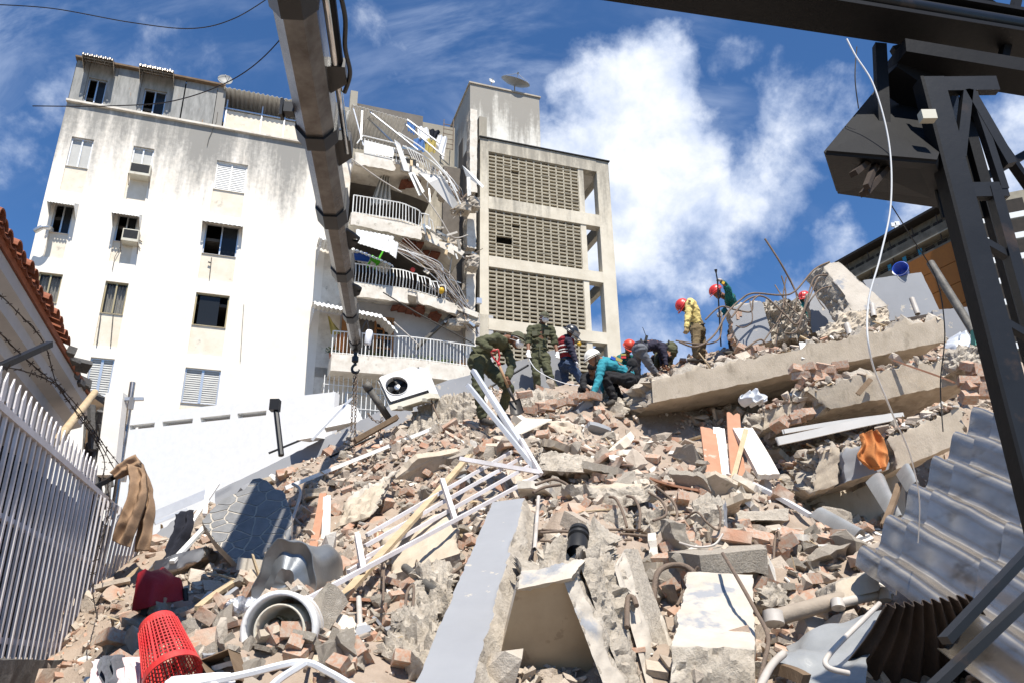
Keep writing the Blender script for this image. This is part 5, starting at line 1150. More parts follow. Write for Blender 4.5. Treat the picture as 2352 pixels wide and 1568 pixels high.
# ================================================================ crane
CA, CB = P(668, -60, 5.0), P(818, 790, 12.0)
def on_boom(v):
    lo, hi = 0., 1.
    for _ in range(40):
        mid = (lo + hi) / 2
        if proj(lerp(CA, CB, mid))[1] < v: lo = mid
        else: hi = mid
    return lerp(CA, CB, lo)
bd = (CB - CA).normalized(); bx = bd.cross(Vector((0, 0, 1))).normalized(); bz = bx.cross(bd).normalized()
crane = thing('crane_boom', 'telescopic grey crane boom reaching down over the slope from the top edge', 'crane', CA)
def bsec(v0, v1, wpx0, m, wid=None, ov=1.0, name='boom_section', hgt=1.2, e0=0):
    a, b = on_boom(v0), on_boom(v1) if v1 is not None else CB
    if v0 < -50: a = CA - bd * 3.0
    w = wid if wid else wpx0 * (on_boom((v0 + (v1 or 790)) / 2) - Vector((0, 0, CAMZ))).length / FPX / 2
    w *= ov; h = w * hgt
    pr = [(-w, h), (-w, -h * .45), (-w * .45, -h), (w * .45, -h), (w, -h * .45), (w, h)]
    o = MB(); n = len(pr); vs = [p + bx * x + bz * z for p in (a, b) for x, z in pr]
    o.add(vs, [(i, (i + 1) % n, n + (i + 1) % n, n + i) for i in range(n)] + [tuple(range(n))[::-1], tuple(range(n, 2 * n))])
    return o.build(name, m, crane), w
secs = [(-60, 296, 84), (292, 484, 62), (480, 618, 45), (612, 722, 31), (716, 786, 25)]
ws_ = []
for v0, v1, wp in secs:
    o, w = bsec(v0, v1, wp, 'crane_grey'); ws_.append(w)
for (v0, v1), w in zip(((276, 304), (464, 494), (606, 624), (714, 726)), ws_):
    o, _ = bsec(v0, v1, 0, 'crane_black', w, 1.13, 'boom_collar')
bsec(778, 792, 0, 'crane_black', ws_[4], 1.12, 'boom_head')
o, _ = bsec(-60, -2, 0, 'crane_black', ws_[0], 1.12, 'boom_collar')
side = lambda v, f=1.6, up=.2: on_boom(v) + bx * (ws_[0] * f) + bz * (ws_[0] * up)
m = MB(); m.tube([side(-60, 1.5, .5), side(180, 1.5, .4)], .055, 10); m.build('cylinder', 'black_steel', crane)
m = MB(); m.tube([side(-60, 1.35, .3), side(350, 1.45, .1)], .035, 10); m.build('piston_rod', 'chrome', crane, True)
for v0, v1, f0, f1 in ((150, 215, .9, 1.9), (320, 385, .7, 1.7)):
    m = MB(); a, b = on_boom(v0), on_boom(v1); u_ = ws_[0]
    m.prism([a + bx * u_ * f0, a + bx * u_ * f1, lerp(a, b, .6) + bx * u_ * f1, b + bx * u_ * f0], bz * .12); m.build('bracket', 'crane_black', crane)
m = MB(); m.tube(bez([side(-60, 1.9, .3), side(40, 2.15, .3), side(110, 2.0, .2), side(170, 2.1, .2), side(215, 1.7, .2)], 8), .022, 8); m.build('hose', 'crane_black', crane, True)
m = MB(); q = on_boom(255) - bx * ws_[0] * 1.1; m.bar(q, q - bx * .10, .10, .12); m.box(q - bx * .12, (.03, .1, .2)); m.build('side_lug', 'crane_black', crane)
for va, vb, vc, w in ((520, 588, 548, ws_[2]), (648, 700, 664, ws_[3])):   # hoist eye plates
    a, b, c_ = on_boom(va) + bx * w * .9, on_boom(vb) + bx * w * .9, on_boom(vc) + bx * w * 2.2
    m = MB(); n = 16; ctr = lerp(lerp(a, b, .5), c_, .62); outer = [a, lerp(a, c_, .5), c_ + (a - c_) * .06, c_, c_ + (b - c_) * .06, lerp(b, c_, .5), b]
    ring = [ctr + (bx * math.cos(t) + bd * math.sin(t)) * w * .28 for t in [k * 6.283 / n for k in range(n)]]
    def edge(d):                          # outline hit of a ray from the hole centre
        best = 9
        for i in range(len(outer)):
            p, q = outer[i] - ctr, outer[(i + 1) % len(outer)] - ctr; px, py, qx, qy, dx, dy = p.dot(bx), p.dot(bd), q.dot(bx), q.dot(bd), d.dot(bx), d.dot(bd)
            den = dx * (qy - py) - dy * (qx - px)
            if abs(den) < 1e-9: continue
            t = (px * (qy - py) - py * (qx - px)) / den; s = (px * dy - py * dx) / den
            if t > 0 and -1e-6 <= s <= 1 + 1e-6: best = min(best, t)
        return ctr + d * best
    dirs = [(bx * math.cos(t) + bd * math.sin(t)) for t in [k * 6.283 / n for k in range(n)]]; out_ = [edge(d) for d in dirs]
    for off in (0, .03):
        m.add([p + bz * off for p in ring] + [p + bz * off for p in out_], [(k, (k + 1) % n, n + (k + 1) % n, n + k) for k in range(n)])
    m.add([p for p in out_] + [p + bz * .03 for p in out_], [(k, (k + 1) % n, n + (k + 1) % n, n + k) for k in range(n)])
    m.build('eye_plate', 'dark_grey_steel', crane)
lamp = thing('work_lamp', 'white rounded work lamp hanging right of the crane boom head', 'lamp', P(846, 796, 12.0))
c_ = P(846, 776, 12.0); m = MB(); m.lathe([(0.001, -.13), (.045, -.125), (.06, -.1), (.06, .1), (.045, .13), (.001, .135)], Matrix.Translation(c_) @ Matrix.Rotation(.12, 4, 'Y'), 14); m.build('lamp_shell', 'lamp_glass', lamp, True)
m = MB(); m.tube([c_ + V3((.0, 0, -.13)), c_ + V3((.01, 0, -.2))], .02, 8); m.build('lamp_neck', 'dark_grey_steel', lamp)
m = MB(); m.tube(bez([c_ + V3((.0, 0, .13)), c_ + V3((-.05, 0, .3)), CB + V3((.02, 0, .05))], 6), .008, 6); m.build('lamp_cable', 'crane_black', lamp)
# hook and chains
hk = thing('crane_hook', 'black swivel hook hanging under the crane boom head', 'hook', P(818, 862, 12.0))
h0 = P(818, 790, 12.0); h1 = P(818, 838, 12.)
m = MB(); m.lathe([(.02, 0), (.05, -.03), (.05, -.12), (.03, -.15), (.03, -.2), (.055, -.22), (.055, -.3), (.02, -.33)], Matrix.Translation(h0), 12, capa=True, capb=True); m.build('swivel', 'crane_black', hk)
hc = P(817, 846, 12.0); m = MB(); m.tube([h0 - V3((0, 0, .33))] + [hc + V3((math.cos(t) * .06, 0, math.sin(t) * .07)) for t in [1.6 + k * .45 for k in range(11)]], [.022] * 6 + [.026] * 4 + [.015] * 2, 8); m.build('hook', 'crane_black', hk, True)
def chain(pts, label, step=.052, mt='rebar', r=.0065, lw=.017):
    c_ = bez([P(*q) for q in pts], 30); root = thing('lifting_chain', label, 'chain', c_[-1]); d_ = 0; acc = [0]
    for i in range(1, len(c_)): acc.append(acc[-1] + (c_[i] - c_[i - 1]).length)
    n = int(acc[-1] / step); base = MB(); prev = None
    lk = MB(); lk.tube([V3((math.cos(t) * lw, 0, math.sin(t) * step * .62)) for t in [k * 6.283 / 12 for k in range(13)]], r, 5, cap=False)
    me0 = None
    for k in range(n):
        s = (k + .5) * step; i = max(1, next((q for q in range(len(acc)) if acc[q] >= s), len(acc) - 1)); p = lerp(c_[i - 1], c_[i], (s - acc[i - 1]) / max(1e-6, acc[i] - acc[i - 1])); t = (c_[i] - c_[i - 1]).normalized()
        if me0 is None:
            o = lk.build('link', mt, loc=(0, 0, 0)); me0 = o.data
        else: o = bpy.data.objects.new('link', me0); COL.objects.link(o)
        q = t.to_track_quat('Z', 'Y') @ Matrix.Rotation(rad(90 * (k % 2) + 20), 3, 'Z').to_quaternion()
        o.parent = root; o.location = p - wloc(root); o.rotation_mode = 'QUATERNION'; o.rotation_quaternion = q
chain([(819, 858, 12.0), (818, 900, 12.), (816, 960, 12.), (813, 1040, 12.)], 'long lifting chain hanging straight from the crane hook')
chain([(814, 862, 12.02), (811, 910, 12.0), (808, 960, 12.), (807, 992, 12.)], 'shorter chain end hanging beside the long lifting chain')
chain([(845, 948, 11.6), (856, 962, 11.5), (870, 968, 11.5), (880, 962, 11.5)], 'slack chain looped round the dark timber below the drain pipe', .05)
chain([(878, 958, 11.4), (874, 980, 11.4), (868, 1010, 11.3)], 'short chain hanging under the dark timber below the drain pipe', .05)
# ================================================================ gantry at the right
GS = .55
def PG(u, v, Y): return P(u, v, Y * GS)
gan = thing('steel_gantry', 'black steel gantry of beams and a laced column framing the right edge', 'gantry', PG(2330, 1300, 4.))
def gb(name, a, b, w, h, mt='black_steel', up=(0, 0, 1)):
    o = MB(); o.bar(PG(*a), PG(*b), w * GS, h * GS, up); return o.build(name, mt, gan)
# main runway beam: two flanges and a web
A0, B0 = PG(1350, -66, 3.3), PG(2500, 118, 4.3)
dv = (B0 - A0).normalized()
def off(o_, z): return Vector((-dv.y * o_, dv.x * o_, z))
for nm, zz_, w_, h_, mt in (('flange', -.045, .26, .028, 'black_steel'), ('web', .045, .10, .15, 'dark_grey_steel'), ('flange', .135, .26, .028, 'black_steel')):
    o = MB(); o.bar(A0 + off(0, zz_ * GS), B0 + off(0, zz_ * GS), w_ * GS, h_ * GS); o.build(nm, mt, gan)
o = MB(); o.tube([A0 + off(-.10 * GS, .03 * GS), B0 + off(-.10 * GS, .03 * GS)], .04 * GS, 12); o.build('conduit', 'dark_grey_steel', gan, True)
gb('upper_beam', (1880, -40, 4.0), (2400, 62, 4.4), .16, .07)
gb('upper_beam', (2180, -40, 4.6), (2420, 120, 4.2), .30, .10)
gb('brace', (1985, -20, 4.2), (2010, 30, 4.1), .05, .05); gb('brace', (2085, -30, 4.3), (2110, 30, 4.1), .05, .05)
gb('brace', (2340, -20, 4.2), (2300, 150, 4.1), .05, .05)
# laced column
def cp_(u, v): return PG(u, v, 3.75)
ctop, cbot = PG(2175, 175, 3.75), PG(2400, 1480, 3.75); zt_, zb_ = ctop.z, 0.
c0x = PG(2184, 420, 3.75).x; cw = PG(2300, 420, 3.75).x - c0x; cy = 3.75 * GS
def vbar(x0, x1, z0, z1, y0=0., dp=.05, mt='dark_grey_steel', nm='column_flange'):
    y0 *= GS; dp *= GS
    o = MB(); o.hexa([V3((c0x + x0, cy + y0, z0)), V3((c0x + x1, cy + y0, z0)), V3((c0x + x1, cy + y0 + dp, z0)), V3((c0x + x0, cy + y0 + dp, z0)), V3((c0x + x0, cy + y0, z1)), V3((c0x + x1, cy + y0, z1)), V3((c0x + x1, cy + y0 + dp, z1)), V3((c0x + x0, cy + y0 + dp, z1))]); return o.build(nm, mt, gan)
zmid = PG(2200, 440, 3.75).z
vbar(0, .066, zb_, zt_, 0, .06); vbar(.118, .150, zb_, zmid + .02, .002, .06); vbar(.205, .240, zb_, zt_ - .02, .3, .06, 'black_steel')
vbar(-.011, .0, zb_, zt_, -.004, .10, 'black_steel', 'column_side'); vbar(.067, .235, zt_ - .055, zt_, .004, .05, nm='cap_plate'); vbar(.067, .170, zmid - .016, zmid + .034, .006, .05, nm='tie_plate')
vbar(.067, .21, zmid + .02, zt_ - .04, .34, .02, 'black_steel', 'hole_shade_plate')  # last one: added black plate that makes the lacing holes look shaded
def dbar(x0, z0, x1, z1, y0=.006, w=.030):
    o = MB(); o.bar((c0x + x0, cy + (y0 + .02) * GS, z0), (c0x + x1, cy + (y0 + .02) * GS, z1), w, .05 * GS, (0, 1, 0)); o.build('lacing_bar', 'dark_grey_steel', gan)
dbar(.055, zmid + .13, .135, zt_ - .05); dbar(.138, zt_ - .05, .205, zmid + .10); dbar(.150, zt_ - .06, .162, zmid + .01, .008, .022)
for k in range(7):
    z_ = zmid - .16 - k * .26; dbar(.06, z_, .125, z_ - .05, .02, .02)
# hopper under the beam
fr = [PG(1925, 441, 4.35), PG(2190, 478, 4.4), PG(2150, 372, 3.7), PG(1897, 351, 3.6)]; bk = [PG(2030, 330, 4.7), PG(2230, 360, 4.8), PG(2200, 215, 4.4), PG(2015, 208, 4.3)]
for nm, q in (('hopper_side', [fr[0], fr[3], bk[3], bk[0]]), ('hopper_front', [fr[0], fr[1], fr[2], fr[3]]), ('hopper_back', [bk[0], bk[1], bk[2], bk[3]]), ('hopper_side', [fr[1], fr[2], bk[2], bk[1]]), ('hopper_top', [fr[3], fr[2], bk[2], bk[3]])):
    o = MB(); nn = (q[1] - q[0]).cross(q[3] - q[0]).normalized() * .007; o.prism(q, nn); o.build(nm, 'black_steel', gan)
o = MB(); o.bar(PG(1960, 400, 3.62), PG(2080, 300, 4.1), .022, .016); o.bar(PG(1985, 445, 3.6), PG(2110, 300, 4.15), .027, .016); o.bar(PG(1990, 430, 3.55), PG(2030, 330, 4.0), .016, .016); o.build('hopper_rib', 'rust_panel', gan)
o = MB(); o.box(PG(2130, 268, 3.66), (.044, .027, .033)); o.build('switch_box', 'old_white', gan)
gb('hanger', (2020, 105, 3.95), (2030, 320, 3.95), .07, .05); gb('hanger', (2055, 110, 4.0), (2110, 200, 4.0), .05, .05); gb('hanger', (2110, 120, 4.0), (2060, 190, 4.0), .04, .04)
gb('gusset', (2040, 160, 4.), (2160, 240, 4.1), .2, .16); gb('gusset', (2060, 130, 3.9), (2420, 190, 4.0), .2, .10)
gb('tie_bar', (2170, 1470, 3.05), (2400, 1225, 3.25), .045, .03, 'dark_grey_steel'); gb('tie_bar', (2120, 1600, 2.95), (2400, 1335, 3.15), .045, .03, 'dark_grey_steel')
gb('cross_tie', (2240, 420, 4.3), (2400, 330, 4.5), .05, .05); gb('cross_tie', (2230, 240, 4.0), (2400, 480, 4.2), .05, .05)
# ---------------------------------------------------------------- corrugated sheets
a_, b_, c_ = P(1966, 1298, 4.5), P(2222, 975, 5.15), P(2093, 1391, 4.12)
wv = b_ - a_; ax = c_ - a_; nrm_ = wv.cross(ax).normalized()
if nrm_.dot(Vector((0, 0, CAMZ)) - a_) < 0: nrm_ = -nrm_
def sheet(r0, r1, s0, s1, lift, label, mt='galv', bend=0.):
    L_ = wv.length * (s1 - s0); nwv = L_ / .34; m = MB()
    def fn(i, j):
        s = lerp(s0, s1, i); r = lerp(r0, r1, j); ph = (s * wv.length) / .34 * 6.283
        return a_ + wv * s + ax * r + nrm_ * (lift * 2.6 + .052 * math.sin(ph) + bend * (r - r0) ** 2 + .012 * mnoise.noise(Vector((s * 5, r * 3, lift * 50))))
    m.grid(fn, int(nwv * 16), 10, 0, .005); o = one('corrugated_sheet', label, 'metal sheet', m, mt); smooth_by_angle(o, 50); return o
sheet(0, .75, 0, 1.12, 0, 'leftmost dull galvanised corrugated sheet lying on the rubble at the right')
sheet(.45, 1.95, .0, 1.3, .014, 'middle galvanised corrugated sheet overlapping its left neighbour')
sheet(1.65, 3.6, -.1, 1.5, .028, 'rightmost galvanised corrugated sheet behind the gantry column')
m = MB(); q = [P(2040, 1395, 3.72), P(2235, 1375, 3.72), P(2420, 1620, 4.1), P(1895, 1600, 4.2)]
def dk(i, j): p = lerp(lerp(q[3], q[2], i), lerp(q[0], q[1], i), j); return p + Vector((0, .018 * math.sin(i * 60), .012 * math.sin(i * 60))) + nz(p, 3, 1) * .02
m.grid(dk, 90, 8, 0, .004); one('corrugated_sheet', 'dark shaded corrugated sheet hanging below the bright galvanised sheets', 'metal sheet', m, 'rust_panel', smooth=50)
for k, (pts, r, lab) in enumerate((([(1945, 90, 3.62), (1965, 128, 3.62), (2008, 200, 3.62), (2042, 330, 3.64), (2046, 470, 3.66), (2022, 590, 3.68), (1994, 700, 3.7), (2000, 820, 3.72), (2048, 945, 4.2), (2092, 1050, 5.2), (2112, 1150, 6.4), (2109, 1245, 7.6)], .0026, 'white cable hanging from the gantry beam down to the corrugated sheets'),
     ([(1968, 108, 3.7), (1964, 180, 3.7), (1972, 250, 3.75)], .0018, 'short thin black wire hanging from the gantry beam'),
     ([(2046, 470, 3.9), (2090, 540, 4.), (2150, 640, 4.1), (2170, 760, 4.1), (2160, 880, 4.1), (2166, 990, 4.1)], .0018, 'thin dark wire hanging beside the white cable'))):
    one('hanging_cable', lab, 'cable', MB().tube(bez([P(q[0], q[1], q[2] * GS) for q in pts], 10), r, 6), 'cable_white' if k == 0 else 'cable_dark', smooth=80)
# overhead wires at the top left
for pts, lab in (([(-30, 10, 9), (120, 20, 9), (300, 52, 9), (440, 66, 9), (540, 42, 9), (640, -20, 9)], 'thin wire sagging across the top left sky'), ([(75, 244, 9), (250, 244, 9), (400, 232, 9), (540, 180, 8.5), (640, 95, 8), (700, -10, 7.5)], 'thin pale wire running from the left up to the crane boom')):
    one('overhead_wire', lab, 'wire', MB().tube(bez([P(*q) for q in pts], 14), .008, 5), 'dark_grey_steel', smooth=80)
# ================================================================ things lying on the slope
# outdoor air conditioner, tilted, fan towards us
ac = thing('condenser_unit', 'white outdoor air conditioner unit tilted on the grey wall, fan facing the street', 'air conditioner', P(930, 945, 11.6))
q = [P(893, 930, 11.5), P(986, 901, 11.5), P(962, 842, 11.6), P(867, 873, 11.6)]; bk_ = Vector((.10, .36, .10))
cx_ = (q[1] - q[0]).normalized(); cy_ = (q[3] - q[0]).normalized(); cn = cx_.cross(cy_).normalized(); cn = cn if cn.y < 0 else -cn
fc = P(911, 885, 11.52); fr_ = .172; n = 28; m = MB()
def qa(s, t): return lerp(lerp(q[0], q[1], s), lerp(q[3], q[2], s), t)
ring = [fc + (cx_ * math.cos(k * 6.283 / n) + cy_ * math.sin(k * 6.283 / n)) * fr_ for k in range(n)]
def proj_q(p): d = p - q[0]; return d
bound = []
w_c, h_c = (q[1] - q[0]).length, (q[3] - q[0]).length
for k in range(n):                        # stretch every ring point to the face outline
    d = ring[k] - fc; dx, dy = d.dot(cx_) / fr_, d.dot(cy_) / fr_; o0 = fc - q[0]; sx, sy = o0.dot(cx_), o0.dot(cy_)
    t = min([(w_c - sx) / dx if dx > 1e-6 else 9, -sx / dx if dx < -1e-6 else 9, (h_c - sy) / dy if dy > 1e-6 else 9, -sy / dy if dy < -1e-6 else 9]); bound.append(fc + (cx_ * dx + cy_ * dy) * t)
m.add(ring + bound, [(k, (k + 1) % n, n + (k + 1) % n, n + k) for k in range(n)])
m.add(ring + [p - cn * .10 for p in ring], [(k, (k + 1) % n, n + (k + 1) % n, n + k) for k in range(n)])
m.add([q[0] + q[0] * 0, q[1], q[1] + bk_, q[0] + bk_, q[3], q[2], q[2] + bk_, q[3] + bk_], [(3, 2, 1, 0), (4, 5, 6, 7), (1, 2, 6, 5), (2, 3, 7, 6), (3, 0, 4, 7)]); m.build('casing', 'white_plastic', ac)
m = MB(); m.add([p - cn * .10 for p in ring], [tuple(range(n))]); m.build('fan_well', 'dark_grey_steel', ac)
m = MB()
for k in range(3):
    def bl(i, j): a = k * 2.094 + .5 + i * 1.15; r_ = lerp(.04, .155, j); return fc - cn * (.075 - .045 * i) + (cx_ * math.cos(a) + cy_ * math.sin(a)) * r_
    m.grid(bl, 6, 3, 0, .004)
m.build('fan', 'dark_grey_steel', ac, True)
m = MB(); m.lathe([(.045, -.03), (.045, .02), (.0, .03)], axes(fc - cn * .06, fc, (0, 0, 1)), 12); m.build('fan_hub', 'aluminium', ac)
m = MB(); m.tube([p + cn * .004 for p in ring] + [ring[0] + cn * .004], .008, 6, cap=False); m.build('fan_ring', 'white_plastic', ac)
m = MB(); m.hexa([q[0] + cn * .004 - cy_ * .10, q[1] + cn * .004 - cy_ * .10, q[1] + bk_ - cy_ * .10, q[0] + bk_ - cy_ * .10, q[0] + cn * .004 - cy_ * .003, q[1] + cn * .004 - cy_ * .003, q[1] + bk_ - cy_ * .003, q[0] + bk_ - cy_ * .003]); m.build('base_tray', 'old_white', ac)
for s in (.2, .8):
    m = MB(); a = qa(s, 0) - cy_ * .12 + cn * .05; m.bar(a, a + bk_ * 1.2 - cy_ * .02, .05, .05); m.build('foot_bracket', 'old_white', ac)
# window air conditioners
def wac(rect, lab, prj=.42):
    (u0, v0, u1, v1) = rect; s0, z1 = fs(u0, v0, prj); s1, z0 = fs(u1, v1, prj)
    t = fthing('window_air_conditioner', lab, 'air conditioner'); m = MB(); m.hexa([L3(s0, prj, z0), L3(s1, prj, z0), L3(s1, -.1, z0), L3(s0, -.1, z0), L3(s0, prj, z1), L3(s1, prj, z1), L3(s1, -.1, z1), L3(s0, -.1, z1)]); part('casing', m, 'old_white', t)
    m = MB(); m.box(L3((s0 + s1) / 2, prj + .005, (z0 + z1) / 2 + .04), (s1 - s0 - .08, .012, z1 - z0 - .16)); part('rear_grille', m, 'black_plastic', t)
    m = MB()
    for k in range(7): m.box(L3((s0 + s1) / 2, prj + .013, lerp(z0 + .14, z1 - .06, k / 6)), (s1 - s0 - .1, .006, .012))
    part('grille_bars', m, 'dark_grey_steel', t)
    m = MB(); m.bar(L3(s0, .0, z0 - .3), L3(s0, prj, z0 - .015), .025, .025); m.bar(L3(s1, .0, z0 - .3), L3(s1, prj, z0 - .015), .025, .025); part('support_bracket', m, 'rebar', t)
wac((300, 372, 343, 405), 'boxy window air conditioner under a white window on the stained wall')
wac((283, 524, 316, 556), 'boxy window air conditioner under the awning, one floor below the other')
# dishes and roof things
def dish(name, lab, c, r, nrm, mt, dep=.25):
    t = thing(name, lab, 'satellite dish', c); M_ = axes(c, Vector(c) + Vector(nrm), (0, 0, 1)); m = MB()
    m.lathe([(0.001, 0), (r * .35, r * dep * .12), (r * .7, r * dep * .49), (r, r * dep)], M_, 28); m.lathe([(r, r * dep), (r * .98, r * dep - .03), (r * .7, r * dep * .49 - .03), (0.001, -.03)], M_, 28); m.build('reflector', mt, t, True)
    m = MB(); m.tube([M_ @ V3((0, 0, -.02)), Vector(c) + V3((0, 0.1, -r * .9))], .04 * max(r, .5), 8); m.build('mast', 'dish_grey', t)
    m = MB(); f_ = M_ @ V3((0, 0, r * .8))
    for k in range(3): m.tube([M_ @ V3((r * math.cos(k * 2.09), r * math.sin(k * 2.09), r * dep)), f_], .012, 5)
    m.lathe([(.05 * r, -.05), (.06 * r, .06)], axes(f_, M_ @ V3((0, 0, r)), (0, 0, 1)), 8, capa=True, capb=True); m.build('feed_arm', 'dish_grey', t)
    return t
dish('satellite_dish', 'large grey mesh satellite dish on the stair tower penthouse', P(1182, 196, 33.5), .78, (.25, -.35, .75), 'dish_grey')
dish('satellite_dish', 'small white satellite dish at the corner of the penthouse roof', P(1129, 187, 33), .16, (.5, -.8, .35), 'dish_white')
dish('satellite_dish', 'round grey satellite dish at the edge of the sheet roofed terrace', P(517, 186, 27.2), .30, (.35, -.9, .25), 'dish_grey')
lad = thing('roof_ladder', 'rusty ladder standing against the stained parapet above the torn balcony', 'ladder', P(1033, 345, 34))
for u in (1018, 1040):
    m = MB(); m.tube([P(u, 345, 33.6), P(u + 2, 275, 33.8)], .025, 6); m.build('rail', 'rebar', lad)
for k in range(6): m = MB(); m.bar(P(1018, 340 - k * 11, 33.6), P(1041, 344 - k * 11, 33.6), .03, .03); m.build('rung', 'rebar', lad)
# street lamp stub, white cabinets, drain pipe
sl2 = thing('lamp_post', 'black lamp post with a boxy head standing before the white boundary wall', 'lamp post', P(645, 1040, 13.2))
m = MB(); m.tube([P(646, 1045, 13.2), P(634, 940, 13.4)], .05, 8); m.build('post', 'dark_grey_steel', sl2); m = MB(); a = P(632, 930, 13.4); m.box(a, (.16, .16, .2)); m.build('lamp_head', 'black_plastic', sl2); m = MB(); m.bar(P(617, 1040, 13.2), P(690, 1010, 13.3), .03, .03); m.build('cross_arm', 'black_plastic', sl2)
for (a, b, c, d, lab) in (((678, 1010, 12.4), (722, 1003, 12.4), (715, 965, 12.5), (672, 990, 12.5), 'small grey white metal cabinet tipped beside the larger ones'), ((702, 990, 12.9), (812, 968, 12.9), (792, 925, 13.0), (716, 958, 13.0), 'large overturned white metal cabinet left of the drain pipe')):
    block('metal_cabinet', lab, 'cabinet', a, b, c, d, (.1, .5, .1), (0,) * 6, (0,) * 6, ['white_plastic' if 'large' in lab else 'antenna'], .3)
dp = thing('drain_pipe', 'thick dark drain pipe with a socket end leaning on the grey wall', 'pipe', P(895, 965, 11.6)); m = MB(); m.tube([P(848, 893, 11.5), P(893, 960, 11.7)], .055, 14); m.build('pipe', 'pipe_dark', dp, True); m = MB(); m.tube([P(840, 880, 11.48), P(849, 895, 11.5)], .068, 14); m.build('socket', 'pipe_dark', dp, True)
one('roof_timber', 'dark timber beam laid across the drain pipe foot with chains round it', 'timber', MB().bar(P(815, 1012, 11.3), P(912, 958, 11.5), .16, .07), 'wood_dark')
one('steel_angle', 'thin grey steel angle leaning against the white cabinets', 'steel bar', MB().bar(P(716, 1010, 12.2), P(806, 915, 12.6), .035, .035), 'alu_white')
one('white_batten', 'long white batten lying up the slope below the grey wall', 'batten', MB().bar(P(655, 1120, 10.3), P(990, 985, 11.2), .05, .05), 'white_paint')
one('dark_rod', 'long dark rod leaning along the grey wall behind the rescuers', 'rod', MB().tube([P(650, 1098, 11.9), P(862, 1000, 12.2)], .018, 8), 'dark_grey_steel')
one('dark_rod', 'dark rod sloping behind the legs of the digging rescuer', 'rod', MB().tube([P(1085, 912, 13.2), P(1213, 838, 14.0)], .02, 8), 'dark_grey_steel')
# white tube railing
rg = thing('tube_railing', 'white square tube railing lying twisted across the middle of the slope', 'railing', P(750, 1380, 5.5))
for a, b in (((655, 1402, 5.3), (1238, 1090, 8.0)), ((832, 1284, 6.5), (1223, 1064, 8.15)), ((838, 1253, 6.7), (1205, 1046, 8.3)), ((842, 1228, 6.9), (1176, 1036, 8.4)), ((800, 1312, 6.2), (850, 1282, 6.5))):
    m = MB(); m.bar(P(*a), P(*b), .031, .031); m.build('rail_tube', 'fence_white', rg)
for a, b in (((1016, 1103, 7.55), (1048, 1200, 6.95)), ((822, 1230, 6.6), (836, 1308, 6.1)), ((1056, 1054, 8.0), (1240, 1085, 8.0)), ((1196, 1010, 8.3), (1242, 1090, 8.0))):
    m = MB(); m.bar(P(*a) - V3((0, .03, 0)), P(*b) - V3((0, .03, 0)), .042, .042); m.build('cross_tube', 'fence_white', rg)
for a, b in (((1075, 884, 8.55), (1240, 1088, 8.05)), ((1087, 850, 8.75), (1222, 1062, 8.2)), ((1121, 897, 8.7), (1228, 1066, 8.25))):
    m = MB(); m.bar(P(*a), P(*b), .06, .045); m.build('leg_tube', 'alu_white', rg)
    m = MB(); d = (P(*a) - P(*b)).normalized(); m.bar(P(*a) + d * .003, P(*a) + d * .006, .048, .035); m.build('tube_mouth', 'black_plastic', rg)
# fallen board, planks
m = MB(); m.prism([P(1190, 1000, 9.5), P(1268, 965, 10.0), P(1205, 963, 10.0), P(1188, 968, 9.7)][:3] + [P(1180, 985, 9.6)], (0, 0, .02)); one('brown_board', 'flat pinkish brown board tilted behind the white railing legs', 'board', m, 'recess')
PL = [((1642, 1112, 8.1), (1625, 985, 8.9), .17, .03, 'wood_red', 'wide red brown plank standing upright in the slope, left of the white board'), ((1666, 1108, 8.15), (1650, 985, 8.9), .13, .03, 'white_paint', 'tall white board standing between two red brown planks'),
      ((1696, 1110, 8.1), (1684, 950, 8.9), .15, .03, 'wood_red', 'tallest red brown plank standing upright in the slope'), ((1673, 1140, 7.7), (1712, 990, 8.6), .05, .03, 'wood_pale', 'thin pale lath leaning across the upright planks'),
      ((1500, 1100, 7.8), (1610, 1130, 7.6), .22, .02, 'wood_red', 'orange wood panel lying flat on the slope left of the planks'), ((715, 1285, 7.6), (742, 1132, 9.0), .08, .03, 'wood_red', 'slim pink stained batten standing left of the white railing'),
      ((745, 1282, 7.6), (752, 1142, 8.9), .08, .03, 'white_paint', 'slim white batten standing beside the pink stained one'), ((748, 1420, 5.6), (1080, 1040, 8.6), .07, .03, 'wood_pale', 'long pale lath running under the white railing'),
      ((790, 1382, 5.9), (898, 1378, 5.9), .12, .02, 'wood_red', 'short rust brown board balanced on a pipe end'), ((1705, 985, 8.7), (1765, 1095, 8.0), .22, .06, 'plaster', 'curved white plaster strip hanging beside the tall plank'),
      ((1690, 1090, 8.2), (1860, 1185, 7.4), .06, .04, 'alu_white', 'long aluminium rail sliding down below the plaster strip'), ((1785, 1010, 8.6), (2050, 960, 8.8), .05, .09, 'antenna', 'long pale frame rail wedged under the second beam'),
      ((1800, 990, 9.0), (2070, 953, 9.0), .04, .05, 'antenna', 'thin upper frame rail wedged under the second beam'), ((1845, 790, 10.9), (1852, 748 + 75, 10.75), .13, .03, 'white_paint', 'short white board leaning on the face of the long tan slab'),
      ((2000, 870, 9.4), (1970, 905, 9.35), .06, .02, 'wood_dark', 'short dark lath hanging over the second beam'), ((2055, 825, 9.35), (2190, 880, 8.9), .03, .02, 'wood_red', 'thin rusty lath sticking out over the second beam'),
      ((1625, 1000, 9.4), (1520, 1025, 10.), .08, .02, 'wood_pale', 'flat lath in the shade under the long tan slab'), ((455, 1400, 5.6), (540, 1330, 6.6), .05, .03, 'wood_pale', 'pale broken lath in front of the crazy paving'),
      ((1760, 1520, 3.95), (1850, 1568, 3.8), .06, .05, 'wood_dark', 'dark plank end under the pale plastic sheet'), ((2030, 1205, 6.5), (2065, 1110, 7.3), .05, .03, 'wood_dark', 'dark post leaning in the hollow under the stack')]
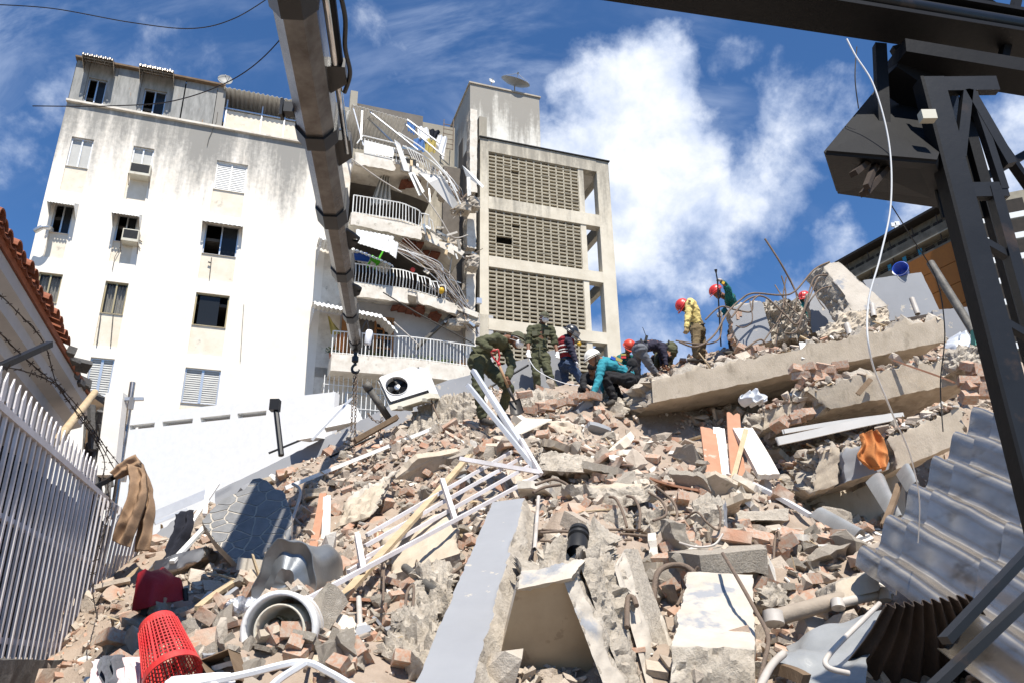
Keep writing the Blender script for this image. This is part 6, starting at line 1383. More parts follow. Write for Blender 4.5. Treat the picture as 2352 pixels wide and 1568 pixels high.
for a, b, w_, h_, mt, lab in PL:
    m = MB(); pa, pb = P(*a), P(*b); d = pb - pa
    up = Vector((0, -1, .3)) if 'stand' in lab or 'upright' in lab or 'hang' in lab or 'leaning on the face' in lab else Vector((0, 0, 1))
    xx = d.normalized().cross(up).normalized() * w_ / 2; zz_ = xx.cross(d.normalized()).normalized() * h_ / 2; n = 6
    def pk(i, j, s_=0): t = j; jag = (mnoise.noise(Vector((i * 9, len(lab), 2))) * .06 * (t > .99) + mnoise.noise(Vector((i * 7, len(lab), 5))) * .04 * (t < .01)); return lerp(pa, pb, t + jag) + xx * (i * 2 - 1) + zz_ + zz_.normalized() * math.sin(t * 3.1 + len(lab)) * .015
    m.grid(pk, n, 6, 0, h_); one('plank' if 'wood' in mt else 'batten', lab, 'plank' if 'wood' in mt else 'batten', m, mt)
# orange cloth, plastic bag, grey jacket
m = cloth('x', '', [(1972, 998, 8.38), (1975, 1025, 8.34), (1966, 1050, 8.32), (2000, 1074, 8.3)], [(2010, 988, 8.4), (2030, 1010, 8.36), (2044, 1045, 8.34), (2036, 1078, 8.3)], '', .07, .035, 2.5, seed=3); one('orange_cloth', 'crumpled orange brown cloth bag hanging on the grey painted beam stub', 'cloth', m, 'cloth_orange', smooth=80)
m = cloth('x', '', [(1700, 908, 9.7), (1698, 918, 9.65), (1715, 928, 9.6)], [(1738, 895, 9.7), (1755, 905, 9.65), (1760, 922, 9.6)], '', .12, .05, 2.5, seed=5); one('plastic_bag', 'clear white plastic bag under the long tan slab', 'plastic bag', m, 'plastic_bag', smooth=80)
m = cloth('x', '', [(2180, 775, 9.6), (2172, 795, 9.5), (2185, 812, 9.4)], [(2212, 770, 9.6), (2228, 790, 9.5), (2222, 808, 9.4)], '', .12, .04, 2., seed=7); one('plastic_bag', 'pale plastic sack beside the black drain pipe at the right', 'plastic bag', m, 'plastic_bag', smooth=80)
# suitcase
sc_ = thing('red_suitcase', 'dusty red suitcase lying open at the foot of the picket fence', 'suitcase', P(360, 1400, 6.0))
A4 = [P(302, 1402, 5.75), P(345, 1392, 5.7), P(430, 1376, 6.0), P(362, 1386, 6.35)]; T4 = [P(322, 1322, 5.85), P(352, 1334, 5.75), P(418, 1322, 6.0), P(372, 1314, 6.35)]
m = MB(); rough_hexa(m, A4 + T4, .06, (.02, .05, .04, .03, .02, .03), (0,) * 6, 3., 4.); o = m.build('shell', 'red_case', sc_); smooth_by_angle(o, 50)
m = MB(); m.box(P(340, 1385, 5.78), (.045, .03, .16), Matrix.Rotation(.25, 3, 'Y')); m.build('corner_guard', 'black_plastic', sc_)
m = MB(); m.tube(bez([P(327, 1330, 5.98), P(338, 1326, 5.9), P(350, 1340, 5.88)], 6), .012, 8); m.build('handle', 'red_case', sc_, True)
m = MB(); m.box(P(323, 1352, 5.86), (.03, .02, .08), Matrix.Rotation(.35, 3, 'Y')); m.build('latch', 'dark_grey_steel', sc_)
m = MB(); m.tube([P(425, 1350, 6.0), P(427, 1378, 6.0)], .02, 8); m.build('wheel', 'black_plastic', sc_)
# red basket, upside down, slotted wall
bk2 = thing('laundry_basket', 'red slotted plastic laundry basket upside down at the bottom left', 'basket', P(390, 1565, 4.1))
bt, bb = P(362, 1434, 4.5), P(398, 1556, 4.28); M_ = axes(bb, bt, (0, -1, 0)); Hb = (bt - bb).length; rb, rt = .142, .098; n = 40; m = MB()
def bp(k, t, extra=0): r_ = lerp(rb, rt, t) + extra; a = k * 6.283 / n; return M_ @ V3((r_ * math.cos(a), r_ * math.sin(a) * .9, t * Hb))
m.grid(lambda i, j: bp(i * n, lerp(0, .10, j), .006), n, 1, 0, .006); m.grid(lambda i, j: bp(i * n, lerp(.88, 1., j)), n, 1, 0, .005); m.add([bp(k, 1.) for k in range(n)], [tuple(range(n))]); m.build('rim_and_base', 'red_plastic', bk2)
m = MB()
for k in range(n): m.tube([bp(k, .09), bp(k, .9)], .0045 if k % 5 else .008, 4)
m.build('upright_slats', 'red_plastic', bk2)
m = MB()
for j in range(13): t = .12 + j * .062; m.tube([bp(k, t) for k in range(n + 1)], .0038, 4, cap=False)
m.build('hoop_slats', 'red_plastic', bk2)
# crushed grey tank, old bucket drum
m = MB(); tq = [P(600, 1330, 6.3), P(700, 1285, 6.7), P(770, 1300, 6.6), P(690, 1395, 6.0)]
def tk(i, j):
    a = i * 6.283; r_ = lerp(.30, .34, j) * (1 + .22 * mnoise.noise(Vector((math.cos(a) * 1.6, math.sin(a) * 1.6, j * 2.2))) - .10 * abs(math.sin(a * 2.5)))
    M2 = axes(P(735, 1330, 6.9), P(640, 1345, 6.0), (0, 0, 1)); return M2 @ V3((r_ * math.cos(a) * .72, r_ * math.sin(a), j * .8))
m.grid(tk, 48, 14, 0, .006); cap0 = [tk(k / 48, 1) for k in range(48)]; cc_ = sum(cap0, Vector()) / 48
for r0, r1, d0, d1 in ((1., .7, 0, -.05), (.7, .35, -.05, .02), (.35, .0, .02, -.02)):
    dr_ = (P(640, 1345, 6.0) - P(735, 1330, 6.9)).normalized(); m.add([lerp(cc_, p, r0) + dr_ * d0 for p in cap0] + [lerp(cc_, p, max(r1, .01)) + dr_ * d1 for p in cap0], [(k, (k + 1) % 48, 48 + (k + 1) % 48, 48 + k) for k in range(48)])
one('crushed_tank', 'crushed grey metal tank lying on its side left of centre', 'tank', m, 'tank_grey', smooth=35)
dr2 = thing('washer_drum', 'white plastic washing machine tub lying on its side at the bottom left', 'washing tub', P(620, 1540, 4.5))
M2 = axes(P(694, 1440, 5.1), P(600, 1452, 4.3), (0, 0, 1)); m = MB(); R0 = .195
m.lathe([(R0 * .82, 0), (R0 * .95, .08), (R0 * .97, .4), (R0 * 1.06, .42), (R0 * 1.08, .5), (R0 * .95, .51), (R0 * .92, .42), (R0 * .9, .1), (.001, .06)], M2, 36, capa=True); m.build('tub', 'white_plastic', dr2, True)
m = MB(); m.lathe([(R0 * .7, .16), (R0 * .72, .49), (R0 * .66, .49), (R0 * .60, .2), (.03, .17), (.03, .40), (.001, .42)], M2, 30); m.build('inner_drum', 'old_white', dr2, True)
m = MB()
for k in range(4):
    a = k * 1.571 + .4; m.grid(lambda i, j: M2 @ V3((math.cos(a + i * .5) * lerp(.03, R0 * .62, i), math.sin(a + i * .5) * lerp(.03, R0 * .62, i), .18 + j * .13 * (1 - i * .6))), 8, 2, 0, .012)
m.build('agitator', 'old_white', dr2, True)
m = MB(); m.tube([M2 @ V3((R0 * .97 * math.cos(t), R0 * .97 * math.sin(t), .3)) for t in [k * .2 for k in range(33)]], .007, 6, cap=False); m.build('hoop', 'pipe_pvc', dr2)
# perforated metal tray, brown drawer, foil duct, sacks
m = MB(); tq = [P(432, 1508, 4.6), P(490, 1455, 4.9), P(555, 1520, 4.5), P(505, 1545, 4.35)]; m.prism(tq, V3((.02, .06, -.14))); one('dented_tray', 'dusty dented metal tray between the red basket and the white tub', 'metal tray', m, 'old_white')
m = MB(); tq = [P(458, 1515, 4.35), P(525, 1488, 4.3), P(545, 1555, 4.1), P(490, 1575, 4.15)]
for k in range(4): m.prism([tq[k], tq[(k + 1) % 4], tq[(k + 1) % 4] + V3((.02, .12, -.02)), tq[k] + V3((.02, .12, -.02))], (tq[(k + 2) % 4] - tq[k]).normalized() * .01)
m.prism([p + V3((.02, .12, -.02)) for p in tq], V3((0, .01, 0))); one('broken_wooden_box', 'dark broken wooden box in front of the dented tray', 'box', m, 'wood_dark')
m = MB(); m.tube([P(530 + k * 4, 1402 - k * .5, 5.6) + nz((k, 1, 2), .8) * .03 for k in range(14)], [.07 + .012 * (k % 2) for k in range(14)], 12); one('foil_duct', 'crumpled silver foil duct beside the white tub', 'duct', m, 'foil', smooth=30)
for Ls, Rs, lab, mt in (([(222, 1520, 4.6), (214, 1560, 4.4), (216, 1600, 4.3)], [(262, 1508, 4.6), (250, 1560, 4.4), (255, 1600, 4.3)], 'pink checked cloth hanging over the end of the low wall', 'cloth_pink'), ([(262, 1510, 4.55), (258, 1560, 4.4), (262, 1600, 4.3)], [(318, 1508, 4.6), (322, 1555, 4.45), (318, 1600, 4.3)], 'pale pink patterned cloth bundled beside the red basket', 'cloth_pink'), ([(232, 1512, 4.5), (240, 1560, 4.38), (240, 1600, 4.3)], [(284, 1508, 4.52), (276, 1560, 4.35), (276, 1600, 4.3)], 'grey shirt spread between the pink cloths', 'grey_cloth')):
    m = cloth('x', '', Ls, Rs, '', .06, .04, 2.5, seed=len(lab)); one('loose_cloth', lab, 'cloth', m, mt, smooth=80)
m = cloth('x', '', [(385, 1552, 4.1), (380, 1568, 4.0), (385, 1600, 3.95)], [(530, 1545, 4.1), (540, 1565, 4.0), (530, 1600, 3.95)], '', .05, .03, 3, seed=1); one('loose_cloth', 'bluish white rag under the red basket rim', 'cloth', m, 'cloth_white', smooth=80)
m = MB(); m.tube(bez([P(430, 1575, 3.9), P(560, 1548, 4.0), P(690, 1520, 4.2), P(760, 1545, 4.15), P(850, 1600, 4.)], 8), .018, 6); m.tube(bez([P(600, 1600, 3.9), P(640, 1560, 4.0), P(700, 1522, 4.2)], 6), .018, 6); one('bent_tubing', 'bent bluish metal tubing across the bottom left', 'tubing', m, 'alu_white')
# blue bucket
bu = thing('blue_bucket', 'blue plastic bucket tipped on top of the clean grey wall panel', 'bucket', P(2070, 630, 13.1)); M2 = axes(P(2076, 629, 13.25), P(2062, 610, 12.95), (0, 0, 1)); m = MB()
m.lathe([(.001, 0), (.095, 0), (.135, .22), (.145, .22), (.145, .235), (.128, .235), (.09, .012), (.001, .012)], M2, 24); m.build('pail', 'blue_plastic', bu, True)
m = MB(); m.tube([M2 @ V3((.14 * math.cos(t), .14 * math.sin(t), .23 + .03 * math.sin(t))) for t in [k * .2 for k in range(17)]], .004, 5); m.build('handle', 'aluminium', bu)
# pipes
for pts, r, mt, lab in (([(2137, 604, 11.6), (2236, 762, 11.0)], .062, 'pipe_dark', 'long black drain pipe slanting down to the gantry column'), ([(2094, 686, 12.6), (2108, 722, 12.5)], .045, 'pipe_pvc', 'short beige pipe elbow stub on the grey wall panel'), ([(1945, 745, 11.9), (1953, 790 - 20, 11.8)], .05, 'pipe_pvc', 'broken beige pipe stump on the upper slab'),
                        ([(2008, 728, 11.8), (2003, 700, 11.9)], .045, 'pipe_pvc', 'upright grey pipe stub beside the leaning pale slab'), ([(1778, 1418, 4.5), (1850, 1398, 4.55), (1935, 1375, 4.6)], .045, 'pipe_beige', 'thick beige pipe lying right of the cream topped block'), ([(1922, 1386, 4.5), (2030, 1362, 4.6)], .026, 'pipe_pvc', 'thinner grey pipe with a tee end joined to the thick beige pipe'),
                        ([(824, 1372, 5.6), (834, 1585, 4.3)], .018, 'pipe_pvc', 'thin upright grey pipe under the rust brown board'), ([(930, 1302, 6.0), (1010, 1365, 5.4)], .03, 'pipe_dark', 'dark pipe poking out left of the strip slab'), ([(1237, 1140, 6.6), (1228, 1260, 5.6)], .015, 'pipe_pvc', 'thin pale conduit along the head of the strip slab'),
                        ([(2020, 1385, 4.2), (1985, 1420, 4.05), (1908, 1498, 3.8), (1900, 1530, 3.7), (1950, 1545, 3.7)], .012, 'pipe_pvc', 'bent pale conduit lying on the plastic sheet'), ([(1660, 1270, 4.9), (1690, 1320, 4.4), (1735, 1400, 4.1), (1764, 1460, 3.9), (1755, 1520, 3.8), (1735, 1600, 3.7)], .010, 'rebar', 'long rusty conduit curving over the cream topped block')):
    m = MB(); pp = bez([P(*q_) for q_ in pts], 8) if len(pts) > 2 else [P(*q_) for q_ in pts]; m.tube(pp, r, 12, cap=False); m.tube(pp, r * .86, 12, cap=False); o = one('pipe', lab, 'pipe', m, mt, smooth=60)
for pa_, pb_, r_, lab in (((2028, 1352, 4.58), (2033, 1378, 4.56), .034, 'tee fitting at the right end of the thin grey pipe'), ((1775, 1405, 4.5), (1778, 1432, 4.48), .055, 'elbow fitting at the left end of the thick beige pipe'), ((1923, 1378, 4.52), (1926, 1396, 4.5), .036, 'coupling between the thick beige pipe and the thin one')):
    one('pipe_fitting', lab, 'pipe fitting', MB().tube([P(*pa_), P(*pb_)], r_, 12), 'pipe_pvc', smooth=60)
m = MB(); M2 = axes(P(1325, 1268, 4.9), P(1331, 1208, 5.05), (0, -1, 0)); m.lathe([(.062, 0), (.062, .1), (.054, .12), (.066, .13), (.066, .15), (.054, .16), (.066, .17), (.06, .2), (.045, .2), (.045, .02)], M2, 18); one('pipe_stub', 'charred black pipe stub standing in the white concrete mass', 'pipe', m, 'black_plastic', smooth=40)
# pale plastic sheet
def psh(i, j): p = lerp(lerp(P(1765, 1540, 4.0), P(1960, 1600, 3.7), i), lerp(P(1790, 1470, 4.4), P(2075, 1385, 4.3), i), j); return p + nz(p, 3.2, 4) * .09 + nz(p, 9, 1) * .02
m = MB(); m.grid(psh, 40, 24, 0, .003); o = one('plastic_sheet', 'crumpled grey translucent plastic sheet under the corrugated sheets', 'plastic sheet', m, 'pale_sheet', smooth=50)
for k, (a, b, c, d, mt, lab) in enumerate((((1990, 1108, 8.2), (2030, 1095, 8.2), (2070, 1195, 7.0), (2052, 1205, 7.0), 'pale_sheet', 'grey plastic bottle shaped tube in the hollow under the stack'), ((1860, 1185, 7.4), (1900, 1180, 7.4), (1985, 1232, 6.5), (1960, 1238, 6.5), 'pale_sheet', 'pale curved panel lying in the hollow under the stack'), ((2060, 1090, 7.4), (2090, 1075, 7.3), (2110, 1120, 6.8), (2085, 1130, 6.9), 'pale_sheet', 'small grey panel behind the corrugated sheets'))):
    qq = [P(*z_) for z_ in (a, b, c, d)]; m = MB(); m.grid(lambda i, j: lerp(lerp(qq[0], qq[1], i), lerp(qq[3], qq[2], i), j) + V3((0, -.08 * math.sin(i * 3.14), .05 * math.sin(i * 3.14))), 10, 8, 0, .01); one('fallen_sheet', lab, 'sheet', m, mt, smooth=60)
# brick corner: bricks beside the grey wall block, green tiled lump, bricks on the second beam
def bricks(specs, lab, grp, dims=(.24, .12, .08)):
    for (u, v, Y, rz, rx) in specs:
        o = bpy.data.objects.new('clay_brick', RK['brick'][RNG.integers(8)]); COL.objects.link(o); o.location = P(u, v, Y); s = .14; o.scale = (s, s, s * 1.05); o.rotation_euler = (rx, RNG.normal(0, .2), rz); tag(o, lab, 'brick', grp)
bricks([(1690 + (k % 3) * 8, 725 + k * 9, 12.75, RNG.uniform(-.5, .5), RNG.normal(0, .2)) for k in range(8)], 'orange brick bared on the left edge of the grey wall block', 'bricks beside the grey wall block')
bricks([(1700 + k * 14, 806 + RNG.uniform(-6, 6), 12.2, RNG.uniform(-2, 2), RNG.normal(0, .4)) for k in range(7)], 'orange brick lying on the upper slab before the grey wall block', 'bricks on the upper slab')
bricks([(1830 + k * 11, 850 + (k % 3) * 13 - k * 1.2, 9.75, RNG.uniform(-1, 1), RNG.normal(0, .35)) for k in range(10)], 'dusty orange brick piled on the second beam', 'bricks on the second beam')
bricks([(1790 + k * 12, 975 - k * 5, 9.65, RNG.uniform(-2, 2), RNG.normal(0, .5)) for k in range(6)], 'red clay block broken inside the torn slab fragment', 'clay blocks in the torn slab')
bricks([(2225 + (k % 4) * 12, 840 + k * 9, 8.9, RNG.uniform(-2, 2), RNG.normal(0, .5)) for k in range(9)], 'orange brick heaped right of the second beam', 'bricks at the right end of the stack')
bricks([(1620 + k * 17, 1235 + (k * 37 % 50), 5.8, RNG.uniform(-2, 2), RNG.normal(0, .6)) for k in range(12)], 'clean orange brick below the kerb stone', 'bricks below the kerb stone')
bricks([(1205 + (k * 53 % 180), 905 + (k * 31 % 45), 11.5, RNG.uniform(-1, 1), RNG.normal(0, .3)) for k in range(12)], 'hollow orange brick in the broken wall crest', 'bricks in the wall crest')
m = MB(); m.box(P(2246, 778, 10.6), (.14, .12, .26), Matrix.Rotation(.2, 3, 'Y')); one('tile_lump', 'green painted brick lump at the foot of the black drain pipe', 'wall fragment', m, 'teal_wall')
# ---------------------------------------------------------------- reinforcing bars
def rebar(pts, lab, r=.011, grp=None, mt='rebar'):
    c_ = bez([P(*q_) for q_ in pts], 10); m = MB(); n = len(c_); m.tube(c_, r, 7); o = one('reinforcing_bar', lab, 'reinforcing bar', m, mt, grp, 80); return o
RB = [([(1560, 785, 11.8), (1600, 796, 11.8), (1640, 770, 11.9), (1670, 720, 12.2), (1700, 690, 12.4), (1730, 674, 12.4), (1790, 678, 12.5), (1825, 670, 12.5), (1870, 620, 12.6), (1905, 602, 12.7)], 'long bar bowing from the left over the grey wall block to the leaning slab', .016),
      ([(1552, 782, 11.9), (1610, 790, 11.9), (1650, 780, 12.0), (1658, 740, 12.1), (1655, 715, 12.2)], 'hooked bar left of the grey wall block', .014), ([(1620, 735, 12.3), (1655, 705, 12.3), (1690, 712, 12.3), (1725, 716, 12.3), (1730, 690, 12.3), (1745, 678, 12.4)], 'looped bar across the top of the grey wall block', .014),
      ([(1680, 730, 12.2), (1715, 690, 12.3), (1755, 682, 12.4), (1800, 720, 12.4), (1830, 745, 12.4), (1850, 700, 12.5), (1870, 640, 12.6), (1900, 632, 12.6)], 'bar looping low in front of the column stump', .015), ([(1757, 549, 12.8), (1790, 600, 12.8), (1815, 645, 12.9), (1832, 680, 13.0)], 'straight bar pointing up left into the sky', .018),
      ([(1795, 634, 12.8), (1805, 680, 12.8), (1790, 740, 12.7), (1780, 790, 12.5)], 'upright bar left of the column stump top', .013), ([(1806, 637, 12.7), (1800, 670, 12.7), (1795, 720, 12.6), (1750, 790, 12.4)], 'second upright bar crossing in front of the column stump', .012), ([(1878, 640, 12.5), (1850, 705, 12.4), (1830, 760, 12.4), (1800, 765, 12.4)], 'bar curving under the leaning slab', .013),
      ([(1865, 655, 12.6), (1880, 690, 12.5), (1895, 710, 12.5)], 'short thin bar hanging from the leaning slab', .010), ([(1840, 735, 12.5), (1862, 690, 12.5), (1885, 665, 12.6), (1910, 658, 12.6)], 'bar bent back towards the shaded wall piece', .012), ([(1690, 748, 12.3), (1710, 752, 12.3), (1728, 735, 12.2), (1722, 690, 12.3)], 'small hook of bar before the grey wall block', .010),
      ([(1760, 790, 12.2), (1745, 780, 12.2), (1712, 800, 12.1)], 'stub of bar at the foot of the grey wall block', .016), ([(1780, 655, 12.9), (1810, 700, 12.7), (1850, 735, 12.5)], 'bar slanting across the column stump', .011), ([(1815, 640, 12.9), (1830, 690, 12.8), (1812, 745, 12.6)], 'thin bar hanging down the column stump face', .009),
      ([(1400, 1140, 6.75), (1415, 1145, 6.6), (1430, 1175, 6.4), (1440, 1210, 6.3)], 'bent bar hanging left under the tan slab fragment', .012), ([(1440, 1138, 6.75), (1458, 1145, 6.6), (1470, 1175, 6.4), (1468, 1215, 6.3)], 'bent bar hanging in the middle under the tan slab fragment', .012), ([(1490, 1130, 6.8), (1520, 1150, 6.6), (1530, 1180, 6.4), (1500, 1195, 6.3)], 'curled bar hanging right under the tan slab fragment', .011),
      ([(1505, 1115, 6.85), (1545, 1150, 6.6), (1555, 1185, 6.4), (1535, 1205, 6.3)], 'outermost curled bar right of the tan slab fragment', .011), ([(1230, 1112, 7.2), (1270, 1100, 7.3), (1300, 1110, 7.1), (1305, 1120, 7.0)], 'bar bowing left of the tan slab fragment', .014), ([(1225, 1130, 7.0), (1250, 1118, 7.1), (1290, 1112, 7.1)], 'short curved bar beside the railing end', .014),
      ([(1245, 1215, 6.1), (1330, 1222, 6.2), (1440, 1226, 6.3), (1560, 1238, 6.2)], 'long straight rusty bar lying under the tan slab fragment', .011), ([(1240, 1240, 5.9), (1330, 1245, 6.), (1450, 1238, 6.2)], 'second straight rusty bar just below the first', .010), ([(1240, 1222, 6.), (1380, 1215, 6.4), (1500, 1218, 6.4)], 'third straight rusty bar behind the others', .010),
      ([(1502, 1380, 4.9), (1508, 1320, 5.0), (1535, 1298, 5.1), (1575, 1300, 5.1), (1610, 1330, 4.95)], 'thick ribbed bar arching over the gap left of the cream topped block', .018), ([(1555, 1390, 4.8), (1590, 1320, 5.0), (1605, 1300, 5.0)], 'straight bar leaning left of the cream topped block', .010), ([(1712, 1320, 5.5), (1718, 1255, 5.6), (1735, 1245, 5.6), (1745, 1280, 5.5), (1748, 1330, 5.3)], 'thick hairpin bar left of the round lump', .017),
      ([(1775, 1330, 5.4), (1780, 1240, 5.7), (1788, 1220, 5.7), (1790, 1240, 5.6)], 'thin hooked bar over the round lump', .009), ([(1440, 1440, 4.15), (1442, 1375, 4.3), (1455, 1372, 4.3), (1462, 1390, 4.25)], 'dark hook of bar on the leaning column', .014), ([(1575, 1190, 5.6), (1600, 1175, 5.5), (1625, 1200, 5.45), (1650, 1215, 5.45), (1655, 1180, 5.5), (1648, 1160, 5.55)], 'wire loop round the upright column chunk', .008),
      ([(1560, 1245, 5.4), (1600, 1255, 5.35), (1640, 1250, 5.35), (1660, 1225, 5.4)], 'pale wire curling across the upright column chunk', .008), ([(980, 880, 11.8), (995, 930, 11.6), (1008, 960, 11.4)], 'thin bar sticking up from the mortar ridge', .012), ([(1078, 968, 10.9), (1092, 985, 10.7), (1095, 1015, 10.3)], 'short bar left of the digging rescuer', .010),
      ([(880, 1250, 7.2), (878, 1330, 6.2)], 'short vertical rusty bar in front of the railing', .010), ([(845, 1225, 7.0), (828, 1360, 5.9)], 'rusty flat bar crossing the railing end', .011), ([(880, 1380, 5.6), (882, 1295, 6.2)], 'thin upright rusty bar right of the short one', .009), ([(955, 1295, 6.5), (962, 1268, 6.8)], 'tiny rusty bar stub on the wide tan slab', .009),
      ([(930, 1410, 5.2), (935, 1360, 5.4), (950, 1345, 5.5), (948, 1400, 5.2)], 'hook of bar over the jagged lump left of the strip slab', .010), ([(1000, 1340, 5.6), (1040, 1315, 5.7), (1060, 1300, 5.8)], 'bar poking at the left edge of the strip slab', .012), ([(640, 1240, 8.0), (668, 1200, 8.6), (690, 1130, 9.2), (672, 1110, 9.3)], 'pale bent conduit right of the crazy paving', .018),
      ([(700, 1540, 4.3), (735, 1450, 4.9), (742, 1385, 5.3), (728, 1380, 5.3)], 'black cable curling up beside the white tub', .010), ([(1735, 1600, 3.6), (1770, 1530, 3.8), (1800, 1500, 3.9)], 'pale bent pipe end at the foot of the cream topped block', .018)]
for pts, lab, r in RB: rebar(pts, lab, r, None, 'rebar' if 'pale' not in lab else 'pipe_pvc')
# ================================================================ people
def capsule(mb, a, b, ra, rb, n=12):
    a, b = Vector(a), Vector(b); d = b - a; L = max(d.length, 1e-4); M_ = axes(a, a + (d if d.length > 1e-4 else Vector((0, 0, 1))), (.3, -1, .2)); pr = []
    for k in range(5): t = k / 4 * math.pi / 2; pr.append((max(.0005, ra * math.sin(t)), -ra * math.cos(t)))
    for k in range(5): t = k / 4 * math.pi / 2; pr.append((max(.0005, rb * math.cos(t)), L + rb * math.sin(t)))
    mb.lathe(pr, M_, n, capa=True, capb=True); return mb
def ellip(mb, c, x, y, z, n=14):         # x,y,z: semi axis vectors
    vs = []; m = 9
    for j in range(1, m):
        t = math.pi * j / m
        for k in range(n): a = 6.283 * k / n; vs.append(Vector(c) + x * math.sin(t) * math.cos(a) + y * math.sin(t) * math.sin(a) + z * math.cos(t))
    fs_ = [(j * n + k, j * n + (k + 1) % n, (j + 1) * n + (k + 1) % n, (j + 1) * n + k) for j in range(m - 2) for k in range(n)]; top = len(vs); vs += [Vector(c) + z, Vector(c) - z]
    fs_ += [(top, (k + 1) % n, k) for k in range(n)] + [(top + 1, (m - 2) * n + k, (m - 2) * n + (k + 1) % n) for k in range(n)]
    return mb.add(vs, fs_)
def fuse(mb, name, mt, parent, vox=.012, sm=4, wr=0., seed=0.):
    base = wloc(parent); me = bpy.data.meshes.new('tmp'); me.from_pydata([tuple(Vector(p) - base) for p in mb.v], [], mb.f); me.update()
    o = bpy.data.objects.new('tmp', me); COL.objects.link(o); r = o.modifiers.new('r', 'REMESH'); r.mode = 'VOXEL'; r.voxel_size = vox
    s = o.modifiers.new('s', 'SMOOTH'); s.factor = .5; s.iterations = sm
    dg = bpy.context.evaluated_depsgraph_get(); nm = bpy.data.meshes.new_from_object(o.evaluated_get(dg)); nm.name = name; bpy.data.objects.remove(o); bpy.data.meshes.remove(me)
    if wr:
        co = np.empty(len(nm.vertices) * 3); nm.vertices.foreach_get('co', co); co = co.reshape(-1, 3); no = np.empty_like(co); nm.vertices.foreach_get('normal', no.reshape(-1)) if False else None
        nr = np.array([v.normal[:] for v in nm.vertices])
        w = np.array([(.5 - abs(mnoise.noise(Vector((p[0] * 7 + seed, p[1] * 7, p[2] * 13)))) * 2.2) + .4 * mnoise.noise(Vector((p[0] * 20, p[1] * 20 + seed, p[2] * 26))) for p in co]); co = co + nr * (w * wr)[:, None]; nm.vertices.foreach_set('co', co.ravel())
    nm.materials.clear(); nm.materials.append(MATS[mt]); nm.polygons.foreach_set('use_smooth', [True] * len(nm.polygons)); nm.update()
    ob = bpy.data.objects.new(name, nm); COL.objects.link(ob); ob.parent = parent; BASE[ob.name] = base; return ob
def hand(mb, wr, d, pn, r=1., curl=.6):  # wrist, direction, palm normal
    d = d.normalized(); s = d.cross(pn).normalized(); pn = s.cross(d).normalized()
    for k in (-1, 0, 1): capsule(mb, wr + s * .018 * k * r, wr + d * .075 * r + s * .022 * k * r, .017 * r, .016 * r, 8)
    for k, ln in enumerate((.030, .036, .034, .026)):
        b = wr + d * .085 * r + s * (.033 - .022 * k) * r; m1 = b + (d * math.cos(curl) + pn * math.sin(curl)) * ln * 1.1 * r; e = m1 + (d * math.cos(curl * 2.2) + pn * math.sin(curl * 2.2)) * ln * r
        capsule(mb, b, m1, .0095 * r, .009 * r, 7); capsule(mb, m1, e, .009 * r, .0075 * r, 7)
    t0 = wr + d * .03 * r + s * .03 * r; t1 = t0 + (d * .7 + s * .7 + pn * .3).normalized() * .035 * r; t2 = t1 + (d * .8 + pn * .7).normalized() * .03 * r; capsule(mb, t0, t1, .012 * r, .0105 * r, 7); capsule(mb, t1, t2, .0105 * r, .009 * r, 7)
def dome(parent, c, up, fw, r, mt, name, h=.85, brim=0., bfront=0., n=22):
    up = up.normalized(); s = fw.cross(up).normalized(); fw = up.cross(s).normalized(); m = MB()
    def g(i, j): a = i * 6.283; t = j * math.pi / 2; return c + (fw * math.cos(a) * 1.14 + s * math.sin(a)) * r * math.cos(t) + up * r * h * math.sin(t)
    m.grid(g, n, 7, 0, .006)
    if brim or bfront:
        def b(i, j): a = i * 6.283; e = brim + bfront * max(0, math.cos(a)) ** 2; return c + (fw * math.cos(a) * 1.14 + s * math.sin(a)) * (r + e * j) - up * (.012 + .35 * e * j)
        m.grid(b, n * 2, 2, 0, .005)
    return m.build(name, mt, parent, True)
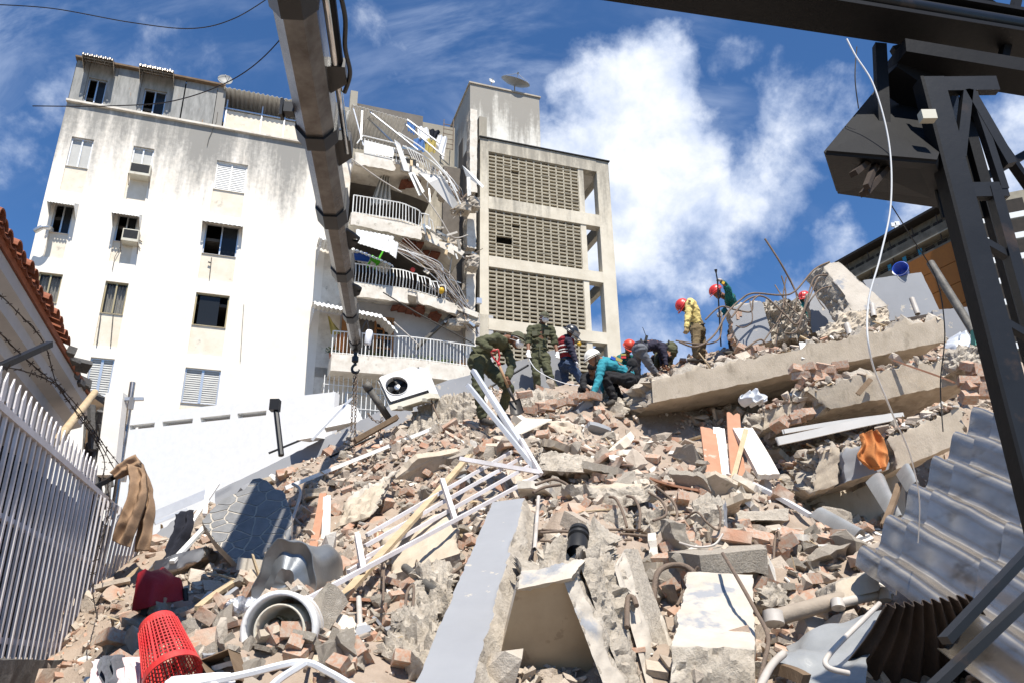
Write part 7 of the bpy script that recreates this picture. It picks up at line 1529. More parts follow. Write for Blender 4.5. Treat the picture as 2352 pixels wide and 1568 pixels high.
def person(label, J, fwd, shirt, trousers, skin='skin', sleeves='long', group='rescue workers on the rubble', headgear=None, gloves=None, build=1., hairmat='hair', boots='boot', hdir=None, mask=False, hup=None, curl=.9, belt='black_plastic', show_legs=True):
    g = {k: P(*v) for k, v in J.items()}; b = build
    base = Vector((g['pel'].x, g['pel'].y, min(p.z for p in g.values()) - .08)); root = thing('person', label, 'person', base, group)
    nk, hd_, ch, pe = g['neck'], g['head'], g['chest'], g['pel']; up = (hd_ - nk).normalized() if hup is None else Vector(hup).normalized(); fw = Vector(fwd); fw = (fw - up * fw.dot(up)).normalized(); sd = fw.cross(up)
    sk = MB(); hs = 1.0 * b
    ellip(sk, hd_ + up * .025 * hs, sd * .077 * hs, fw * .096 * hs, up * .098 * hs); ellip(sk, hd_ + fw * .02 * hs - up * .05 * hs, sd * .058 * hs, fw * .07 * hs, up * .066 * hs)
    capsule(sk, hd_ + fw * .09 * hs + up * .01 * hs, hd_ + fw * .108 * hs - up * .02 * hs, .010 * hs, .015 * hs, 8); capsule(sk, hd_ + fw * .088 * hs - up * .05 * hs - sd * .018 * hs, hd_ + fw * .088 * hs - up * .05 * hs + sd * .018 * hs, .011 * hs, .011 * hs, 8)
    for s in (-1, 1): ellip(sk, hd_ + sd * .08 * hs * s - up * .005, sd * .012, fw * .02, up * .032, 8)
    capsule(sk, nk - (hd_ - nk) * .25, lerp(nk, hd_, .6), .056 * b, .052 * b)
    shc = lerp(g['shL'], g['shR'], .5) if 'shR' in g else g['shL']
    capsule(sk, ch, pe, .11 * b, .10 * b); capsule(sk, shc, ch, .10 * b, .11 * b)
    sh = MB(); tr_ = MB(); gl = MB(); bos = []
    ax_s = (g['shL'] - g['shR']).normalized() if 'shR' in g else sd
    wid = (g['shL'] - g['shR']).length if 'shR' in g else .3
    # shirt: broad oval torso
    for k in range(7):
        t = k / 6; c_ = lerp(shc, ch, min(1, t * 2)) if t < .5 else lerp(ch, pe, (t - .5) * 2); w = lerp(.165, .145, t) * b; dpt = lerp(.105, .12, t) * b
        tv = (pe - shc).normalized(); dv_ = ax_s.cross(tv).normalized(); av = tv.cross(dv_).normalized(); ellip(sh, c_, av * w, dv_ * dpt, tv * .11 * b, 14)
    capsule(sh, lerp(nk, shc, .55), lerp(nk, shc, .9), .062 * b, .085 * b)
    for S in 'LR':
        if 'sh' + S not in g: continue
        a, e, w = g['sh' + S], g['el' + S], g['wr' + S]; capsule(sk, a, e, .048 * b, .042 * b); capsule(sk, e, w, .042 * b, .030 * b)
        capsule(sh, lerp(shc, a, .55), a, .085 * b, .074 * b)
        if sleeves == 'long': capsule(sh, a, e, .074 * b, .062 * b); capsule(sh, e, lerp(e, w, .93), .060 * b, .046 * b)
        elif sleeves == 'short': capsule(sh, a, lerp(a, e, .92), .076 * b, .074 * b)
        else: capsule(sh, a, lerp(a, e, .2), .07 * b, .068 * b)
        hdv = (g['hd' + S] - w) if 'hd' + S in g else (w - e); pn = fw if abs(fw.dot(hdv.normalized())) < .9 else sd
        hand(gl if gloves else sk, w, hdv, pn * (1 if S == 'L' else 1), 1.08 * b, curl)
        if gloves: capsule(gl, lerp(e, w, .85), w, .034 * b, .033 * b)
    if show_legs:
        capsule(tr_, g['hipL'], g['hipR'], .125 * b, .125 * b); capsule(tr_, lerp(pe, ch, .15), lerp(g['hipL'], g['hipR'], .5), .135 * b, .14 * b)
        for S in 'LR':
            h_, k_, a = g['hip' + S], g['kn' + S], g['an' + S]; capsule(tr_, h_, k_, .105 * b, .078 * b); capsule(tr_, k_, lerp(k_, a, .92), .078 * b, .066 * b); capsule(sk, h_, k_, .08 * b, .055 * b); capsule(sk, k_, a, .055 * b, .042 * b)
            f_ = g['toe' + S] if 'toe' + S in g else a + Vector((fwd[0], fwd[1], 0)).normalized() * .16 + Vector((0, 0, -.06)); bo = MB(); bos.append(bo); capsule(bo, lerp(k_, a, .75), a, .055 * b, .055 * b); capsule(bo, a + V3((0, 0, -.04)), f_, .052 * b, .042 * b)
    if show_legs:                         # belt
        c0 = lerp(pe, ch, .12); tv = (ch - pe).normalized(); dv_ = ax_s.cross(tv).normalized(); m = MB(); m.tube([c0 + (ax_s * math.cos(a) * .168 + dv_ * math.sin(a) * .148) * b for a in [k * .2856 for k in range(23)]], .014, 6, cap=False); m.build('belt', belt, root)
    fuse(sk, 'body', skin, root, .0105, 3)
    fuse(sh, 'shirt', shirt, root, .014, 3, .017, len(label))
    if show_legs: fuse(tr_, 'trousers', trousers, root, .014, 3, .017, len(label) + 5); [fuse(q, 'boot', boots, root, .014, 3) for q in bos]
    if gloves: fuse(gl, 'gloves', gloves, root, .0095, 2)
    m = MB()
    def hg(i, j): a = i * 6.283; t = lerp(-.35, 1.57, j); back = .5 - .5 * math.cos(a); t = max(t, .25 * (1 - back)) if t < .3 else t; return hd_ + up * .02 * hs + (fw * math.cos(a) * .101 + sd * math.sin(a) * .083) * hs * math.cos(t) + up * .105 * hs * math.sin(t)
    m.grid(hg, 20, 8, 0, .004); m.build('hair', hairmat, root, True)
    m = MB()
    for s in (-1, 1): ellip(m, hd_ + fw * .083 * hs + sd * .033 * hs * s + up * .012 * hs, sd * .014, fw * .012, up * .008, 8)
    m.build('eyes', 'black_plastic', root, True)
    if headgear:
        kind, mt = headgear; hb = hd_ + up * .035 * hs
        if kind == 'cap':
            dome(root, hb, up, fw, .092 * hs, mt, 'cap', .95); m = MB()
            m.grid(lambda i, j: hb + up * .0 + fw * (.095 + .06 * j) * hs + sd * (i * 2 - 1) * .072 * hs * (1 - .25 * j * j) - up * (.012 + .035 * j + .02 * (i * 2 - 1) ** 2) * hs, 8, 4, 0, .005); m.build('cap_peak', mt, root, True)
        elif kind == 'helmet': dome(root, hb, up, fw, .118 * hs, mt, 'helmet', 1.0, .012, .035); m = MB(); m.tube(bez([hd_ + sd * .1 * hs + up * .03, hd_ + sd * .07 * hs - up * .07 + fw * .03, hd_ - up * .118 * hs + fw * .05, hd_ - sd * .07 * hs - up * .07 + fw * .03, hd_ - sd * .1 * hs + up * .03], 5), .007, 5); m.build('chin_strap', 'black_plastic', root)
        elif kind == 'fire':
            dome(root, hb, up, fw, .125 * hs, mt, 'helmet', .95, .05, .05); m = MB(); m.grid(lambda i, j: hb + (fw * math.cos((i - .5) * 2.2) + sd * math.sin((i - .5) * 2.2)) * (.17 + .02 * j) * hs + up * (.06 - .15 * j) * hs, 12, 4, 0, .003); m.build('visor', 'glass_light', root, True)
    if mask:
        m = MB(); ellip(m, hd_ + fw * .078 * hs - up * .045 * hs, sd * .066 * hs, fw * .058 * hs, up * .066 * hs); m.build('mask', 'mask_white', root, True)
        m = MB()
        for q in (.02, -.03): m.tube([hd_ + (fw * math.cos(t) * .1 + sd * math.sin(t) * .088) * hs + up * (q - .01 * math.cos(t)) * hs for t in [k * .26 - 2.4 for k in range(19)]], .0035, 4)
        m.build('mask_strap', 'mask_white', root)
    return root, g, fw, up, sd
FDN = (.75, -.35, -.55)
p1 = person('rescuer in olive overalls and cap bending to dig with a red handled shovel', dict(head=(1187, 781, 10.25), neck=(1168, 778, 10.33), chest=(1128, 795, 10.4), pel=(1098, 818, 10.45), shR=(1138, 776, 10.15), elR=(1101, 784, 10.05), wrR=(1127, 802, 9.98), hdR=(1136, 806, 9.97),
    shL=(1160, 795, 10.5), elL=(1176, 838, 10.4), wrL=(1166, 868, 10.25), hdL=(1163, 877, 10.2), hipL=(1112, 836, 10.55), hipR=(1094, 832, 10.32), knR=(1099, 897, 10.25), anR=(1109, 960, 10.35), toeR=(1130, 972, 10.2), knL=(1170, 890, 10.4), anL=(1150, 948, 10.75), toeL=(1166, 956, 10.6)),
    (.75, -.6, -.3), 'olive', 'olive', 'skin_dark', headgear=('cap', 'olive_cap'), belt='olive', mask=True, hup=(.36, -.1, .9))
p2 = person('rescuer in olive overalls, cap and white gloves standing and looking down', dict(head=(1250, 731, 14.05), neck=(1243, 746, 14.15), chest=(1240, 772, 14.15), pel=(1239, 806, 14.2), shR=(1219, 756, 14.1), elR=(1213, 788, 14.1), wrR=(1214, 809, 13.98), hdR=(1215, 820, 13.95), shL=(1266, 757, 14.15), elL=(1275, 791, 14.15), wrL=(1281, 813, 14.05), hdL=(1281, 824, 14.),
    hipL=(1250, 822, 14.2), hipR=(1229, 822, 14.2), knR=(1232, 861, 14.1), anR=(1235, 897, 14.2), knL=(1260, 858, 14.1), anL=(1277, 896, 14.2)), (.3, -.9, -.3), 'olive', 'olive', 'skin_dark', 'short', headgear=('cap', 'olive_cap'), belt='olive', gloves='glove_white', mask=True, hup=(.1, -.12, .98), curl=.5)
p3 = person('rescuer in a red vest and black fire helmet standing side on', dict(head=(1311, 764, 14.4), neck=(1303, 776, 14.45), chest=(1302, 796, 14.5), pel=(1303, 828, 14.5), shR=(1306, 783, 14.3), elR=(1314, 808, 14.25), wrR=(1324, 830, 14.2), hdR=(1326, 841, 14.2), shL=(1294, 780, 14.65), elL=(1290, 806, 14.65), wrL=(1294, 828, 14.6),
    hipL=(1296, 838, 14.6), hipR=(1308, 838, 14.4), knR=(1326, 858, 14.35), anR=(1342, 888, 14.4), knL=(1297, 862, 14.6), anL=(1301, 890, 14.6)), (.9, -.15, -.3), 'navy', 'jeans', 'skin', headgear=('fire', 'helmet_black'), gloves='glove_white', curl=.7)
m = MB(); g = p3[1]
for t in (0, .25, .5, .75, 1.): ellip(m, lerp(lerp(g['shL'], g['shR'], .5), lerp(g['chest'], g['pel'], .7), t), V3((.17, 0, 0)), V3((0, .16, 0)), V3((0, 0, .09)))
fuse(m, 'safety_vest', 'red_vest', p3[0], .016, 3, .006)
m = MB()
for z_ in (.62, .42, .30): c_ = lerp(g['pel'], lerp(g['shL'], g['shR'], .5), z_); m.tube([c_ + V3((math.cos(a) * .185, math.sin(a) * .175, 0)) for a in [k * .33 for k in range(20)]], .013, 5, cap=False)
m.build('reflective_band', 'reflect', p3[0])
m = MB(); m.lathe([(.035, 0), (.045, .04), (.03, .06), (.001, .06)], axes(P(1328, 790, 14.2), P(1334, 790, 14.15), (0, 0, 1)), 10, capa=True); m.build('shoulder_lamp', 'yellow_toy', p3[0])
p4 = person('rescuer in a teal jacket and white helmet squatting to search by hand', dict(head=(1363, 823, 11.75), neck=(1377, 826, 11.85), chest=(1405, 838, 11.95), pel=(1442, 862, 12.1), shL=(1383, 836, 11.7), elL=(1374, 872, 11.6), wrL=(1362, 903, 11.5), hdL=(1350, 914, 11.45), shR=(1390, 832, 12.15), elR=(1384, 872, 12.1), wrR=(1378, 905, 12.0), hdR=(1366, 914, 11.95),
    hipL=(1440, 872, 11.95), hipR=(1446, 872, 12.25), knL=(1388, 862, 11.75), anL=(1410, 916, 11.85), toeL=(1396, 927, 11.75), knR=(1400, 868, 12.25), anR=(1424, 914, 12.25), toeR=(1412, 925, 12.2)), (-.75, -.3, -.55), 'teal', 'black_cloth', 'skin', headgear=('helmet', 'helmet_white'), gloves='glove_tan', hup=(-.45, -.15, .85), curl=.8)
p5 = person('dark haired rescuer in black crouching behind the teal jacket', dict(head=(1360, 846, 13.0), neck=(1360, 858, 13.1), chest=(1357, 872, 13.2), pel=(1360, 893, 13.3), shL=(1342, 866, 13.15), elL=(1340, 884, 13.), wrL=(1348, 894, 12.8), shR=(1374, 866, 13.2), elR=(1378, 884, 13.1), wrR=(1372, 894, 12.9), hipL=(1350, 894, 13.3), hipR=(1370, 894, 13.3), knL=(1338, 893, 13.0), anL=(1345, 905, 13.4), knR=(1372, 893, 13.0), anR=(1370, 905, 13.4)),
    (-.3, -.8, -.4), 'black_cloth', 'black_cloth', 'skin_dark', curl=.6)
p6 = person('rescuer in grey trousers and navy shirt bending over with back turned', dict(head=(1530, 818, 14.25), neck=(1524, 806, 14.2), chest=(1500, 793, 14.05), pel=(1470, 797, 13.85), shL=(1520, 798, 14.0), elL=(1528, 818, 13.95), wrL=(1530, 838, 13.9), shR=(1515, 796, 14.35), elR=(1520, 818, 14.4), wrR=(1522, 838, 14.3), hipL=(1472, 804, 13.72), hipR=(1466, 804, 14.0), knL=(1488, 832, 13.75), anL=(1506, 856, 13.85), knR=(1462, 836, 14.05), anR=(1466, 868, 14.1)),
    (.6, .1, -.75), 'navy', 'grey_cloth', 'skin', hup=(.5, .1, -.7))
m = MB(); m.box(P(1484, 778, 13.75), (.05, .03, .13), Matrix.Rotation(.3, 3, 'Y')); m.tube([P(1483, 770, 13.75), P(1476, 752, 13.75)], .006, 5); m.build('radio', 'black_plastic', p6[0])
p7 = person('rescuer in olive bending low at the right of the grey trousers', dict(head=(1505, 822, 14.9), neck=(1510, 812, 14.85), chest=(1524, 802, 14.75), pel=(1542, 798, 14.6), shL=(1512, 806, 14.6), elL=(1510, 824, 14.5), wrL=(1506, 840, 14.4), shR=(1516, 804, 15.), elR=(1514, 824, 14.95), wrR=(1512, 840, 14.9), hipL=(1541, 806, 14.45), hipR=(1541, 806, 14.75), knL=(1530, 830, 14.45), anL=(1540, 858, 14.6), knR=(1536, 832, 14.75), anR=(1545, 858, 14.9)),
    (-.6, -.1, -.7), 'olive', 'olive', 'skin_dark', headgear=None, hup=(-.5, 0, -.6))
p8 = person('rescuer with an orange helmet and green shirt hidden behind the grey trousers', dict(head=(1445, 797, 14.6), neck=(1441, 810, 14.7), chest=(1436, 828, 14.8), pel=(1436, 856, 14.9), shL=(1424, 822, 14.75), elL=(1424, 842, 14.6), wrL=(1430, 856, 14.4), shR=(1450, 822, 14.9), elR=(1454, 842, 14.8), wrR=(1452, 856, 14.6), hipL=(1428, 862, 14.9), hipR=(1444, 862, 14.9), knL=(1426, 878, 14.6), anL=(1430, 896, 14.9), knR=(1446, 878, 14.6), anR=(1446, 896, 14.9)),
    (.3, -.6, -.5), 'teal_green', 'black_cloth', 'skin', headgear=('helmet', 'helmet_orange'))
p9 = person('rescuer in a yellow shirt and red helmet standing with head bowed', dict(head=(1570, 704, 13.45), neck=(1580, 696, 13.5), chest=(1594, 716, 13.55), pel=(1601, 752, 13.6), shL=(1583, 700, 13.3), elL=(1580, 728, 13.25), wrL=(1577, 752, 13.2), hdL=(1576, 762, 13.18), shR=(1590, 698, 13.75), elR=(1592, 728, 13.7), wrR=(1586, 750, 13.55), hdR=(1581, 758, 13.5), hipL=(1600, 760, 13.5), hipR=(1606, 760, 13.75), knL=(1598, 790, 13.4), anL=(1600, 822, 13.5), knR=(1612, 790, 13.7), anR=(1612, 822, 13.8)),
    (-.75, -.3, -.6), 'yellow_shirt', 'khaki', 'skin_dark', headgear=('helmet', 'helmet_red'), gloves='glove_tan', hup=(-.75, -.2, .5))
p10 = person('rescuer in dark green lifting a long steel bar behind the wall block', dict(head=(1647, 672, 13.4), neck=(1660, 680, 13.5), chest=(1678, 694, 13.6), pel=(1690, 730, 13.7), shL=(1674, 684, 13.3), elL=(1672, 664, 13.15), wrL=(1659, 648, 13.05), hdL=(1650, 640, 13.0), shR=(1680, 686, 13.8), elR=(1668, 712, 13.6), wrR=(1656, 722, 13.3), hdR=(1652, 722, 13.2), hipL=(1688, 740, 13.6), hipR=(1696, 740, 13.8), knL=(1680, 770, 13.5), anL=(1684, 806, 13.6), knR=(1692, 770, 13.8), anR=(1694, 806, 13.9)),
    (-.75, -.3, -.5), 'teal_green', 'black_cloth', 'skin', headgear=('helmet', 'helmet_red'), gloves='glove_grey', hup=(-.55, -.15, .75), curl=1.1)
p11 = person('rescuer showing only a red helmet behind the column stump', dict(head=(1848, 686, 14.6), neck=(1851, 701, 14.65), chest=(1853, 712, 14.7), pel=(1853, 745, 14.75), shL=(1838, 700, 14.6), elL=(1836, 725, 14.5), wrL=(1842, 740, 14.3), shR=(1870, 700, 14.8), elR=(1872, 725, 14.7), wrR=(1866, 740, 14.5), hipL=(1845, 750, 14.7), hipR=(1862, 750, 14.8), knL=(1843, 770, 14.5), anL=(1845, 800, 14.7), knR=(1862, 770, 14.6), anR=(1864, 800, 14.8)),
    (-.5, -.6, -.4), 'teal_green', 'black_cloth', 'skin', headgear=('helmet', 'helmet_red'))
# pockets, bands and patches that the photograph shows on the clothing
def patch(pers, u, v, Y, w, h, mt, nm, rot=0.): m = MB(); m.box(P(u, v, Y), (w, .02, h), Matrix.Rotation(rot, 3, 'Y')); return m.build(nm, mt, pers[0])
patch(p2, 1256, 764, 13.98, .10, .10, 'olive_cap', 'chest_pocket', .1); patch(p2, 1228, 766, 13.98, .10, .10, 'olive_cap', 'chest_pocket', -.1); patch(p2, 1240, 805, 14.02, .02, .25, 'olive_cap', 'front_placket')
patch(p9, 1584, 692, 13.2, .05, .03, 'khaki', 'shoulder_tab', .5); patch(p9, 1600, 768, 13.38, .14, .16, 'khaki', 'cargo_pocket', .1)
patch(p4, 1418, 824, 11.86, .16, .05, 'cloth_yellow', 'back_print', .5); patch(p4, 1408, 822, 11.84, .08, .05, 'blue_toy', 'back_print', .5)
patch(p8, 1432, 820, 14.55, .10, .04, 'helmet_red', 'sleeve_band'); patch(p8, 1432, 814, 14.55, .10, .03, 'cloth_yellow', 'sleeve_band')
patch(p10, 1661, 650, 13.0, .05, .05, 'yellow_toy', 'cuff', .5)
bkp = MB()
for t in (0, .5, 1): ellip(bkp, lerp(P(1452, 838, 12.25), P(1458, 872, 12.3), t), V3((.09, 0, 0)), V3((0, .14, 0)), V3((0, 0, .12)))
fuse(bkp, 'backpack', 'black_cloth', p4[0], .016, 3, .008)
# tools
shv = thing('shovel', 'shovel with red grip and wooden shaft held by the digging rescuer', 'shovel', P(1186, 945, 10.))
gA, gB = P(1136, 806, 9.95), P(1144, 832, 9.98); m = MB(); m.tube([P(1128, 807, 9.97), P(1144, 802, 9.93)], .014, 8); m.tube(bez([P(1128, 807, 9.97), P(1133, 820, 9.97), gB], 6), .013, 8); m.tube(bez([P(1144, 802, 9.93), P(1147, 818, 9.96), gB], 6), .013, 8); m.tube([gB, P(1147, 839, 9.99)], .022, 8); m.build('grip', 'shovel_red', shv, True)
m = MB(); m.tube([P(1147, 839, 9.99), P(1168, 890, 10.03)], .019, 10); m.build('shaft', 'shovel_wood', shv, True)
m = MB(); m.tube([P(1168, 890, 10.03), P(1176, 908, 10.04), P(1186, 928, 10.05)], [.022, .021, .012], 10); m.build('socket', 'shovel_steel', shv, True)
bl4 = [P(1169, 920, 10.1), P(1194, 913, 10.1), P(1204, 945, 10.02), P(1172, 949, 10.0)]; m = MB(); m.grid(lambda i, j: lerp(lerp(bl4[0], bl4[1], i), lerp(bl4[3], bl4[2], i), j) + V3((0, .04 * math.cos((i - .5) * 3.0), -.03 * math.cos((i - .5) * 3) * j)), 10, 6, 0, .004); m.build('blade', 'shovel_steel', shv, True)
one('steel_bar', 'long steel digging bar held upright behind the grey wall block', 'digging bar', MB().tube([P(1644, 620, 12.95), P(1645, 628, 12.95), P(1648, 645, 12.96), P(1656, 795, 13.1)], [.03, .012, .014, .014], 8), 'dark_grey_steel')
one('hand_line', 'thin pale line held in the white glove of the standing rescuer', 'line', MB().tube(bez([P(1215, 823, 13.9), P(1230, 846, 13.8), P(1262, 866, 13.6), P(1300, 880, 13.4), P(1340, 886, 13.)], 8), .007, 5), 'cable_white')
# ================================================================ clutter on the torn balconies
def fone(name, lab, cat, mb, mt, smooth=0, group=None):
    o = mb.build(name, mt, loc=(0, 0, 0)); o.location = FO; o.rotation_euler = (0, 0, math.pi / 2 - FAZ); tag(o, lab, cat, group)
    if smooth: smooth_by_angle(o, smooth)
    return o
def ftube(pts, r, n=6): return MB().tube(bez([LP(*q) for q in pts], 7) if len(pts) > 2 else [LP(*q) for q in pts], r, n)
# canopy over the top balcony
tc_ = fthing('balcony_shelter', 'corrugated roof shelter with steel posts over the top torn balcony', 'shelter')
m = MB(); a, b = LP(808, 240, 1.2), LP(935, 275, 1.2); c, d = LP(808, 240, 1.2) + V3((0, 3.0, -.15)), LP(935, 275, 1.2) + V3((0, 3.0, .3)); corr(m, a, b, c, d, 15, .03); part('roof_sheet', m, 'corr_white', tc_)
for q in (((812, 250, 1.1), (835, 335, 1.25)), ((832, 250, 1.1), (829, 322, 1.25)), ((850, 258, 1.1), (960, 345, 1.3)), ((835, 262, .6), (920, 345, .6)), ((930, 285, 1.0), (1020, 360, 1.2)), ((935, 275, 1.1), (1010, 330, 1.25))):
    m = MB(); m.bar(LP(*q[0]), LP(*q[1]), .06, .05); part('post', m, 'aluminium', tc_)
m = MB(); m.box(LP(890, 300, -2.2), (3.4, .08, 2.4)); part('back_wall', m, 'room', tc_)
# front of the top balcony: white sheet behind bars, then the bent loose run
tr2 = fthing('bent_railing', 'white railing of the top balcony torn loose and sagging to the right', 'railing')
for q in range(12):
    u = 838 + q * 8; m = MB(); m.bar(LP(u, 318 + q * 2.6, 1.36), LP(u, 350 + q * 2.6, 1.36), .02, .02); part('baluster', m, 'white_paint', tr2)
m = MB(); m.prism([LP(836, 322, 1.32), LP(908, 340, 1.32), LP(903, 362, 1.32), LP(836, 350, 1.32)], V3((0, .01, 0))); part('white_panel', m, 'white_paint', tr2)
for pts in ([(834, 312, 1.36), (910, 330, 1.36)], [(915, 305, 1.5), (975, 345, 1.7), (1020, 395, 1.8), (1040, 430, 1.8), (1058, 470, 1.7)], [(836, 352, 1.36), (900, 366, 1.36)], [(820, 330, 1.36), (834, 312, 1.36)], [(925, 335, 1.5), (990, 370, 1.6), (1030, 410, 1.7), (1050, 440, 1.7)]):
    part('rail', ftube(pts, .03), 'white_paint', tr2)
for q in range(16):
    t = q / 15; u = lerp(932, 1045, t); v = lerp(335, 425, t ** 1.1); m = MB(); m.bar(LP(u, v, 1.6), LP(u + 14 - 20 * t, v + lerp(28, 14, t), 1.5), .022, .022); part('bent_baluster', m, 'white_paint', tr2)
# torn aluminium sheets
for k, (pl, lab) in enumerate((([(905, 320), (918, 330), (942, 395), (928, 392), (918, 360)], 'torn white metal sheet hanging from the top balcony'), ([(938, 398), (946, 396), (968, 448), (962, 450)], 'thin white metal strip dangling below the top balcony, left one'), ([(946, 396), (952, 398), (975, 440), (970, 444)], 'thin white metal strip dangling below the top balcony, right one'), ([(1062, 380), (1085, 400), (1112, 428), (1108, 432), (1070, 405)], 'crumpled white metal sheet against the plastered column'), ([(1072, 408), (1080, 406), (1082, 448), (1074, 452)], 'white metal flap hanging on the plastered column'), ([(960, 395), (1020, 405), (1052, 470), (1040, 480), (985, 420)], 'bowed grey panel under the sagging railing'))):
    m = MB(); m.prism([LP(u, v, 1.5 + .1 * math.sin(k + i * 2)) for i, (u, v) in enumerate(pl)], V3((.01, .02, .01))); fone('metal_sheet', lab, 'metal sheet', m, 'white_paint' if k < 5 else 'antenna')
# hanging wires: a bundle running down the torn edge
rr = random.Random(21); WB = []
for k in range(72):
    j = lambda s: rr.uniform(-s, s)
    top = [(1000 + j(30), 400 + j(20), .9), (1040 + j(16), 440 + j(14), 1.0), (1060 + j(12), 470 + j(16), .9), (1050 + j(14), 490 + j(14), 1.0)]
    mid = [(905 + j(30), 560 + j(14), 1.5), (985 + j(20), 605 + j(12), 1.5), (1030 + j(16), 650 + j(14), 1.4), (1075 + j(14), 715 + j(12), 1.2)]
    low = [(1000 + j(30), 650 + j(12), 1.2), (1040 + j(16), 690 + j(10), 1.2), (1065 + j(12), 725 + j(10), 1.1), (1085 + j(16), 755 + j(14), 1.0)]
    pts = (top, mid, low)[k % 3]; r = rr.uniform(.010, .022)
    fone('torn_wire', ('bent pale wire hanging in the tangle below the top torn balcony', 'bent pale bar in the bundle trailing across the third torn balcony', 'bent pale wire in the bundle above the lowest balcony')[k % 3], 'wire', ftube(pts, r), ('pipe_pvc', 'rebar', 'aluminium')[k % 5 % 3], 80, ('wires below the top balcony', 'bars across the third balcony', 'wires above the lowest balcony')[k % 3])
for pts, lab in (([(968, 440, 1.2), (1010, 500, 1.2), (1040, 545, 1.1), (1075, 540, .9)], 'slack grey cable drooping between the second balcony and the column'), ([(1040, 580, 1.0), (1032, 640, 1.0), (1045, 668, 1.0)], 'white cable hanging beside the torn third balcony'), ([(800, 360, 1.4), (870, 410, 1.4), (923, 442, 1.4)], 'straight yellowish pole across the second torn balcony'), ([(880, 672, 1.6), (960, 720, 1.7), (1090, 790, 1.6)], 'dark cable stretched below the third balcony to the column'), ([(905, 740, 1.6), (960, 790, 1.7)], 'thin pole leaning on the lowest balcony rail')):
    fone('loose_cable', lab, 'cable', ftube(pts, .025), 'pipe_pvc' if 'dark' not in lab else 'cable_dark', 80)
for zi, (lab, grp, path) in enumerate((('splintered lath in the wreck of the top torn balcony', 'laths of the top balcony', [(930, 340), (990, 400), (1060, 475)]), ('splintered lath trailing off the second torn balcony', 'laths of the second balcony', [(960, 500), (1020, 545), (1085, 600)]), ('splintered lath trailing off the third torn balcony', 'laths of the third balcony', [(960, 600), (1030, 670), (1085, 745)]))):
    for k in range(22):
        t = rr.random(); a = path[0] if t < .5 else path[1]; b = path[1] if t < .5 else path[2]; f_ = (t * 2) % 1; u, v = lerp(a[0], b[0], f_) + rr.gauss(0, 13), lerp(a[1], b[1], f_) + rr.gauss(0, 9); an_ = math.atan2(b[1] - a[1], b[0] - a[0]) + rr.gauss(0, .7); ln = rr.uniform(10, 34); t0 = rr.uniform(.7, 1.6)
        p_, q_ = LP(u, v, t0), LP(u + math.cos(an_) * ln, v + math.sin(an_) * ln, t0 + rr.uniform(-.3, .3)); fone('splintered_lath', lab, 'lath', MB().bar(p_, q_, rr.uniform(.03, .12), rr.uniform(.015, .05), (0, 1, .3)), ('white_paint', 'aluminium', 'wood_pale', 'pipe_dark', 'plaster', 'rebar')[k % 6], 0, grp)
# broken masonry at the joint with the tower
for k, (u, v, w_, h_) in enumerate(((1060, 478, 46, 26), (1088, 470, 26, 30), (1085, 605, 26, 34), (1072, 735, 60, 34), (1045, 745, 40, 20), (1015, 440, 18, 46), (1040, 560, 40, 16))):
    m = MB(); c = LP(u, v, .9); sx, sz = w_ * .0165 / 2, h_ * .0165 / 2; rough_hexa(m, [c + V3(q) for q in ((-sx, -.25, -sz), (sx, -.25, -sz), (sx, .3, -sz), (-sx, .3, -sz), (-sx, -.25, sz), (sx, -.25, sz), (sx, .3, sz), (-sx, .3, sz))], .08, (.08,) * 6, (0,) * 6, k * 7., 6.)
    fone('torn_masonry', ('pale broken masonry lump wedged below the top torn balcony', 'broken masonry against the column beside the tower top', 'bundle of broken masonry on the column at the third balcony', 'large white broken masonry lump above the lowest balcony', 'smaller broken masonry slab left of the large white lump', 'long plaster flake hanging over the second torn balcony', 'masonry crust under the second torn balcony')[k], 'masonry', m, 'broken')
fone('steel_channel', 'dark steel channel leaning against the lowest balcony wall', 'steel channel', MB().bar(LP(955, 800, .6), LP(1042, 720, .9), .3, .1), 'pipe_dark')
fone('floodlight', 'small grey floodlight beside the column above the lowest balcony', 'floodlight', MB().box(LP(1100, 692, .6), (.22, .15, .24)), 'aluminium')
# washing, toys, curtain, flags
for (pl, mt, lab) in (([(935, 278), (955, 290), (952, 310), (938, 302)], 'cloth_blue', 'blue washing hung at the roof corner of the torn balcony'), ([(958, 290), (985, 296), (988, 326), (962, 318)], 'cloth_white', 'white shirt on the washing line above the torn balcony'), ([(985, 296), (1012, 302), (1000, 322), (990, 318)], 'cloth_dark', 'black shirt on the washing line above the torn balcony'), ([(950, 318), (978, 322), (975, 350), (950, 342)], 'cloth_blue', 'light blue towel hung below the washing line'), ([(976, 318), (1003, 324), (1000, 352), (976, 348)], 'cloth_yellow', 'mustard yellow towel hung below the washing line'), ([(1006, 310), (1028, 316), (1018, 368), (1002, 330)], 'cloth_white', 'long white sheet hung right of the yellow towel')):
    q4 = [LP(u, v, .2) for u, v in pl]; m = MB(); m.grid(lambda i, j: lerp(lerp(q4[0], q4[1], i), lerp(q4[3], q4[2], i), j) + V3((0, .06 * math.sin(i * 14 + j * 2), 0)), 16, 6, 0, .008); fone('washing', lab, 'washing', m, mt, 60)
q4 = [LP(u, v, .2) for u, v in ((876, 400), (895, 410), (900, 470), (850, 470))]; m = MB(); m.grid(lambda i, j: lerp(lerp(q4[0], q4[1], i), lerp(q4[3], q4[2], i), j) + V3((0, .10 * math.sin(i * 26), 0)), 36, 6, 0, .008); fone('torn_curtain', 'grey striped curtain blowing out of the second torn balcony', 'curtain', m, 'curtain', 60)
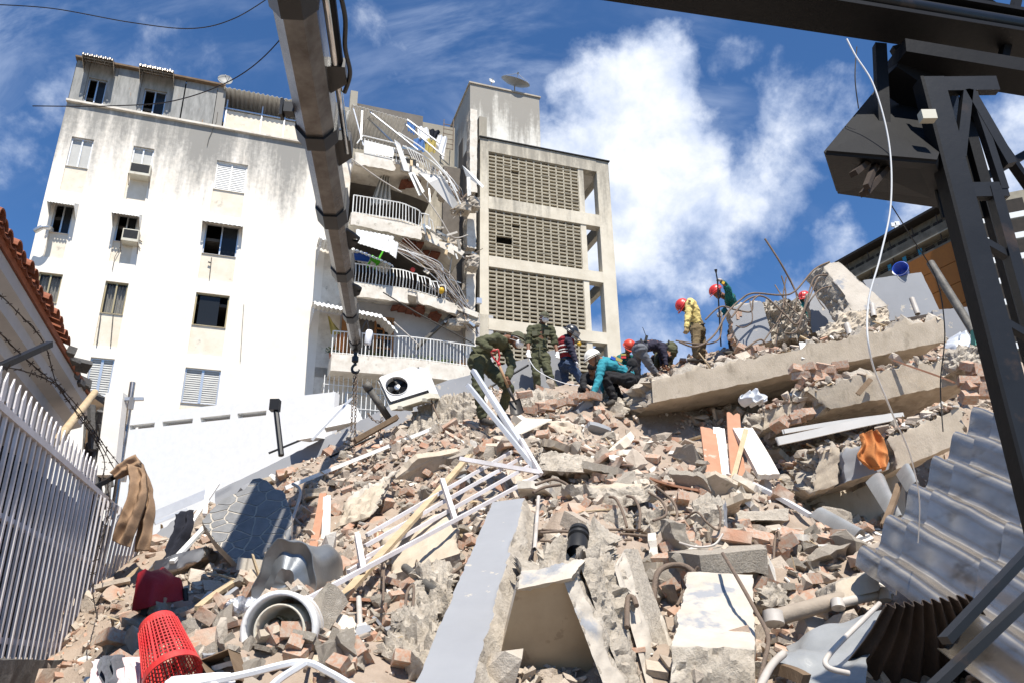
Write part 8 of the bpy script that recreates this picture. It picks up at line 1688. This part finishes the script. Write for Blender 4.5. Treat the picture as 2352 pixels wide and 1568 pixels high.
for (pl, mt, lab, t_) in (([(818, 528), (905, 545), (893, 585), (855, 570), (818, 562)], 'corr_white', 'white corrugated canopy sheet slipped over the third balcony', 1.9), ([(893, 548), (915, 560), (908, 598), (895, 588)], 'corr_white', 'small torn canopy sheet right of the slipped one', 1.95)):
    m = MB(); q4 = [LP(u, v, t_) for u, v in (pl[0], pl[1], pl[2], pl[-1])]; nw = 9 if len(pl) > 4 else 3; m.grid(lambda i, j: lerp(lerp(q4[0], q4[1], i), lerp(q4[3], q4[2], i), j) + V3((0, -.05 * abs(math.sin(i * nw * math.pi)) - .1 * j, 0)), nw * 8, 4, 0, .01); fone('canopy_sheet', lab, 'canopy sheet', m, mt, 50)
m = MB(); q = LP(830, 592, .9); m.box(q, (.62, .3, .16)); m.box(q + V3((.03, 0, .12)), (.36, .28, .12)); tc2 = fone('toy_car', 'blue toy car behind the third balcony railing', 'toy car', m, 'blue_toy')
cg = fthing('plastic_chair', 'bright green plastic chair tipped on the third balcony', 'chair'); q = LP(862, 598, 1.0)
m = MB(); m.box(q, (.4, .4, .05), Matrix.Rotation(.5, 3, 'Y')); part('seat', m, 'green_toy', cg); m = MB(); m.box(q + V3((.2, .05, .22)), (.06, .38, .4), Matrix.Rotation(.4, 3, 'Y')); part('backrest', m, 'green_toy', cg)
for sx in (-1, 1):
    for sy in (-1, 1): m = MB(); m.bar(q + V3((sx * .16, sy * .16, 0)), q + V3((sx * .16 - .16, sy * .18, -.34)), .035, .035); part('leg', m, 'green_toy', cg)
m = MB(); ellip(m, LP(1014, 668, 1.5), V3((.12, 0, 0)), V3((0, .12, 0)), V3((0, 0, .14))); fone('yellow_ball', 'small yellow ball caught in the bundle of bent bars', 'ball', m, 'yellow_toy', 80)
m = MB(); ellip(m, LP(948, 620, 1.2), V3((.1, 0, 0)), V3((0, .1, 0)), V3((0, 0, .1))); fone('red_ball', 'small red ball on the third balcony', 'ball', m, 'red_plastic', 80)
for (q4, mt, lab) in (([(752, 722), (760, 735), (790, 770), (760, 768)], 'cloth_yellow', 'yellow flag drooping at the left end of the lowest balcony'), ([(775, 765), (795, 770), (790, 808), (765, 800)], 'cloth_orange', 'orange folded parasol behind the lowest balcony railing')):
    qq = [LP(u, v, .8) for u, v in q4]; m = MB(); m.grid(lambda i, j: lerp(lerp(qq[0], qq[1], i), lerp(qq[3], qq[2], i), j) + V3((0, .06 * math.sin(i * 9), 0)), 12, 8, 0, .01); fone('flag' if 'flag' in lab else 'folded_parasol', lab, 'flag' if 'flag' in lab else 'parasol', m, mt, 60)
for k, (u, v, sz, mt) in enumerate(((858, 796, .32, 'leaf'), (880, 806, .3, 'leaf'), (840, 806, .2, 'leaf'), (930, 815, .3, 'leaf'), (965, 815, .4, 'leaf'), (1000, 812, .5, 'leaf'), (1030, 815, .45, 'leaf'), (1050, 825, .4, 'leaf_dry'), (1065, 825, .4, 'leaf_dry'), (765, 790, .35, 'leaf'))):
    t = fthing('potted_plant', ('leafy pot plant in front of the wooden door', 'bushy pot plant right of the wooden door foot', 'small yellow green pot plant left of the door', 'pot plant before the white balcony wall', 'wide pot plant under the steel channel foot', 'tall leafy pot plant right of the steel channel', 'dense green pot plant near the balcony right end', 'dry brown palm pot at the balcony right end', 'rightmost dry grass pot on the lowest balcony', 'pot plant at the left corner of the lowest balcony')[k], 'pot plant', 'plants on the lowest balcony')
    c = LP(u, v, .7); c.z = zB + .25; m = MB(); m.lathe([(.09, 0), (.13, .22), (.10, .22), (.09, .18)], Matrix.Translation(Vector((c.x, c.y, zB + .02))), 12, capa=True); part('pot', m, 'terracotta', t); m = MB(); rq = random.Random(k)
    for _ in range(90):
        d_ = Vector((rq.gauss(0, 1), rq.gauss(0, .8), abs(rq.gauss(.5, .6)))).normalized(); a = c + d_ * sz * rq.uniform(.1, .9); l = sz * rq.uniform(.15, .4); s_ = d_.orthogonal().normalized() * .03; e = a + (d_ + V3((0, 0, -.3 if mt == 'leaf' else -.9))) * l; mid = lerp(a, e, .5) + V3((0, 0, .03)); m.add([a, mid + s_, e, mid - s_], [(0, 1, 2, 3)])
    part('foliage', m, mt, t)
# ================================================================ far building at the right
fb = thing('far_building', 'brown apartment block with an orange gable panel far off at the right', 'building', P(2100, 700, 120))
RA, RBp = P(1935, 612, 124), P(2195, 468, 104); bd2 = Vector((RBp.x - RA.x, RBp.y - RA.y, 0)); zr = (RA.z + RBp.z) / 2
# long balcony face runs from far left to near right
def fbp(t, v_off, o_=0.): q = lerp(RA, RBp, t); n_2 = Vector((bd2.y, -bd2.x, 0)).normalized(); n_2 = n_2 if n_2.x < 0 else -n_2; return Vector((q.x, q.y, 0)) + n_2 * o_ + Vector((0, 0, zr + v_off))
def fbox(name, t0, t1, z0, z1, o0, o1, mt):
    m = MB(); m.hexa([fbp(t0, z0, o0), fbp(t1, z0, o0), fbp(t1, z0, o1), fbp(t0, z0, o1), fbp(t0, z1, o0), fbp(t1, z1, o0), fbp(t1, z1, o1), fbp(t0, z1, o1)]); return m.build(name, mt, fb)
fbox('core', 0, 1.0, -66, -.05, -.2, -14, 'far_conc')
fbox('roof', -.02, 1.02, -.05, .35, 1.9, -14.2, 'far_dark')
for k in range(7):
    z = -2.6 - k * 3.3; fbox('balcony_front', 0, .99, z - 1.3, z, 1.6, 1.3, 'far_conc' if k else 'far_conc'); fbox('balcony_floor', 0, .99, z - 1.5, z - 1.302, 1.6, -.1, 'far_pale')
    for q in range(10):
        t = .02 + q * .098; fbox('window', t, t + .07, z + .1, z + 1.5, -.1, -.19, 'far_dark'); 
        if q % 2 == 0: fbox('balcony_post', t + .08, t + .086, z + .001, z + 1.75, 1.5, 1.4, 'rust_panel')
    for t in (.42, .55, .68):
        if k == 1: fbox('curtain', t, t + .03, z + .05, z + 1.4, .9, .85, 'far_curtain')
    fbox('railing', 0, .99, z + .35, z + .40, 1.55, 1.5, 'rust_panel')
# gable: orange panel with pale piers, facing the camera more squarely
GA, GB = RBp + Vector((.2, 0, 0)), P(2420, 560, 100)
def gp(t, z, o_=0.): q = lerp(GA, GB, t); n_2 = Vector((GB.y - GA.y, -(GB.x - GA.x), 0)).normalized(); n_2 = n_2 if n_2.y < 0 else -n_2; return Vector((q.x, q.y, zr + z)) + n_2 * o_
def gbx(name, t0, t1, z0, z1, o0, o1, mt):
    m = MB(); m.hexa([gp(t0, z0, o0), gp(t1, z0, o0), gp(t1, z0, o1), gp(t0, z0, o1), gp(t0, z1, o0), gp(t1, z1, o0), gp(t1, z1, o1), gp(t0, z1, o1)]); return m.build(name, mt, fb)
gbx('gable', 0, 1, -40, .2, 0, -6, 'far_pale')
gbx('end_pier', -.03, .05, -40, .6, .5, 0, 'far_pale')
for k in range(9):
    z = -3.2 - k * 3.3; gbx('spandrel', .12, .3, z - .9, z, .15, .0, 'dish_white'); gbx('window', .12, .3, z + .05, z + 2.2, .06, .02, 'far_dark'); gbx('spandrel', .55, .8, z - .9, z, .15, 0, 'dish_white'); gbx('window', .55, .8, z + .05, z + 2.2, .06, .02, 'far_dark')
# orange wall below the balconies
for k in range(6): m_ = fbox('orange_panel', .62, .965, -9.6 - k * 3.3, -6.4 - k * 3.3, 1.95, 1.65, 'orange_panel')
fbox('end_fin', .985, 1.03, -40, .5, 2.6, -.2, 'far_pale')
for k in range(9): z = -3.6 - k * 3.3; fbox('fin_window', .966, .984, z - 1.7, z, 1.9, 1.7, 'far_dark'); fbox('fin_spandrel', .966, .984, z - 3.25, z - 1.75, 2.0, 1.7, 'dish_white')
f2 = thing('far_tower', 'second brown tower cropped by the right edge behind the gantry', 'building', P(2352, 700, 140)); m = MB(); a = P(2335, 505, 140); m.box((a.x + 8, 146, a.z / 2), (16, 12, a.z)); m.build('wall', 'orange_panel', f2); m = MB(); m.box((a.x + 8, 146, a.z + .3), (16.6, 12.6, .6)); m.build('roof', 'far_dark', f2)
for k in range(8): m = MB(); m.box((a.x + 5, 139.95, a.z - 3 - k * 3.2), (5, .2, 1.8)); m.build('window', 'far_dark', f2)
# roof antennas
an2 = thing('roof_antenna', 'cluster of small white antennas on the far brown roof', 'antenna', P(2056, 540, 116)); m = MB(); m.tube([P(2056, 556, 116), P(2057, 512, 116)], .2, 6); m.build('mast', 'dish_grey', an2)
for u, v in ((2052, 517), (2060, 514), (2060, 524)): m = MB(); m.box(P(u, v, 115.6), (.8, .3, .7)); m.build('panel', 'dish_white', an2)
